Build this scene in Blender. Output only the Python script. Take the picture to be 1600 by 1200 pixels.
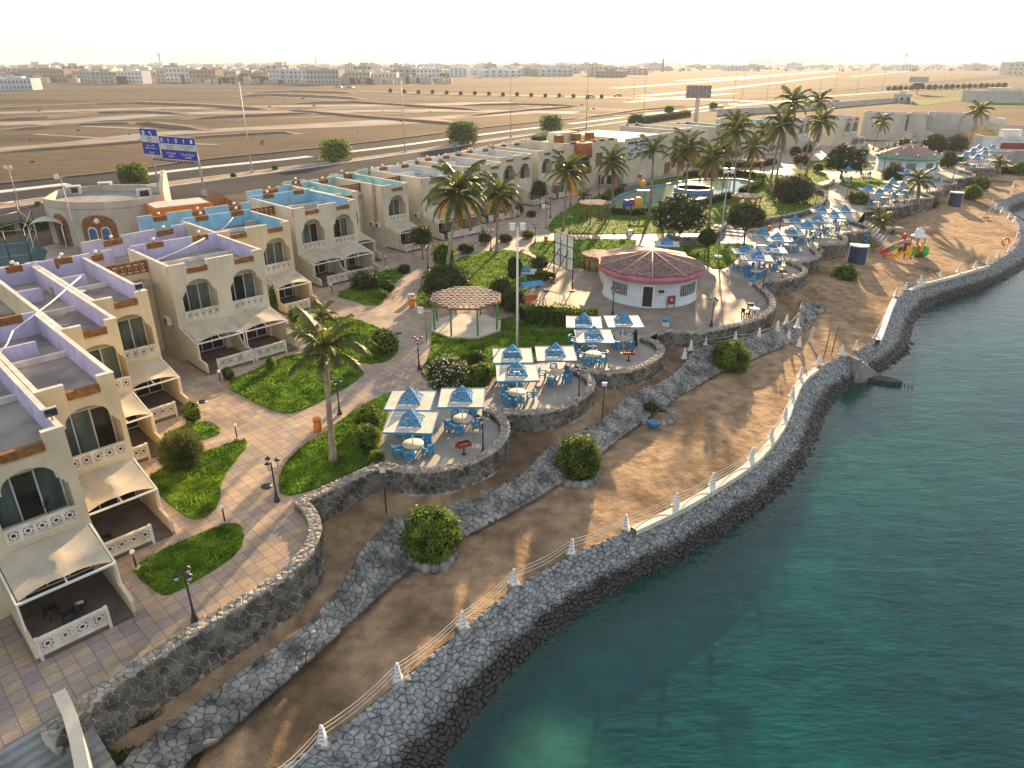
import bpy, math, random
import numpy as np
from mathutils import Vector, Matrix, geometry, noise
R = math.radians
rng = random.Random(7)
for o in list(bpy.data.objects):
    bpy.data.objects.remove(o)
SC = bpy.context.scene
COL = SC.collection

# ------------------------------------------------------------------ camera, sky, sun, exposure
CAM_F, CAM_H, CAM_T = 1110.0, 23.0, R(24.38)
cam = bpy.data.objects.new("camera", bpy.data.cameras.new("camera"))
COL.objects.link(cam)
cam.data.sensor_width = 36.0
cam.data.lens = 36.0 * CAM_F / 1600.0
cam.data.clip_start, cam.data.clip_end = 0.5, 60000
cam.location = (0, 0, CAM_H)
cam.rotation_euler = (R(90) - CAM_T, 0, 0)
SC.camera = cam
SUN_EL, SUN_AZ = R(12.5), R(13.8)          # azimuth measured from +Y towards +X
W = bpy.data.worlds.new("World")
SC.world = W
W.use_nodes = True
nt = W.node_tree
bg = nt.nodes["Background"]
sky = nt.nodes.new("ShaderNodeTexSky")
sky.sky_type = 'NISHITA'
sky.sun_disc = False
sky.sun_elevation = SUN_EL
sky.sun_rotation = SUN_AZ
sky.altitude = 0
sky.air_density, sky.dust_density, sky.ozone_density = 1.0, 0.3, 5.0
hsv = nt.nodes.new("ShaderNodeHueSaturation")
hsv.inputs["Saturation"].default_value = 0.45
gam = nt.nodes.new("ShaderNodeGamma")            # thick even haze: a flatter sky than the clear-air model
gam.inputs["Gamma"].default_value = 0.34
nt.links.new(sky.outputs[0], hsv.inputs["Color"])
nt.links.new(hsv.outputs[0], gam.inputs["Color"])
nt.links.new(gam.outputs[0], bg.inputs[0])
bg.inputs[1].default_value = 0.15
sl = bpy.data.lights.new("sun", 'SUN')
sl.energy, sl.angle, sl.color = 3.9, R(0.7), (1.0, 0.68, 0.36)
sun = bpy.data.objects.new("sun", sl)
COL.objects.link(sun)
sd = Vector((math.sin(SUN_AZ) * math.cos(SUN_EL), math.cos(SUN_AZ) * math.cos(SUN_EL), math.sin(SUN_EL)))
sun.rotation_euler = sd.to_track_quat('Z', 'Y').to_euler()
SC.view_settings.view_transform = 'Standard'
SC.view_settings.look = 'None'
SC.view_settings.exposure = 2.0
SC.view_settings.gamma = 1.0
SC.view_settings.use_curve_mapping = False
SC.cycles.max_bounces = 8
SC.cycles.sample_clamp_direct = 6.0
SC.cycles.transparent_max_bounces = 12
SC.cycles.volume_bounces = 0
SC.cycles.caustics_reflective = SC.cycles.caustics_refractive = False
try:
    SC.cycles.use_denoising = True
    SC.cycles.denoiser = 'OPENIMAGEDENOISE'
except Exception:
    pass

# ------------------------------------------------------------------ surveying the photograph
_c, _s = math.cos(CAM_T), math.sin(CAM_T)
def G(px, py, z=0.0):
    """ground point (world x, y) of a photo pixel that lies at height z"""
    u, v = (px - 800) / CAM_F, (py - 600) / CAM_F
    t = (CAM_H - z) / (_s + v * _c)
    return (u * t, t * (_c - v * _s))
def G3(px, py, z=0.0):
    x, y = G(px, py, z)
    return (x, y, z)
def hgt(y, py, z0=0.0):
    """height of the point above ground distance y that appears at pixel row py"""
    v = (py - 600) / CAM_F
    return CAM_H + (-v * y * _c - y * _s) / (_c - v * _s)
def GG(pts, z=0.0):
    return [G(p[0], p[1], z) for p in pts]

# ------------------------------------------------------------------ materials
MATS = {}
def _nodes(name):
    m = bpy.data.materials.new(name)
    m.use_nodes = True
    n = m.node_tree
    return m, n, n.nodes["Principled BSDF"]
def c4(c, k=1.0):
    return (min(1, c[0] * k), min(1, c[1] * k), min(1, c[2] * k), 1)
def M(name, col, rough=.8, var=.18, sc=.5, bump=0, bsc=12, col2=None, metal=0, spec=.3, rnd=0.0, grain=.10, tr=0.0, alpha=None, lo=.38, hi=.62):
    if name in MATS: return MATS[name]
    m, n, b = _nodes(name)
    L = n.links.new
    geo = n.nodes.new("ShaderNodeNewGeometry")
    n1 = n.nodes.new("ShaderNodeTexNoise"); n1.inputs["Scale"].default_value = sc; n1.inputs["Detail"].default_value = 5
    L(geo.outputs["Position"], n1.inputs["Vector"])
    rp = n.nodes.new("ShaderNodeValToRGB")
    rp.color_ramp.elements[0].position, rp.color_ramp.elements[1].position = lo, hi
    rp.color_ramp.elements[0].color = c4(col, 1 - var)
    rp.color_ramp.elements[1].color = c4(col2 if col2 else col, 1 if col2 else 1 + var)
    L(n1.outputs["Fac"], rp.inputs[0])
    n2 = n.nodes.new("ShaderNodeTexNoise"); n2.inputs["Scale"].default_value = bsc; n2.inputs["Detail"].default_value = 3
    if "plaster" in name or "whitewash" in name or name.endswith("_paint") or "curtain" in name:
        st = n.nodes.new("ShaderNodeMapping"); st.inputs["Scale"].default_value = (1, 1, .10); L(geo.outputs["Position"], st.inputs[0]); L(st.outputs[0], n2.inputs["Vector"]); n2.inputs["Scale"].default_value = 3.2; n2.inputs["Detail"].default_value = 7; grain = max(grain, .065)
    else: L(geo.outputs["Position"], n2.inputs["Vector"])
    mr = n.nodes.new("ShaderNodeMapRange"); mr.inputs[1].default_value, mr.inputs[2].default_value = .3, .7
    mr.inputs[3].default_value, mr.inputs[4].default_value = 1 - grain, 1 + grain
    L(n2.outputs["Fac"], mr.inputs[0])
    vm = n.nodes.new("ShaderNodeVectorMath"); vm.operation = 'SCALE'
    L(rp.outputs[0], vm.inputs[0]); L(mr.outputs[0], vm.inputs["Scale"])
    out = vm.outputs[0]
    if rnd:
        oi = n.nodes.new("ShaderNodeObjectInfo")
        m2 = n.nodes.new("ShaderNodeMapRange"); m2.inputs[3].default_value, m2.inputs[4].default_value = 1 - rnd, 1 + rnd
        L(oi.outputs["Random"], m2.inputs[0])
        v2 = n.nodes.new("ShaderNodeVectorMath"); v2.operation = 'SCALE'
        L(out, v2.inputs[0]); L(m2.outputs[0], v2.inputs["Scale"]); out = v2.outputs[0]
    L(out, b.inputs["Base Color"])
    b.inputs["Roughness"].default_value = rough
    b.inputs["Metallic"].default_value = metal
    b.inputs["Specular IOR Level"].default_value = spec
    if bump:
        bp = n.nodes.new("ShaderNodeBump"); bp.inputs["Strength"].default_value = bump; bp.inputs["Distance"].default_value = .05
        L(n2.outputs["Fac"], bp.inputs["Height"]); L(bp.outputs[0], b.inputs["Normal"])
    if tr:
        t = n.nodes.new("ShaderNodeBsdfTranslucent"); mx = n.nodes.new("ShaderNodeMixShader"); mx.inputs[0].default_value = tr
        L(out, t.inputs[0]); L(b.outputs[0], mx.inputs[1]); L(t.outputs[0], mx.inputs[2])
        L(mx.outputs[0], n.nodes["Material Output"].inputs[0])
    MATS[name] = m
    return m

# ------------------------------------------------------------------ mesh building
class MB:
    def __init__(s): s.v, s.f, s.m, s.sm = [], [], [], []
    def face(s, pts, mi=0, sm=False):
        i = len(s.v); s.v += [tuple(p) for p in pts]; s.f.append(tuple(range(i, i + len(pts)))); s.m.append(mi); s.sm.append(sm)
    def box(s, c, d, mi=0, rz=0.0, skip=""):
        hx, hy, hz = d[0] / 2, d[1] / 2, d[2] / 2
        cs, sn = math.cos(rz), math.sin(rz)
        i = len(s.v)
        for z in (-hz, hz):
            for x, y in ((-hx, -hy), (hx, -hy), (hx, hy), (-hx, hy)):
                s.v.append((c[0] + x * cs - y * sn, c[1] + x * sn + y * cs, c[2] + z))
        for k, q in (("b", (3, 2, 1, 0)), ("t", (4, 5, 6, 7)), ("f", (0, 1, 5, 4)), ("r", (1, 2, 6, 5)), ("k", (2, 3, 7, 6)), ("l", (3, 0, 4, 7))):
            if k not in skip:
                s.f.append(tuple(i + a for a in q)); s.m.append(mi); s.sm.append(False)
    def bb(s, x0, x1, y0, y1, z0, z1, mi=0, skip=""):
        s.box(((x0 + x1) / 2, (y0 + y1) / 2, (z0 + z1) / 2), (abs(x1 - x0), abs(y1 - y0), abs(z1 - z0)), mi, 0, skip)
    def beam(s, a, b, w, h=None, mi=0, up=(0, 0, 1)):
        a, b = Vector(a), Vector(b); h = h or w
        d = (b - a).normalized(); u = Vector(up)
        if abs(d.dot(u)) > .98: u = Vector((1, 0, 0))
        sx = d.cross(u).normalized() * w / 2; sz = sx.normalized().cross(d).normalized() * h / 2
        i = len(s.v)
        for p in (a, b):
            for q in (-sx - sz, sx - sz, sx + sz, -sx + sz): s.v.append(tuple(p + q))
        for q in ((3, 2, 1, 0), (4, 5, 6, 7), (0, 1, 5, 4), (1, 2, 6, 5), (2, 3, 7, 6), (3, 0, 4, 7)):
            s.f.append(tuple(i + a for a in q)); s.m.append(mi); s.sm.append(False)
    def tube(s, pts, r, n=6, mi=0, cap=True, sm=True):
        pts = [Vector(p) for p in pts]; k = len(pts)
        rr = r if isinstance(r, (list, tuple)) else [r] * k
        i0 = len(s.v)
        for j, p in enumerate(pts):
            d = (pts[min(k - 1, j + 1)] - pts[max(0, j - 1)]).normalized()
            u = Vector((0, 0, 1)) if abs(d.z) < .9 else Vector((1, 0, 0))
            a = d.cross(u).normalized(); b = d.cross(a)
            for q in range(n):
                t = 2 * math.pi * q / n
                s.v.append(tuple(p + (a * math.cos(t) + b * math.sin(t)) * rr[j]))
        for j in range(k - 1):
            for q in range(n):
                s.f.append((i0 + j * n + q, i0 + j * n + (q + 1) % n, i0 + (j + 1) * n + (q + 1) % n, i0 + (j + 1) * n + q)); s.m.append(mi); s.sm.append(sm)
        if cap:
            s.f.append(tuple(i0 + q for q in range(n))[::-1]); s.m.append(mi); s.sm.append(False)
            s.f.append(tuple(i0 + (k - 1) * n + q for q in range(n))); s.m.append(mi); s.sm.append(False)
    def lathe(s, prof, n=12, c=(0, 0, 0), mi=0, sm=True, ph=0.0, sx=1, sy=1):
        i0 = len(s.v)
        for r, z in prof:
            for q in range(n):
                t = 2 * math.pi * q / n + ph
                s.v.append((c[0] + r * math.cos(t) * sx, c[1] + r * math.sin(t) * sy, c[2] + z))
        for j in range(len(prof) - 1):
            for q in range(n):
                s.f.append((i0 + j * n + q, i0 + j * n + (q + 1) % n, i0 + (j + 1) * n + (q + 1) % n, i0 + (j + 1) * n + q)); s.m.append(mi); s.sm.append(sm)
        k = len(prof) - 1
        if prof[0][0] > 1e-3: s.f.append(tuple(i0 + q for q in range(n))[::-1]); s.m.append(mi); s.sm.append(False)
        if prof[k][0] > 1e-3: s.f.append(tuple(i0 + k * n + q for q in range(n))); s.m.append(mi); s.sm.append(False)
    def ball(s, c, r, mi=0, n=10, m=6, sz=1.0):
        s.lathe([(max(1e-4, r * math.sin(math.pi * j / m)), -r * sz * math.cos(math.pi * j / m)) for j in range(m + 1)], n, c, mi)
    def prism(s, poly, z0, z1, mi=0, side=None, bottom=False):
        poly = [tuple(p[:2]) for p in poly]
        a = sum(poly[i][0] * poly[(i + 1) % len(poly)][1] - poly[(i + 1) % len(poly)][0] * poly[i][1] for i in range(len(poly)))
        if a < 0: poly = poly[::-1]
        tri = geometry.tessellate_polygon([[Vector((p[0], p[1], 0)) for p in poly]])
        i = len(s.v); n = len(poly)
        s.v += [(p[0], p[1], z1) for p in poly]
        for t in tri:
            p0, p1, p2 = (poly[k] for k in t)
            ccw = (p1[0] - p0[0]) * (p2[1] - p0[1]) - (p1[1] - p0[1]) * (p2[0] - p0[0]) > 0
            s.f.append(tuple(i + k for k in (t if ccw else t[::-1]))); s.m.append(mi); s.sm.append(False)
        if z0 is not None:
            j = len(s.v); s.v += [(p[0], p[1], z0) for p in poly]
            for q in range(n):
                s.f.append((j + q, j + (q + 1) % n, i + (q + 1) % n, i + q)); s.m.append(mi if side is None else side); s.sm.append(False)
    def mesh(s, name, mats):
        me = bpy.data.meshes.new(name)
        me.from_pydata(s.v, [], s.f)
        for m in (mats if isinstance(mats, (list, tuple)) else [mats]): me.materials.append(m)
        if any(s.m): me.polygons.foreach_set("material_index", s.m)
        if any(s.sm): me.polygons.foreach_set("use_smooth", s.sm)
        return me
PMAT = {}
def link(name, me, parent=None, world=False, loc=None, rz=0.0, label=None):
    o = bpy.data.objects.new(name, me); COL.objects.link(o)
    if loc is not None: o.location = loc
    if rz: o.rotation_euler = (0, 0, rz)
    if parent is not None:
        o.parent = parent
        if world: o.matrix_parent_inverse = PMAT[parent.name].inverted()
    PMAT[o.name] = (PMAT[parent.name] if (parent is not None and not world) else Matrix.Identity(4)) @ (Matrix.Translation(o.location) @ o.rotation_euler.to_matrix().to_4x4())
    if label: o["label"] = label
    return o
def tag(o, label, cat, group=None):
    o["label"] = label; o["category"] = cat
    if group: o["group"] = group
    return o
def thing(name, label, cat, loc=(0, 0, 0), rz=0.0, group=None):
    return tag(link(name, None, None, loc=loc, rz=rz), label, cat, group)
def part(name, mb, mats, parent, world=False, **k):
    me = mb.mesh(name, mats) if isinstance(mb, MB) else mb
    return link(name, me, parent, world, **k)
def struct(name, mb, mats, kind='structure', parent=None):
    o = link(name, mb.mesh(name, mats) if isinstance(mb, MB) else mb, parent, world=parent is not None)
    if parent is None or kind == 'stuff': o["kind"] = kind
    return o
def dup(root, loc, rz, label, group=None, scale=None):
    def cp(o, par):
        c = o.copy(); COL.objects.link(c)
        if par is not None: c.parent = par
        for ch in o.children: cp(ch, c)
        return c
    r = cp(root, None)
    r.location = loc; r.rotation_euler = (0, 0, rz); r["label"] = label
    if group: r["group"] = group
    if scale: r.scale = scale if isinstance(scale, tuple) else (scale,) * 3
    PMAT[r.name] = Matrix.Translation(r.location) @ Matrix.Rotation(rz, 4, 'Z')
    return r

# polylines
def smooth(pts, k=2):
    for _ in range(k):
        q = [pts[0]]
        for a, b in zip(pts, pts[1:]):
            q.append(tuple(.75 * x + .25 * y for x, y in zip(a, b))); q.append(tuple(.25 * x + .75 * y for x, y in zip(a, b)))
        q.append(pts[-1]); pts = q
    return pts
def smooth_c(pts, k=2):
    for _ in range(k):
        q = []
        for a, b in zip(pts, pts[1:] + pts[:1]):
            q.append(tuple(.75 * x + .25 * y for x, y in zip(a, b))); q.append(tuple(.25 * x + .75 * y for x, y in zip(a, b)))
        pts = q
    return pts
def resample(pts, step=None, n=None):
    p = np.array(pts, float); d = np.r_[0, np.cumsum(np.linalg.norm(np.diff(p, axis=0), axis=1))]
    n = n or max(2, int(d[-1] / step) + 1)
    t = np.linspace(0, d[-1], n)
    return np.stack([np.interp(t, d, p[:, i]) for i in range(p.shape[1])], 1)
def offset(p, dist):
    p = np.array(p, float); t = np.gradient(p[:, :2], axis=0); t /= np.linalg.norm(t, axis=1)[:, None] + 1e-9
    q = p.copy(); q[:, 0] += -t[:, 1] * dist; q[:, 1] += t[:, 0] * dist
    return q
def in_poly(P, poly):
    P = np.asarray(P); poly = np.asarray(poly)[:, :2]; x, y = P[:, 0], P[:, 1]
    ins = np.zeros(len(P), bool); j = len(poly) - 1
    for i in range(len(poly)):
        xi, yi = poly[i]; xj, yj = poly[j]
        with np.errstate(divide='ignore', invalid='ignore'):
            c = ((yi > y) != (yj > y)) & (x < (xj - xi) * (y - yi) / (yj - yi + 1e-12) + xi)
        ins ^= c; j = i
    return ins
def dist_poly(P, line):
    """distance of points to a polyline (dense samples)"""
    L = resample(line, 1.0)[:, :2]
    return np.min(np.linalg.norm(np.asarray(P)[:, None, :2] - L[None], axis=2), axis=1)
def area_of(poly):
    p = np.array(poly)[:, :2]; return abs(np.sum(p[:, 0] * np.roll(p[:, 1], -1) - np.roll(p[:, 0], -1) * p[:, 1])) / 2

# irregular stones: Voronoi cells of a jittered grid over a parameter rectangle
def cells(w, h, d, jit=.38, seed=1, asp=1.0, rowshift=.5):
    r = random.Random(seed); nx, ny = max(1, round(w / (d * asp))), max(1, round(h / d))
    dx, dy = w / nx, h / ny; pts = {}
    for j in range(-2, ny + 2):
        for i in range(-2, nx + 2):
            pts[i, j] = ((i + .5 + (rowshift if j % 2 else 0) + r.uniform(-jit, jit)) * dx, (j + .5 + r.uniform(-jit, jit)) * dy)
    out = []
    for j in range(ny):
        for i in range(nx):
            c = pts[i, j]; poly = [(max(0, c[0] - 2 * dx), max(0, c[1] - 2 * dy)), (min(w, c[0] + 2 * dx), max(0, c[1] - 2 * dy)), (min(w, c[0] + 2 * dx), min(h, c[1] + 2 * dy)), (max(0, c[0] - 2 * dx), min(h, c[1] + 2 * dy))]
            for b in (-1, 0, 1, -2, 2):
                for a in (-1, 0, 1, -2, 2):
                    if (a or b) and (i + a, j + b) in pts:
                        q = pts[i + a, j + b]; mx, my = (c[0] + q[0]) / 2, (c[1] + q[1]) / 2; nx_, ny_ = q[0] - c[0], q[1] - c[1]
                        new = []; k = len(poly)
                        if k < 3: break
                        for t in range(k):
                            p0, p1 = poly[t], poly[(t + 1) % k]
                            s0 = (p0[0] - mx) * nx_ + (p0[1] - my) * ny_; s1 = (p1[0] - mx) * nx_ + (p1[1] - my) * ny_
                            if s0 <= 0: new.append(p0)
                            if (s0 < 0 < s1) or (s1 < 0 < s0):
                                f = s0 / (s0 - s1); new.append((p0[0] + f * (p1[0] - p0[0]), p0[1] + f * (p1[1] - p0[1])))
                        poly = new
            if len(poly) >= 3: out.append(poly)
    return out
def stone(mb, poly, fn, hgt_, gap=.04, mi=0, r=None, base=-.05):
    cx = sum(p[0] for p in poly) / len(poly); cy = sum(p[1] for p in poly) / len(poly)
    k = []
    for p in poly:
        if not k or math.hypot(p[0] - k[-1][0], p[1] - k[-1][1]) > .05: k.append(p)
    if len(k) < 3: return False
    ext = max(math.hypot(p[0] - cx, p[1] - cy) for p in k); n = len(k); sh = max(.5, 1 - gap / max(.05, ext))
    a = [(cx + (p[0] - cx) * sh, cy + (p[1] - cy) * sh) for p in k]
    b = [(cx + (p[0] - cx) * sh * .72, cy + (p[1] - cy) * sh * .72) for p in k]
    tx, ty = (r.uniform(-.25, .25), r.uniform(-.25, .25)) if r else (0, 0)
    i = len(mb.v)
    mb.v += [tuple(fn(p[0], p[1], base)) for p in a] + [tuple(fn(p[0], p[1], hgt_ * .6 + (p[0] - cx) * tx * .5 + (p[1] - cy) * ty * .5)) for p in a]
    mb.v += [tuple(fn(p[0], p[1], hgt_ + (p[0] - cx) * tx + (p[1] - cy) * ty)) for p in b]
    for q in range(n):
        w = (q + 1) % n
        mb.f += [(i + q, i + w, i + n + w, i + n + q), (i + n + q, i + n + w, i + 2 * n + w, i + 2 * n + q)]
    mb.f.append(tuple(i + 2 * n + q for q in range(n)))
    mb.m += [mi] * (2 * n + 1); mb.sm += [False] * (2 * n + 1)
    return True
# ------------------------------------------------------------------ palette
cream = M("cream_plaster", (.63, .545, .38), .85, .10, .35, .15, 14, grain=.05)
pale = M("pale_plaster", (.62, .57, .455), .85, .10, .35, .15, 14, grain=.05)
greyp = M("grey_plaster", (.50, .49, .45), .85, .10, .3, .15, 14, grain=.05)
white = M("white_paint", (.80, .80, .78), .55, .06, 1.0, 0, 20, grain=.04)
wstone = M("white_coping", (.68, .64, .56), .75, .14, 1.5, .2, 18)
lilac = M("lilac_paint", (.50, .485, .68), .8, .10, .6, .1, 10)
skyb = M("sky_blue_paint", (.28, .54, .74), .8, .12, .6, .1, 10)
turq = M("turquoise_paint", (.36, .62, .63), .8, .12, .6, .1, 10)
whitish = M("whitewash", (.66, .68, .68), .8, .08, .6, .1, 10)
roofm = M("roof_felt", (.24, .235, .23), .9, .30, .35, .4, 10, col2=(.36, .33, .29))
brown = M("brown_stone_tile", (.24, .105, .032), .8, .30, 3, .3, 30)
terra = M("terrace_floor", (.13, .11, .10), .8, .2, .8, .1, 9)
glassd = M("dark_glass", (.02, .025, .025), .08, .3, 1.0, 0, 5, spec=.6)
curt = M("curtain_glass", (.10, .145, .135), .25, .2, .6, 0, 12, spec=.5, rnd=.35, grain=.4)
awn = M("awning_cloth", (.66, .60, .48), .9, .10, .8, .1, 16, tr=.25)
dark = M("dark_metal", (.03, .03, .035), .45, .2, 2, 0, 20, spec=.5)
steel = M("grey_steel", (.42, .42, .42), .45, .12, 1, 0, 20, spec=.5)
acw = M("ac_casing", (.72, .71, .68), .6, .08, 2, 0, 20)
blue = M("blue_paint", (.06, .27, .52), .55, .16, 1.2, .05, 14)
bluechair = M("blue_chair_paint", (.05, .29, .53), .5, .14, 1.5, 0, 14, rnd=.12)
plate = M("canopy_boards", (.56, .535, .465), .7, .14, .9, .1, 9)
ttop = M("table_top", (.70, .64, .54), .6, .12, 2, .05, 14)
orange = M("orange_bin", (.62, .21, .03), .55, .16, 2, 0, 14)
redbr = M("rust_red", (.26, .05, .035), .7, .3, 3, 0, 14)
gravel = M("concrete_terrace", (.36, .34, .31), .7, .16, .35, .15, 10, spec=.35)
green = M("green_paint", (.03, .30, .06), .5, .14, 2, 0, 12)
rose = M("rose_paint", (.50, .16, .21), .6, .14, 1, 0, 9)
mortar = M("pale_mortar", (.47, .445, .395), .9, .16, 1.2, .3, 16)
copst = M("coping_stone", (.34, .315, .275), .9, .34, 2.0, .5, 12)
wallst = M("basalt_wall_stone", (.10, .102, .095), .85, .40, 1.2, .5, 14, col2=(.20, .185, .155), rnd=.3)
ripst = M("grey_revetment_stone", (.175, .185, .185), .85, .35, .9, .6, 9, col2=(.33, .33, .31), rnd=.25)
ripbase = M("revetment_bedding", (.09, .09, .085), .9, .3, 1.2, .4, 10)
asph = M("asphalt", (.055, .055, .06), .95, .2, .05, .1, 6, spec=.03)
kerbm = M("kerb_white", (.62, .60, .56), .8, .12, .5, 0, 6)
sandmed = M("median_sand", (.30, .22, .15), .95, .2, .3, .3, 5)

def wet_stone():
    m, n, b = _nodes("wet_waterline_stone"); L = n.links.new
    g = n.nodes.new("ShaderNodeNewGeometry"); sx = n.nodes.new("ShaderNodeSeparateXYZ"); L(g.outputs["Position"], sx.inputs[0])
    nz = n.nodes.new("ShaderNodeTexNoise"); nz.inputs["Scale"].default_value = .8; nz.inputs["Detail"].default_value = 6; L(g.outputs["Position"], nz.inputs["Vector"])
    ad = n.nodes.new("ShaderNodeMath"); ad.operation = 'MULTIPLY_ADD'; ad.inputs[1].default_value = 1.0; L(nz.outputs["Fac"], ad.inputs[0]); L(sx.outputs["Z"], ad.inputs[2])
    mr = n.nodes.new("ShaderNodeMapRange"); mr.inputs[1].default_value, mr.inputs[2].default_value = -3.25, -2.8; L(ad.outputs[0], mr.inputs[0])
    n2 = n.nodes.new("ShaderNodeTexNoise"); n2.inputs["Scale"].default_value = 3.0; n2.inputs["Detail"].default_value = 6; L(g.outputs["Position"], n2.inputs["Vector"])
    r = n.nodes.new("ShaderNodeValToRGB"); L(n2.outputs["Fac"], r.inputs[0])
    r.color_ramp.elements[0].position, r.color_ramp.elements[1].position = .36, .66
    r.color_ramp.elements[0].color, r.color_ramp.elements[1].color = (.14, .15, .155, 1), (.36, .37, .37, 1)
    oi = n.nodes.new("ShaderNodeObjectInfo"); m2 = n.nodes.new("ShaderNodeMapRange"); m2.inputs[3].default_value, m2.inputs[4].default_value = .75, 1.25; L(oi.outputs["Random"], m2.inputs[0])
    v = n.nodes.new("ShaderNodeVectorMath"); v.operation = 'SCALE'; L(r.outputs[0], v.inputs[0]); L(m2.outputs[0], v.inputs["Scale"])
    mx = n.nodes.new("ShaderNodeMix"); mx.data_type = 'RGBA'; L(mr.outputs[0], mx.inputs[0]); mx.inputs[6].default_value = (.022, .022, .02, 1); L(v.outputs[0], mx.inputs[7])
    L(mx.outputs[2], b.inputs["Base Color"])
    m3 = n.nodes.new("ShaderNodeMapRange"); m3.inputs[3].default_value, m3.inputs[4].default_value = .4, .88; L(mr.outputs[0], m3.inputs[0]); L(m3.outputs[0], b.inputs["Roughness"])
    bp = n.nodes.new("ShaderNodeBump"); bp.inputs["Strength"].default_value = .7; bp.inputs["Distance"].default_value = .08
    n3 = n.nodes.new("ShaderNodeTexNoise"); n3.inputs["Scale"].default_value = 7; n3.inputs["Detail"].default_value = 6; L(g.outputs["Position"], n3.inputs["Vector"]); L(n3.outputs["Fac"], bp.inputs["Height"]); L(bp.outputs[0], b.inputs["Normal"])
    return m
seast = wet_stone()

def sand_mat():
    m, n, b = _nodes("beach_sand"); L = n.links.new
    g = n.nodes.new("ShaderNodeNewGeometry")
    def nz(s, d=6, dist=0.0):
        t = n.nodes.new("ShaderNodeTexNoise"); t.inputs["Scale"].default_value = s; t.inputs["Detail"].default_value = d; t.inputs["Distortion"].default_value = dist; L(g.outputs["Position"], t.inputs["Vector"]); return t
    a, c, d = nz(.13, 6, .6), nz(1.1, 6), nz(14, 4)
    r = n.nodes.new("ShaderNodeValToRGB"); L(a.outputs["Fac"], r.inputs[0])
    e = r.color_ramp.elements; e[0].position, e[0].color = .34, (.185, .125, .077, 1); e[1].position, e[1].color = .5, (.37, .26, .163, 1)
    x = e.new(.64); x.color = (.43, .305, .19, 1)
    r2 = n.nodes.new("ShaderNodeMapRange"); r2.inputs[1].default_value, r2.inputs[2].default_value, r2.inputs[3].default_value, r2.inputs[4].default_value = .3, .7, .62, 1.28; L(c.outputs["Fac"], r2.inputs[0])
    r3 = n.nodes.new("ShaderNodeMapRange"); r3.inputs[1].default_value, r3.inputs[2].default_value, r3.inputs[3].default_value, r3.inputs[4].default_value = .3, .7, .8, 1.2; L(d.outputs["Fac"], r3.inputs[0])
    mm = n.nodes.new("ShaderNodeMath"); mm.operation = 'MULTIPLY'; L(r2.outputs[0], mm.inputs[0]); L(r3.outputs[0], mm.inputs[1])
    v = n.nodes.new("ShaderNodeVectorMath"); v.operation = 'SCALE'; L(r.outputs[0], v.inputs[0]); L(mm.outputs[0], v.inputs["Scale"]); L(v.outputs[0], b.inputs["Base Color"])
    b.inputs["Roughness"].default_value = .95; b.inputs["Specular IOR Level"].default_value = .1
    vo = n.nodes.new("ShaderNodeTexVoronoi"); vo.feature = "SMOOTH_F1"; vo.inputs["Scale"].default_value = 2.4; L(g.outputs["Position"], vo.inputs["Vector"])
    va = n.nodes.new("ShaderNodeMath"); va.operation = "ADD"; L(vo.outputs["Distance"], va.inputs[0]); L(c.outputs["Fac"], va.inputs[1])
    ba = n.nodes.new("ShaderNodeMath"); ba.operation = 'ADD'; L(d.outputs["Fac"], ba.inputs[0]); L(va.outputs[0], ba.inputs[1])
    bp = n.nodes.new("ShaderNodeBump"); bp.inputs["Strength"].default_value = .8; bp.inputs["Distance"].default_value = .12; L(ba.outputs[0], bp.inputs["Height"]); L(bp.outputs[0], b.inputs["Normal"])
    return m
def desert_mat():
    m, n, b = _nodes("desert_soil"); L = n.links.new
    g = n.nodes.new("ShaderNodeNewGeometry"); mp = n.nodes.new("ShaderNodeMapping"); L(g.outputs["Position"], mp.inputs[0]); mp.inputs["Scale"].default_value = (.5, 1.4, 1); mp.inputs["Rotation"].default_value = (0, 0, R(-12))
    def nz(s, d=8):
        t = n.nodes.new("ShaderNodeTexNoise"); t.inputs["Scale"].default_value = s; t.inputs["Detail"].default_value = d; L(mp.outputs[0], t.inputs["Vector"]); return t
    a, c = nz(.012, 9), nz(.25, 8)
    r = n.nodes.new("ShaderNodeValToRGB"); L(a.outputs["Fac"], r.inputs[0])
    e = r.color_ramp.elements; e[0].position, e[0].color = .36, (.070, .060, .048, 1); e[1].position, e[1].color = .5, (.128, .100, .070, 1)
    x = e.new(.62); x.color = (.16, .115, .070, 1)
    r2 = n.nodes.new("ShaderNodeMapRange"); r2.inputs[1].default_value, r2.inputs[2].default_value, r2.inputs[3].default_value, r2.inputs[4].default_value = .3, .7, .72, 1.2; L(c.outputs["Fac"], r2.inputs[0])
    v = n.nodes.new("ShaderNodeVectorMath"); v.operation = 'SCALE'; L(r.outputs[0], v.inputs[0]); L(r2.outputs[0], v.inputs["Scale"]); L(v.outputs[0], b.inputs["Base Color"])
    b.inputs["Roughness"].default_value = 1; b.inputs["Specular IOR Level"].default_value = .05
    bp = n.nodes.new("ShaderNodeBump"); bp.inputs["Strength"].default_value = .6; bp.inputs["Distance"].default_value = .2; L(c.outputs["Fac"], bp.inputs["Height"]); L(bp.outputs[0], b.inputs["Normal"])
    return m
TILE, ROW_A = .64, math.atan2(.714, .7)
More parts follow.
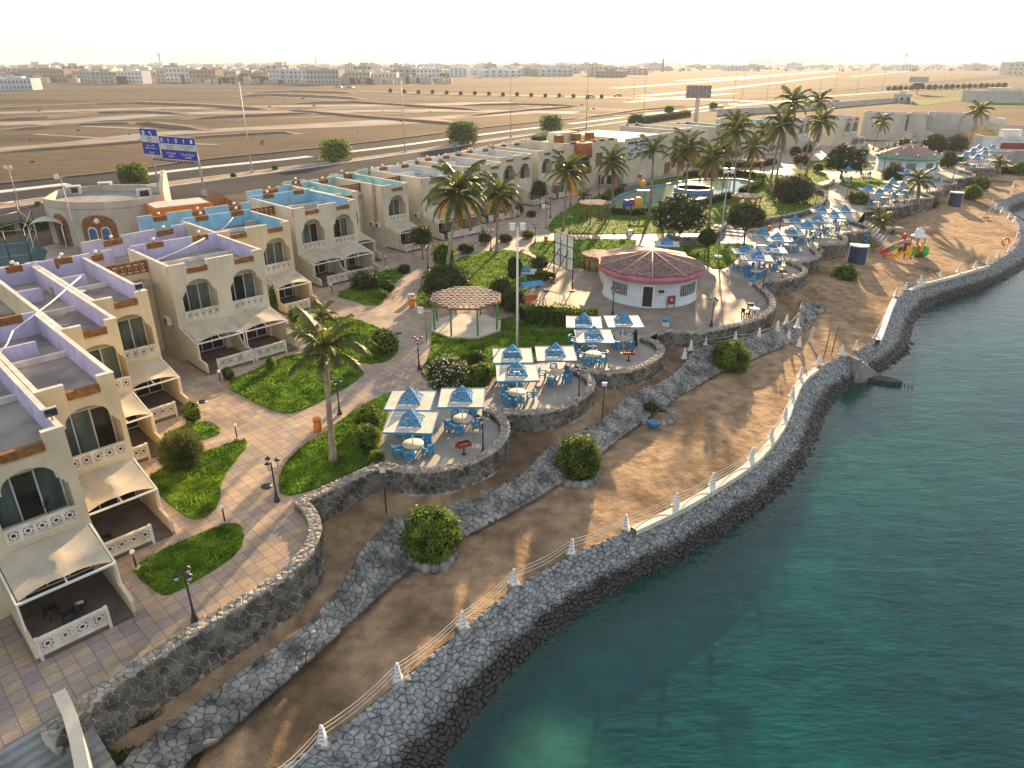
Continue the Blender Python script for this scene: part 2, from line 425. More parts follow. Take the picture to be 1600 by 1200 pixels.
def paver_mat(name, joints, cols, gloss=.42):
    m, n, b = _nodes(name); L = n.links.new
    g = n.nodes.new("ShaderNodeNewGeometry"); mp = n.nodes.new("ShaderNodeMapping"); mp.vector_type = 'TEXTURE'
    mp.inputs["Rotation"].default_value = (0, 0, ROW_A); mp.inputs["Scale"].default_value = (TILE, TILE, 1); L(g.outputs["Position"], mp.inputs[0])
    fl = n.nodes.new("ShaderNodeVectorMath"); fl.operation = 'FLOOR'; L(mp.outputs[0], fl.inputs[0])
    sp = n.nodes.new("ShaderNodeSeparateXYZ"); L(fl.outputs[0], sp.inputs[0]); cb = n.nodes.new("ShaderNodeCombineXYZ"); L(sp.outputs[0], cb.inputs[0]); L(sp.outputs[1], cb.inputs[1])
    wn = n.nodes.new("ShaderNodeTexWhiteNoise"); wn.noise_dimensions = '2D'; L(cb.outputs[0], wn.inputs["Vector"])
    r = n.nodes.new("ShaderNodeValToRGB"); r.color_ramp.interpolation = 'CONSTANT'; L(wn.outputs["Value"], r.inputs[0])
    e = r.color_ramp.elements
    e[0].color = c4(cols[0][1]); e[1].position = cols[1][0]; e[1].color = c4(cols[1][1])
    for p, c in cols[2:]: x = e.new(p); x.color = c4(c)
    br = n.nodes.new("ShaderNodeTexBrick"); br.inputs["Scale"].default_value = 1.0; br.inputs["Brick Width"].default_value = .34; br.inputs["Row Height"].default_value = .17; br.inputs["Mortar Size"].default_value = .012
    br.inputs["Color1"].default_value = (1, 1, 1, 1); br.inputs["Color2"].default_value = (.84, .84, .84, 1); br.inputs["Mortar"].default_value = (.62, .6, .58, 1); L(mp.outputs[0], br.inputs["Vector"])
    mx = n.nodes.new("ShaderNodeVectorMath"); mx.operation = 'MULTIPLY'; L(r.outputs[0], mx.inputs[0]); L(br.outputs["Color"], mx.inputs[1])
    nz = n.nodes.new("ShaderNodeTexNoise"); nz.inputs["Scale"].default_value = .35; nz.inputs["Detail"].default_value = 7; L(g.outputs["Position"], nz.inputs["Vector"])
    mr = n.nodes.new("ShaderNodeMapRange"); mr.inputs[1].default_value, mr.inputs[2].default_value, mr.inputs[3].default_value, mr.inputs[4].default_value = .3, .7, .74, 1.18; L(nz.outputs["Fac"], mr.inputs[0])
    v = n.nodes.new("ShaderNodeVectorMath"); v.operation = 'SCALE'; fc = n.nodes.new("ShaderNodeVectorMath"); fc.operation = 'FRACTION'; L(mp.outputs[0], fc.inputs[0]); ss = n.nodes.new("ShaderNodeSeparateXYZ"); L(fc.outputs[0], ss.inputs[0])
    def jt(o):
        a = n.nodes.new("ShaderNodeMath"); a.operation = 'SUBTRACT'; a.inputs[1].default_value = .5; L(o, a.inputs[0]); q = n.nodes.new("ShaderNodeMath"); q.operation = 'ABSOLUTE'; L(a.outputs[0], q.inputs[0]); return q.outputs[0]
    mxm = n.nodes.new("ShaderNodeMath"); mxm.operation = 'MAXIMUM'; L(jt(ss.outputs[0]), mxm.inputs[0]); L(jt(ss.outputs[1]), mxm.inputs[1])
    jm = n.nodes.new("ShaderNodeMapRange"); jm.inputs[1].default_value, jm.inputs[2].default_value, jm.inputs[3].default_value, jm.inputs[4].default_value = .462, .472, 1, .58; L(mxm.outputs[0], jm.inputs[0])
    jmul = n.nodes.new("ShaderNodeMath"); jmul.operation = 'MULTIPLY'; L(jm.outputs[0], jmul.inputs[0]); L(mr.outputs[0], jmul.inputs[1])
    L(mx.outputs[0], v.inputs[0]); L(jmul.outputs[0], v.inputs["Scale"])
    L(v.outputs[0], b.inputs["Base Color"])
    mr2 = n.nodes.new("ShaderNodeMapRange"); mr2.inputs[1].default_value, mr2.inputs[2].default_value, mr2.inputs[3].default_value, mr2.inputs[4].default_value = .3, .7, gloss - .1, gloss + .16; L(nz.outputs["Fac"], mr2.inputs[0]); L(mr2.outputs[0], b.inputs["Roughness"])
    b.inputs["Specular IOR Level"].default_value = .22
    bp = n.nodes.new("ShaderNodeBump"); bp.inputs["Strength"].default_value = .35; bp.inputs["Distance"].default_value = .02; L(br.outputs["Color"], bp.inputs["Height"]); L(bp.outputs[0], b.inputs["Normal"])
    return m
PC = [(0, (.50, .39, .285)), (.26, (.46, .365, .29)), (.50, (.39, .325, .30)), (.68, (.52, .395, .27)), (.82, (.42, .35, .305)), (.93, (.35, .30, .295))]
paver = paver_mat("coloured_pavers", True, PC, .5)
plaza = paver_mat("plaza_pavers", True, [(0, (.36, .30, .245)), (.35, (.33, .28, .235)), (.7, (.31, .27, .235)), (.9, (.285, .255, .23))], .66)
def grass_mat():
    return M("lawn_grass", (.065, .15, .012), .85, .35, .9, .6, 9, col2=(.155, .27, .022), grain=.3, tr=.18, spec=.1)
grassm = grass_mat()
_e = [q for q in grassm.node_tree.nodes if q.type == "VALTORGB"][0].color_ramp.elements.new(.72); _e.color = (.19, .155, .045, 1)
blade = M("grass_blades", (.095, .22, .015), .7, .4, .8, 0, 9, col2=(.20, .36, .03), grain=.3, tr=.4, spec=.15)
sandm, desertm = sand_mat(), desert_mat()
soil = M("garden_soil", (.10, .075, .05), .95, .3, 1.5, .4, 9)

# ------------------------------------------------------------------ coast lines (photo pixels -> ground)
ZW = -4.5                                            # sea level
W1 = [(70, 1146), (112, 1112), (180, 1060), (270, 1003), (330, 966), (400, 924), (452, 890), (482, 858), (494, 828), (488, 800), (467, 781)]
W1B = [(470, 783), (500, 767), (540, 749), (575, 733), (602, 725)]
T1 = [(600, 726), (630, 733), (675, 733), (712, 727), (750, 714), (777, 696), (791, 674), (788, 656), (772, 642), (757, 637)]
T2 = [(770, 639), (785, 642), (812, 644), (850, 642), (885, 633), (912, 617), (926, 602), (922, 589), (905, 579), (890, 575)]
T3 = [(905, 576), (937, 580), (965, 580), (992, 575), (1016, 565), (1032, 552), (1034, 543), (1024, 533), (1003, 526)]
T4 = [(1028, 515), (1061, 518), (1102, 517), (1144, 508), (1183, 497), (1205, 484), (1209, 470), (1200, 456), (1180, 441)]
T5 = [(1186, 439), (1214, 437), (1241, 433), (1256, 427), (1259, 421), (1250, 414), (1231, 407)]
T6 = [(1244, 409), (1262, 407), (1275, 403), (1280, 398), (1276, 392), (1268, 386)]
T7 = [(1281, 382), (1306, 381), (1320, 377), (1322, 373), (1318, 369), (1311, 366)]
T8 = [(1319, 364), (1344, 362), (1357, 359), (1359, 355), (1348, 350), (1330, 345)]
T9 = [(1354, 323), (1382, 324), (1407, 322), (1421, 318), (1415, 313)]
T10 = [(1424, 312), (1455, 309), (1458, 306), (1440, 301)]
T11 = [(1448, 300), (1460, 299), (1472, 296), (1468, 292)]
T12 = [(1474, 289), (1493, 287), (1494, 284), (1475, 281)]
T13 = [(1480, 280), (1500, 279), (1518, 276), (1524, 273), (1518, 270), (1500, 266)]
T14 = [(1508, 262), (1535, 263), (1553, 261), (1560, 257)]
# outline of the land at the foot of the walls
LB = W1[:-1] + [(476, 784)] + W1B[1:] + T1[1:8] + T2[2:9] + T3[2:8] + [(1010, 523)] + T4[:8] + [(1188, 441)] + T5[1:6] + [(1245, 410)] + T6[1:5] + [(1275, 384)] + T7[1:5] + [(1317, 365)] + T8[1:5] + [(1340, 345), (1352, 328)] + T9[1:4] + T10[1:3] + [(1450, 301)] + T11[1:3] + [(1474, 290)] + T12[1:3] + [(1484, 281)] + T13[1:4] + [(1508, 266)] + T14[1:] + [(1620, 258), (1750, 262)]
ZP = lambda py: float(np.interp(-py, [-1146, -900, -780, -730, -600, -520, -440, -400, -360, -320, -250], [-2.0, -1.9, -1.5, -1.05, -.85, -.85, -1.1, -1.4, -1.9, -1.8, -1.8]))
LBw = GG(LB, .45)
near_ext = [(-13, 7), (-30, 8), (-29, 14), G(-80, 1205)]
C1 = [(130, 1270), (180, 1205), (232, 1160), (275, 1127), (335, 1082), (360, 1067), (415, 1025), (464, 995), (516, 942), (539, 909), (561, 867), (587, 830), (612, 805), (650, 792), (700, 777), (750, 768), (800, 748), (825, 728), (845, 702), (875, 682), (917, 665), (950, 650), (975, 622), (1000, 609), (1034, 598), (1061, 580), (1080, 552), (1098, 546), (1140, 538), (1190, 527), (1222, 512), (1240, 502), (1250, 484), (1252, 468)]
C2 = [(250, 1260), (295, 1192), (327, 1160), (370, 1130), (420, 1100), (449, 1076), (512, 1029), (550, 995), (587, 961), (597, 931), (608, 898), (634, 882), (677, 867), (722, 838), (775, 822), (808, 806), (850, 786), (880, 765), (935, 724), (952, 700), (970, 680), (1000, 661), (1040, 640), (1075, 616), (1097, 600), (1106, 586), (1152, 577), (1175, 563), (1200, 553), (1240, 545), (1264, 530), (1272, 508), (1276, 488), (1274, 470)]
C3 = [(300, 1310), (400, 1228), (430, 1203), (507, 1160), (560, 1118), (624, 1066), (675, 1022), (725, 982), (805, 915), (895, 867), (979, 830), (1058, 794), (1115, 762), (1176, 722), (1207, 688), (1228, 655), (1239, 622), (1252, 592), (1281, 573), (1316, 558), (1338, 550), (1369, 532), (1379, 516), (1391, 480), (1401, 465), (1416, 455), (1440, 444), (1471, 436), (1499, 428), (1525, 421), (1545, 415), (1561, 405), (1578, 396), (1588, 384), (1593, 370), (1592, 356), (1586, 349), (1578, 342), (1567, 334), (1557, 328), (1552, 321), (1567, 313), (1600, 298), (1680, 282), (1800, 272)]
C4 = [(620, 1290), (670, 1200), (704, 1156), (756, 1096), (794, 1040), (850, 987), (925, 935), (990, 903), (1040, 884), (1120, 842), (1190, 797), (1230, 765), (1262, 715), (1275, 686), (1283, 652), (1294, 624), (1311, 612), (1345, 592), (1377, 578), (1405, 564), (1424, 545), (1419, 520), (1422, 505), (1433, 488), (1462, 471), (1515, 456), (1547, 447), (1600, 420), (1632, 398), (1640, 372), (1612, 350), (1590, 338), (1570, 333), (1600, 321), (1680, 306), (1800, 296)]
c1w = [(G(p[0], p[1], ZP(p[1]) - .05)) for p in C1]
c2w = GG(C2, -2.1); c3w = GG(C3, -2.2); c4w = GG(C4, ZW)
c3s = resample(smooth(c3w, 2), .5); c4s = resample(smooth(c4w, 2), .25)
c1s, c2s = resample(smooth(c1w, 1), .6), resample(smooth(c2w, 1), .3)

# ------------------------------------------------------------------ ground, sea bed, sea
FAR = 30000.0
far_r = [(600, 330), (3000, 1500), (FAR, FAR)]
inl = [(x - .05, y + .1) for x, y in LBw]
mb = MB()
mb.prism([(-60, 9), G(-200, 1290), G(84, 1121)] + inl[1:] + [(LBw[-1][0] + 60, LBw[-1][1] + 12), (520, 330), (3500, 2300), (FAR, 21000), (FAR, FAR), (-FAR, FAR), (-FAR, 9)], None, -.08)
struct("desert_ground", mb, desertm)

pts = [Vector(p) for p in near_ext + LBw]
edge = pts + [Vector((c3s[i][0], c3s[i][1])) for i in range(len(c3s) - 1, -1, -2)]
ctrl = np.array([(*G(p[0], p[1], .45), ZP(p[1])) for p in LB] + [(p[0], p[1], ZP(q[1])) for p, q in zip(c1w, C1)] + [(p[0], p[1], -2.12) for p in c2w] + [(p[0], p[1], -2.2) for p in c3s[::8]])
mid = []
for q in c1s[::2]:
    k = int(np.argmin(np.linalg.norm(c2s - q, axis=1))); zz0 = np.mean([ctrl[i, 2] for i in np.argsort(np.linalg.norm(ctrl[:, :2] - q, axis=1))[:1]])
    for f in (.25, .5, .75): mid.append((q[0] + (c2s[k][0] - q[0]) * f, q[1] + (c2s[k][1] - q[1]) * f, -2.1 * f + zz0 * (1 - f) - .42))
ctrl = np.vstack([ctrl, mid])
ctrl = np.vstack([ctrl, [[q[0], q[1], -2.2] for q in near_ext]])
def sand_z(P):
    P = np.asarray(P, float)[:, :2]; out = np.zeros(len(P))
    for k in range(0, len(P), 2000):
        d = np.linalg.norm(P[k:k + 2000, None] - ctrl[None, :, :2], axis=2) + .15
        w = d ** -3.6; out[k:k + 2000] = (w * ctrl[None, :, 2]).sum(1) / w.sum(1)
    return out
ep = np.array([(p.x, p.y) for p in edge])
gx, gy = np.meshgrid(np.arange(ep[:, 0].min(), 110, .9), np.arange(ep[:, 1].min(), 175, .9)); gp = np.stack([gx.ravel(), gy.ravel()], 1)
gp += np.random.RandomState(3).uniform(-.25, .25, gp.shape); gp = gp[in_poly(gp, ep)]
cin = edge + [Vector(p) for p in gp]
vs, es, fs, *_ = geometry.delaunay_2d_cdt(cin, [(i, (i + 1) % len(edge)) for i in range(len(edge))], [], 1, 1e-4)
vz = sand_z([(v.x, v.y) for v in vs]); mb = MB()
mb.v = [(v.x, v.y, vz[i] + .07 * noise.noise((v.x * .5, v.y * .5, 0)) + .03 * noise.noise((v.x * 1.6, v.y * 1.6, 3))) for i, v in enumerate(vs)]
mb.f = [tuple(f) for f in fs]; mb.m = [0] * len(fs); mb.sm = [True] * len(fs)
struct("beach", mb, sandm)

def bed_mat():
    m, n, b = _nodes("sea_bed"); L = n.links.new
    g = n.nodes.new("ShaderNodeNewGeometry")
    a = n.nodes.new("ShaderNodeTexNoise"); a.inputs["Scale"].default_value = .055; a.inputs["Detail"].default_value = 7; a.inputs["Distortion"].default_value = .5; L(g.outputs["Position"], a.inputs["Vector"])
    r = n.nodes.new("ShaderNodeValToRGB"); L(a.outputs["Fac"], r.inputs[0]); e = r.color_ramp.elements
    e[0].position, e[0].color = .34, (.005, .075, .105, 1); e[1].position, e[1].color = .50, (.014, .20, .195, 1); x = e.new(.64); x.color = (.07, .36, .25, 1)
    px, py = G(850, 1135, -5.5)
    ds = n.nodes.new("ShaderNodeVectorMath"); ds.operation = 'DISTANCE'; mp = n.nodes.new("ShaderNodeMapping"); mp.inputs["Location"].default_value = (-px, -py, 0); L(g.outputs["Position"], mp.inputs[0])
    fz = n.nodes.new("ShaderNodeVectorMath"); fz.operation = 'MULTIPLY'; fz.inputs[1].default_value = (1.0, 1.0, 0); L(mp.outputs[0], fz.inputs[0]); ds.inputs[1].default_value = (0, 0, 0); L(fz.outputs[0], ds.inputs[0])
    b2 = n.nodes.new("ShaderNodeTexNoise"); b2.inputs["Scale"].default_value = .6; b2.inputs["Detail"].default_value = 6; L(g.outputs["Position"], b2.inputs["Vector"])
    md = n.nodes.new("ShaderNodeMath"); md.operation = 'MULTIPLY_ADD'; md.inputs[1].default_value = 3.0; L(b2.outputs["Fac"], md.inputs[0]); L(ds.outputs["Value"], md.inputs[2])
    mr = n.nodes.new("ShaderNodeMapRange"); mr.interpolation_type = 'SMOOTHSTEP'; mr.inputs[1].default_value, mr.inputs[2].default_value, mr.inputs[3].default_value, mr.inputs[4].default_value = 2.6, 5.0, 1, 0; L(md.outputs[0], mr.inputs[0])
    mx = n.nodes.new("ShaderNodeMix"); mx.data_type = 'RGBA'; L(mr.outputs[0], mx.inputs[0]); L(r.outputs[0], mx.inputs[6]); mx.inputs[7].default_value = (.62, .66, .36, 1)
    v = n.nodes.new("ShaderNodeVectorMath"); v.operation = 'SCALE'; r3 = n.nodes.new("ShaderNodeMapRange"); r3.inputs[1].default_value, r3.inputs[2].default_value, r3.inputs[3].default_value, r3.inputs[4].default_value = .3, .7, .6, 1.4; L(b2.outputs["Fac"], r3.inputs[0])
    L(mx.outputs[2], v.inputs[0]); L(r3.outputs[0], v.inputs["Scale"]); L(v.outputs[0], b.inputs["Base Color"]); b.inputs["Roughness"].default_value = 1; b.inputs["Specular IOR Level"].default_value = 0
    return m
def sea_mat():
    m, n, b = _nodes("sea_water"); L = n.links.new
    g = n.nodes.new("ShaderNodeNewGeometry")
    mp = n.nodes.new("ShaderNodeMapping"); mp.inputs["Rotation"].default_value = (0, 0, R(-22)); mp.inputs["Scale"].default_value = (.55, 1.5, 1); L(g.outputs["Position"], mp.inputs[0])
    def nz(s, d, ds): t = n.nodes.new("ShaderNodeTexNoise"); t.inputs["Scale"].default_value = s; t.inputs["Detail"].default_value = d; t.inputs["Distortion"].default_value = ds; L(mp.outputs[0], t.inputs["Vector"]); return t
    a, c = nz(2.6, 5, .6), nz(.55, 3, .5)
    ad = n.nodes.new("ShaderNodeMath"); ad.operation = 'MULTIPLY_ADD'; ad.inputs[1].default_value = 2.2; L(c.outputs["Fac"], ad.inputs[0]); L(a.outputs["Fac"], ad.inputs[2])
    bp = n.nodes.new("ShaderNodeBump"); bp.inputs["Strength"].default_value = 1.0; bp.inputs["Distance"].default_value = .027; L(ad.outputs[0], bp.inputs["Height"])
    t = n.nodes.new("ShaderNodeBsdfTransparent"); t.inputs[0].default_value = (.55, .95, .96, 1)
    gl = n.nodes.new("ShaderNodeBsdfGlossy"); gl.inputs["Roughness"].default_value = .07; gl.inputs[0].default_value = (1, 1, 1, 1); L(bp.outputs[0], gl.inputs["Normal"])
    fr = n.nodes.new("ShaderNodeFresnel"); fr.inputs["IOR"].default_value = 1.35; L(bp.outputs[0], fr.inputs["Normal"])
    mx = n.nodes.new("ShaderNodeMixShader"); L(fr.outputs[0], mx.inputs[0]); L(t.outputs[0], mx.inputs[1]); L(gl.outputs[0], mx.inputs[2]); L(mx.outputs[0], n.nodes["Material Output"].inputs[0])
    df = n.nodes.new("ShaderNodeBsdfDiffuse"); w2 = n.nodes.new("ShaderNodeTexNoise"); w2.inputs["Scale"].default_value = .045; w2.inputs["Detail"].default_value = 6; L(g.outputs["Position"], w2.inputs["Vector"])
    wr = n.nodes.new("ShaderNodeValToRGB"); L(w2.outputs["Fac"], wr.inputs[0]); wr.color_ramp.elements[0].position, wr.color_ramp.elements[1].position = .36, .64; wr.color_ramp.elements[0].color, wr.color_ramp.elements[1].color = (.002, .085, .10, 1), (.010, .19, .15, 1); L(wr.outputs[0], df.inputs[0]); b3 = n.nodes.new("ShaderNodeBump"); b3.inputs["Strength"].default_value = 1.0; b3.inputs["Distance"].default_value = .16; L(ad.outputs[0], b3.inputs["Height"]); L(b3.outputs[0], df.inputs["Normal"])
    m2 = n.nodes.new("ShaderNodeMixShader"); m2.inputs[0].default_value = .32; L(t.outputs[0], m2.inputs[1]); L(df.outputs[0], m2.inputs[2]); L(m2.outputs[0], mx.inputs[1])
    return m
mb = MB(); mb.face([(-60, -60, -7.2), (FAR, -60, -7.2), (FAR, FAR * .6, -7.2), (-60, 400, -7.2)]); struct("sea_bed", mb, bed_mat())
mb = MB(); mb.face([(-60, -60, ZW), (FAR, -60, ZW), (FAR, 20900, ZW), (3400, 2290, ZW), (500, 360, ZW), (100, 200, ZW), (-60, 60, ZW)]); struct("sea_water", mb, sea_mat())

# ------------------------------------------------------------------ sloping sea wall and upper revetment, stone by stone
def band(name, label, cat, top, bot, ztop, zbot, ext, d, hh, base_m, stone_m, seed, near_n=300, lift=.06, asp=1.25):
    """stone slope between two world polylines; the near_n largest stones in view are parts, the rest one part"""
    top = np.asarray(top); j = 0; B = []
    for p in top:
        k0 = max(0, j - 4); seg = bot[k0:k0 + 60]; k = k0 + int(np.argmin(np.linalg.norm(seg - p, axis=1))); j = max(j, k); B.append(bot[j])
    B = np.array(B); ker = np.ones(15) / 15
    if len(B) > 30:
        for _ in range(3):
            for q in range(2): B[7:-7, q] = np.convolve(B[:, q], ker, 'valid')
    wid = float(np.mean(np.linalg.norm(B - top, axis=1))); slope_w = math.hypot(wid, np.mean(ztop) - np.mean(zbot))
    step = np.linalg.norm(np.diff(top, axis=0), axis=1); U = np.r_[0, np.cumsum(step)]; n = len(top)
    ztop = np.broadcast_to(ztop, n); zbot = np.broadcast_to(zbot, n)
    def fn(u, v, h):
        f = np.interp(u, U, np.arange(n)); i = min(n - 2, int(f)); f -= i
        t = top[i] * (1 - f) + top[i + 1] * f; b_ = B[i] * (1 - f) + B[i + 1] * f
        zt = ztop[i] * (1 - f) + ztop[i + 1] * f; zb = zbot[i] * (1 - f) + zbot[i + 1] * f
        w = v / slope_w; x, y, z = t[0] + (b_[0] - t[0]) * w, t[1] + (b_[1] - t[1]) * w, zt + (zb - zt) * w
        ho = math.hypot(b_[0] - t[0], b_[1] - t[1]) + 1e-6; dz = zt - zb; l = math.hypot(ho, dz)
        return (x + (b_[0] - t[0]) / ho * dz / l * h, y + (b_[1] - t[1]) / ho * dz / l * h, z + ho / l * h + lift)
    T = thing(name, label, cat, loc=(top[0][0], top[0][1], float(zbot[0])))
    mb = MB(); K = 5
    for i in range(n):
        for q in range(K + 1): mb.v.append(fn(U[i], slope_w * ext * q / K, 0))
    for i in range(n - 1):
        for q in range(K):
            a = i * (K + 1) + q; mb.f.append((a, a + 1, a + K + 2, a + K + 1)); mb.m.append(0); mb.sm.append(True)
    part("bedding", mb, base_m, T, True)
    r = random.Random(seed); cs = cells(U[-1], slope_w * ext, d, .47, seed, asp)
    cs.sort(key=lambda p: math.hypot(*fn(p[0][0], p[0][1], 0)[:2]))
    rest = MB(); got = 0
    for p in cs:
        P = fn(p[0][0], p[0][1], 0)
        if got < near_n and P[1] > 13 and abs(P[0]) < P[1] * .95 + 8:
            q = MB()
            if stone(q, p, fn, hh * r.uniform(.5, 1.4), .022, 0, r): part("stone", q, stone_m, T, True); got += 1
        else: stone(rest, p, fn, hh * r.uniform(.5, 1.4), .022, 0, r)
    o = part("stones", rest, stone_m, T, True); o["kind"] = "stuff"
    return T
SW = band("sea_wall", "long sloping grey boulder sea wall along the waterline", "sea wall", c3s, c4s, -2.2, ZW, 1.40, .31, .11, ripbase, seast, 11)
lr = MB(); r0 = random.Random(8)
for i in range(1, len(c4s) - 1):
    if c4s[i][1] > 150 or c4s[i][0] < -12: continue
    for _ in range(3 if c4s[i][1] < 70 else 2):
        t = c4s[i + 1] - c4s[i - 1]; t = t / (np.linalg.norm(t) + 1e-9); o = r0.uniform(-1.5, .7) * (1 if r0.random() < .8 else 1.6); s = r0.uniform(.10, .34); z = ZW - o * .42 * (1 if o < 0 else 1.2) - .05
        c = (c4s[i][0] + t[1] * o, c4s[i][1] - t[0] * o, z); k0 = len(lr.v); lr.ball(c, s, 0, 6, 4, r0.uniform(.5, .8))
        for q in range(k0, len(lr.v)): v = lr.v[q]; lr.v[q] = tuple(c[a] + (v[a] - c[a]) * r0.uniform(.7, 1.35) for a in range(3))
        lr.sm[-24:] = [False] * 24
o = part("loose_rocks", lr, seast, SW, True); o["kind"] = "stuff"
c1z = np.interp(np.arange(len(c1s)), np.linspace(0, len(c1s) - 1, len(C1)), [ZP(p[1]) + .06 for p in C1])
band("stone_revetment", "winding band of grey stone paving between two beach levels", "revetment", c1s, c2s, c1z, -2.0, 1.0, .34, .12, ripbase, ripst, 12)

# ------------------------------------------------------------------ promenade, pavers, plaza, terraces, lawns
prom = MB(); prom.prism([(-60, 9.5), G(-200, 1289), G(0, 1172), G(86, 1119)] + inl[1:] + [(LBw[-1][0] + 10, LBw[-1][1] + 45), (150, 250), (100, 232), (40, 195), (-20, 140), (-62, 108), (-70, 60)], None, 0.0)
PROM = struct("promenade", prom, paver)
PMAT[PROM.name] = Matrix.Identity(4)
def patch(name, px, mat, z=.012, z0=None, k=2):
    p = smooth_c([tuple(q) for q in px], k); mb = MB(); mb.prism(GG(p, 0), z0, z); return struct(name, mb, mat), GG(p, 0)
TERR = []
for nm, pts_ in (("walled_terrace", [(600, 728), (592, 700), (606, 655), (622, 628), (690, 606), (757, 637), (772, 642), (789, 656), (792, 674), (777, 696), (750, 714), (712, 728), (675, 734), (630, 734)]),
                 ("walled_terrace", [(757, 637), (764, 612), (775, 585), (830, 566), (868, 565), (890, 575), (922, 589), (927, 602), (912, 618), (885, 634), (850, 643), (812, 644)]),
                 ("walled_terrace", [(875, 560), (882, 545), (905, 530), (937, 518), (985, 520), (1003, 526), (1024, 533), (1035, 543), (1033, 553), (1016, 566), (992, 576), (965, 580), (937, 580), (905, 576)])):
    TERR.append(patch(nm, pts_, gravel, .014)[1])
PLZ = patch("cafe_plaza", [(868, 470), (845, 485), (805, 490), (800, 470), (838, 440), (850, 420), (880, 412), (905, 420), (940, 418), (1000, 400), (1090, 412), (1128, 424), (1145, 425), (1175, 437), (1200, 455), (1210, 470), (1206, 485), (1183, 498), (1144, 509), (1102, 518), (1061, 519), (1028, 516), (1003, 525), (985, 520), (937, 518), (932, 490), (900, 490)], plaza, .010)[1]
patch("walled_terrace", [(1130, 428), (1140, 405), (1160, 395), (1180, 386), (1215, 372), (1250, 352), (1275, 338), (1300, 315), (1345, 318), (1352, 325), (1330, 345), (1357, 356), (1344, 362), (1319, 365), (1311, 367), (1321, 375), (1306, 381), (1281, 383), (1268, 387), (1280, 398), (1262, 407), (1236, 407), (1252, 415), (1259, 422), (1241, 433), (1214, 437), (1186, 440), (1160, 436)], gravel, .012, k=1)
patch("walled_terrace", [(1345, 320), (1340, 300), (1380, 282), (1420, 268), (1480, 262), (1505, 240), (1560, 230), (1562, 258), (1535, 263), (1508, 264), (1524, 273), (1500, 279), (1475, 288), (1465, 298), (1440, 302), (1458, 307), (1424, 313), (1407, 322), (1382, 324)], gravel, .012, k=1)
LAWNS = [
 [(206, 894), (218, 880), (262, 856), (301, 840), (342, 822), (377, 818), (383, 848), (364, 871), (332, 893), (269, 929), (250, 931)],
 [(226, 748), (262, 728), (315, 708), (380, 686), (389, 695), (368, 720), (346, 752), (343, 790), (322, 808), (298, 814), (253, 780)],
 [(250, 682), (276, 672), (300, 661), (328, 658), (350, 675), (320, 687), (288, 692)],
 [(346, 602), (390, 582), (425, 565), (470, 552), (505, 545), (568, 582), (555, 598), (505, 625), (465, 645), (436, 646), (400, 630)],
 [(454, 513), (460, 498), (500, 496), (550, 497), (592, 512), (620, 530), (624, 548), (606, 566), (570, 570), (530, 556), (500, 542)],
 [(520, 461), (560, 444), (595, 424), (636, 417), (640, 423), (619, 440), (603, 460), (597, 477), (575, 478), (550, 470)],
 [(440, 778), (434, 752), (445, 725), (470, 699), (510, 674), (550, 645), (600, 616), (618, 612), (606, 650), (592, 690), (590, 720), (540, 744), (490, 766)],
 [(655, 582), (671, 560), (674, 540), (674, 520), (682, 505), (700, 505), (800, 500), (810, 480), (870, 488), (935, 498), (937, 514), (905, 528), (882, 545), (868, 563), (830, 568), (775, 583), (764, 602), (740, 608), (700, 607), (672, 597)],
 [(648, 474), (655, 450), (682, 425), (713, 406), (745, 396), (775, 391), (806, 392), (834, 402), (850, 424), (862, 436), (836, 444), (805, 468), (796, 480), (730, 472), (690, 480), (665, 482)],
 [(825, 386), (836, 379), (865, 376), (930, 374), (994, 374), (996, 380), (980, 397), (962, 416), (897, 421), (855, 408), (832, 396)],
 [(855, 358), (862, 344), (886, 325), (920, 311), (956, 299), (1000, 287), (1060, 275), (1130, 268), (1180, 270), (1232, 274), (1290, 290), (1296, 300), (1292, 310), (1278, 320), (1251, 331), (1214, 339), (1178, 347), (1132, 352), (1106, 364), (1060, 364), (980, 366), (897, 366), (862, 364)],
 [(1008, 393), (1030, 384), (1085, 384), (1142, 379), (1184, 384), (1160, 394), (1145, 412), (1128, 421), (1110, 419), (1080, 400)],
 [(1310, 288), (1318, 279), (1362, 278), (1405, 288), (1402, 296), (1370, 300), (1336, 297)],
 [(1236, 263), (1262, 264), (1290, 271), (1296, 280), (1275, 286), (1250, 278)],
 [(1246, 252), (1330, 250), (1390, 256), (1360, 266), (1300, 268), (1262, 262)],
]
LW = []
for i, px in enumerate(LAWNS):
    o, w = patch("lawn", px, [grassm, soil], .07, -.02, 1 if i in (5, 8, 9, 10) else 0 if i > 11 else 1); LW.append(w)
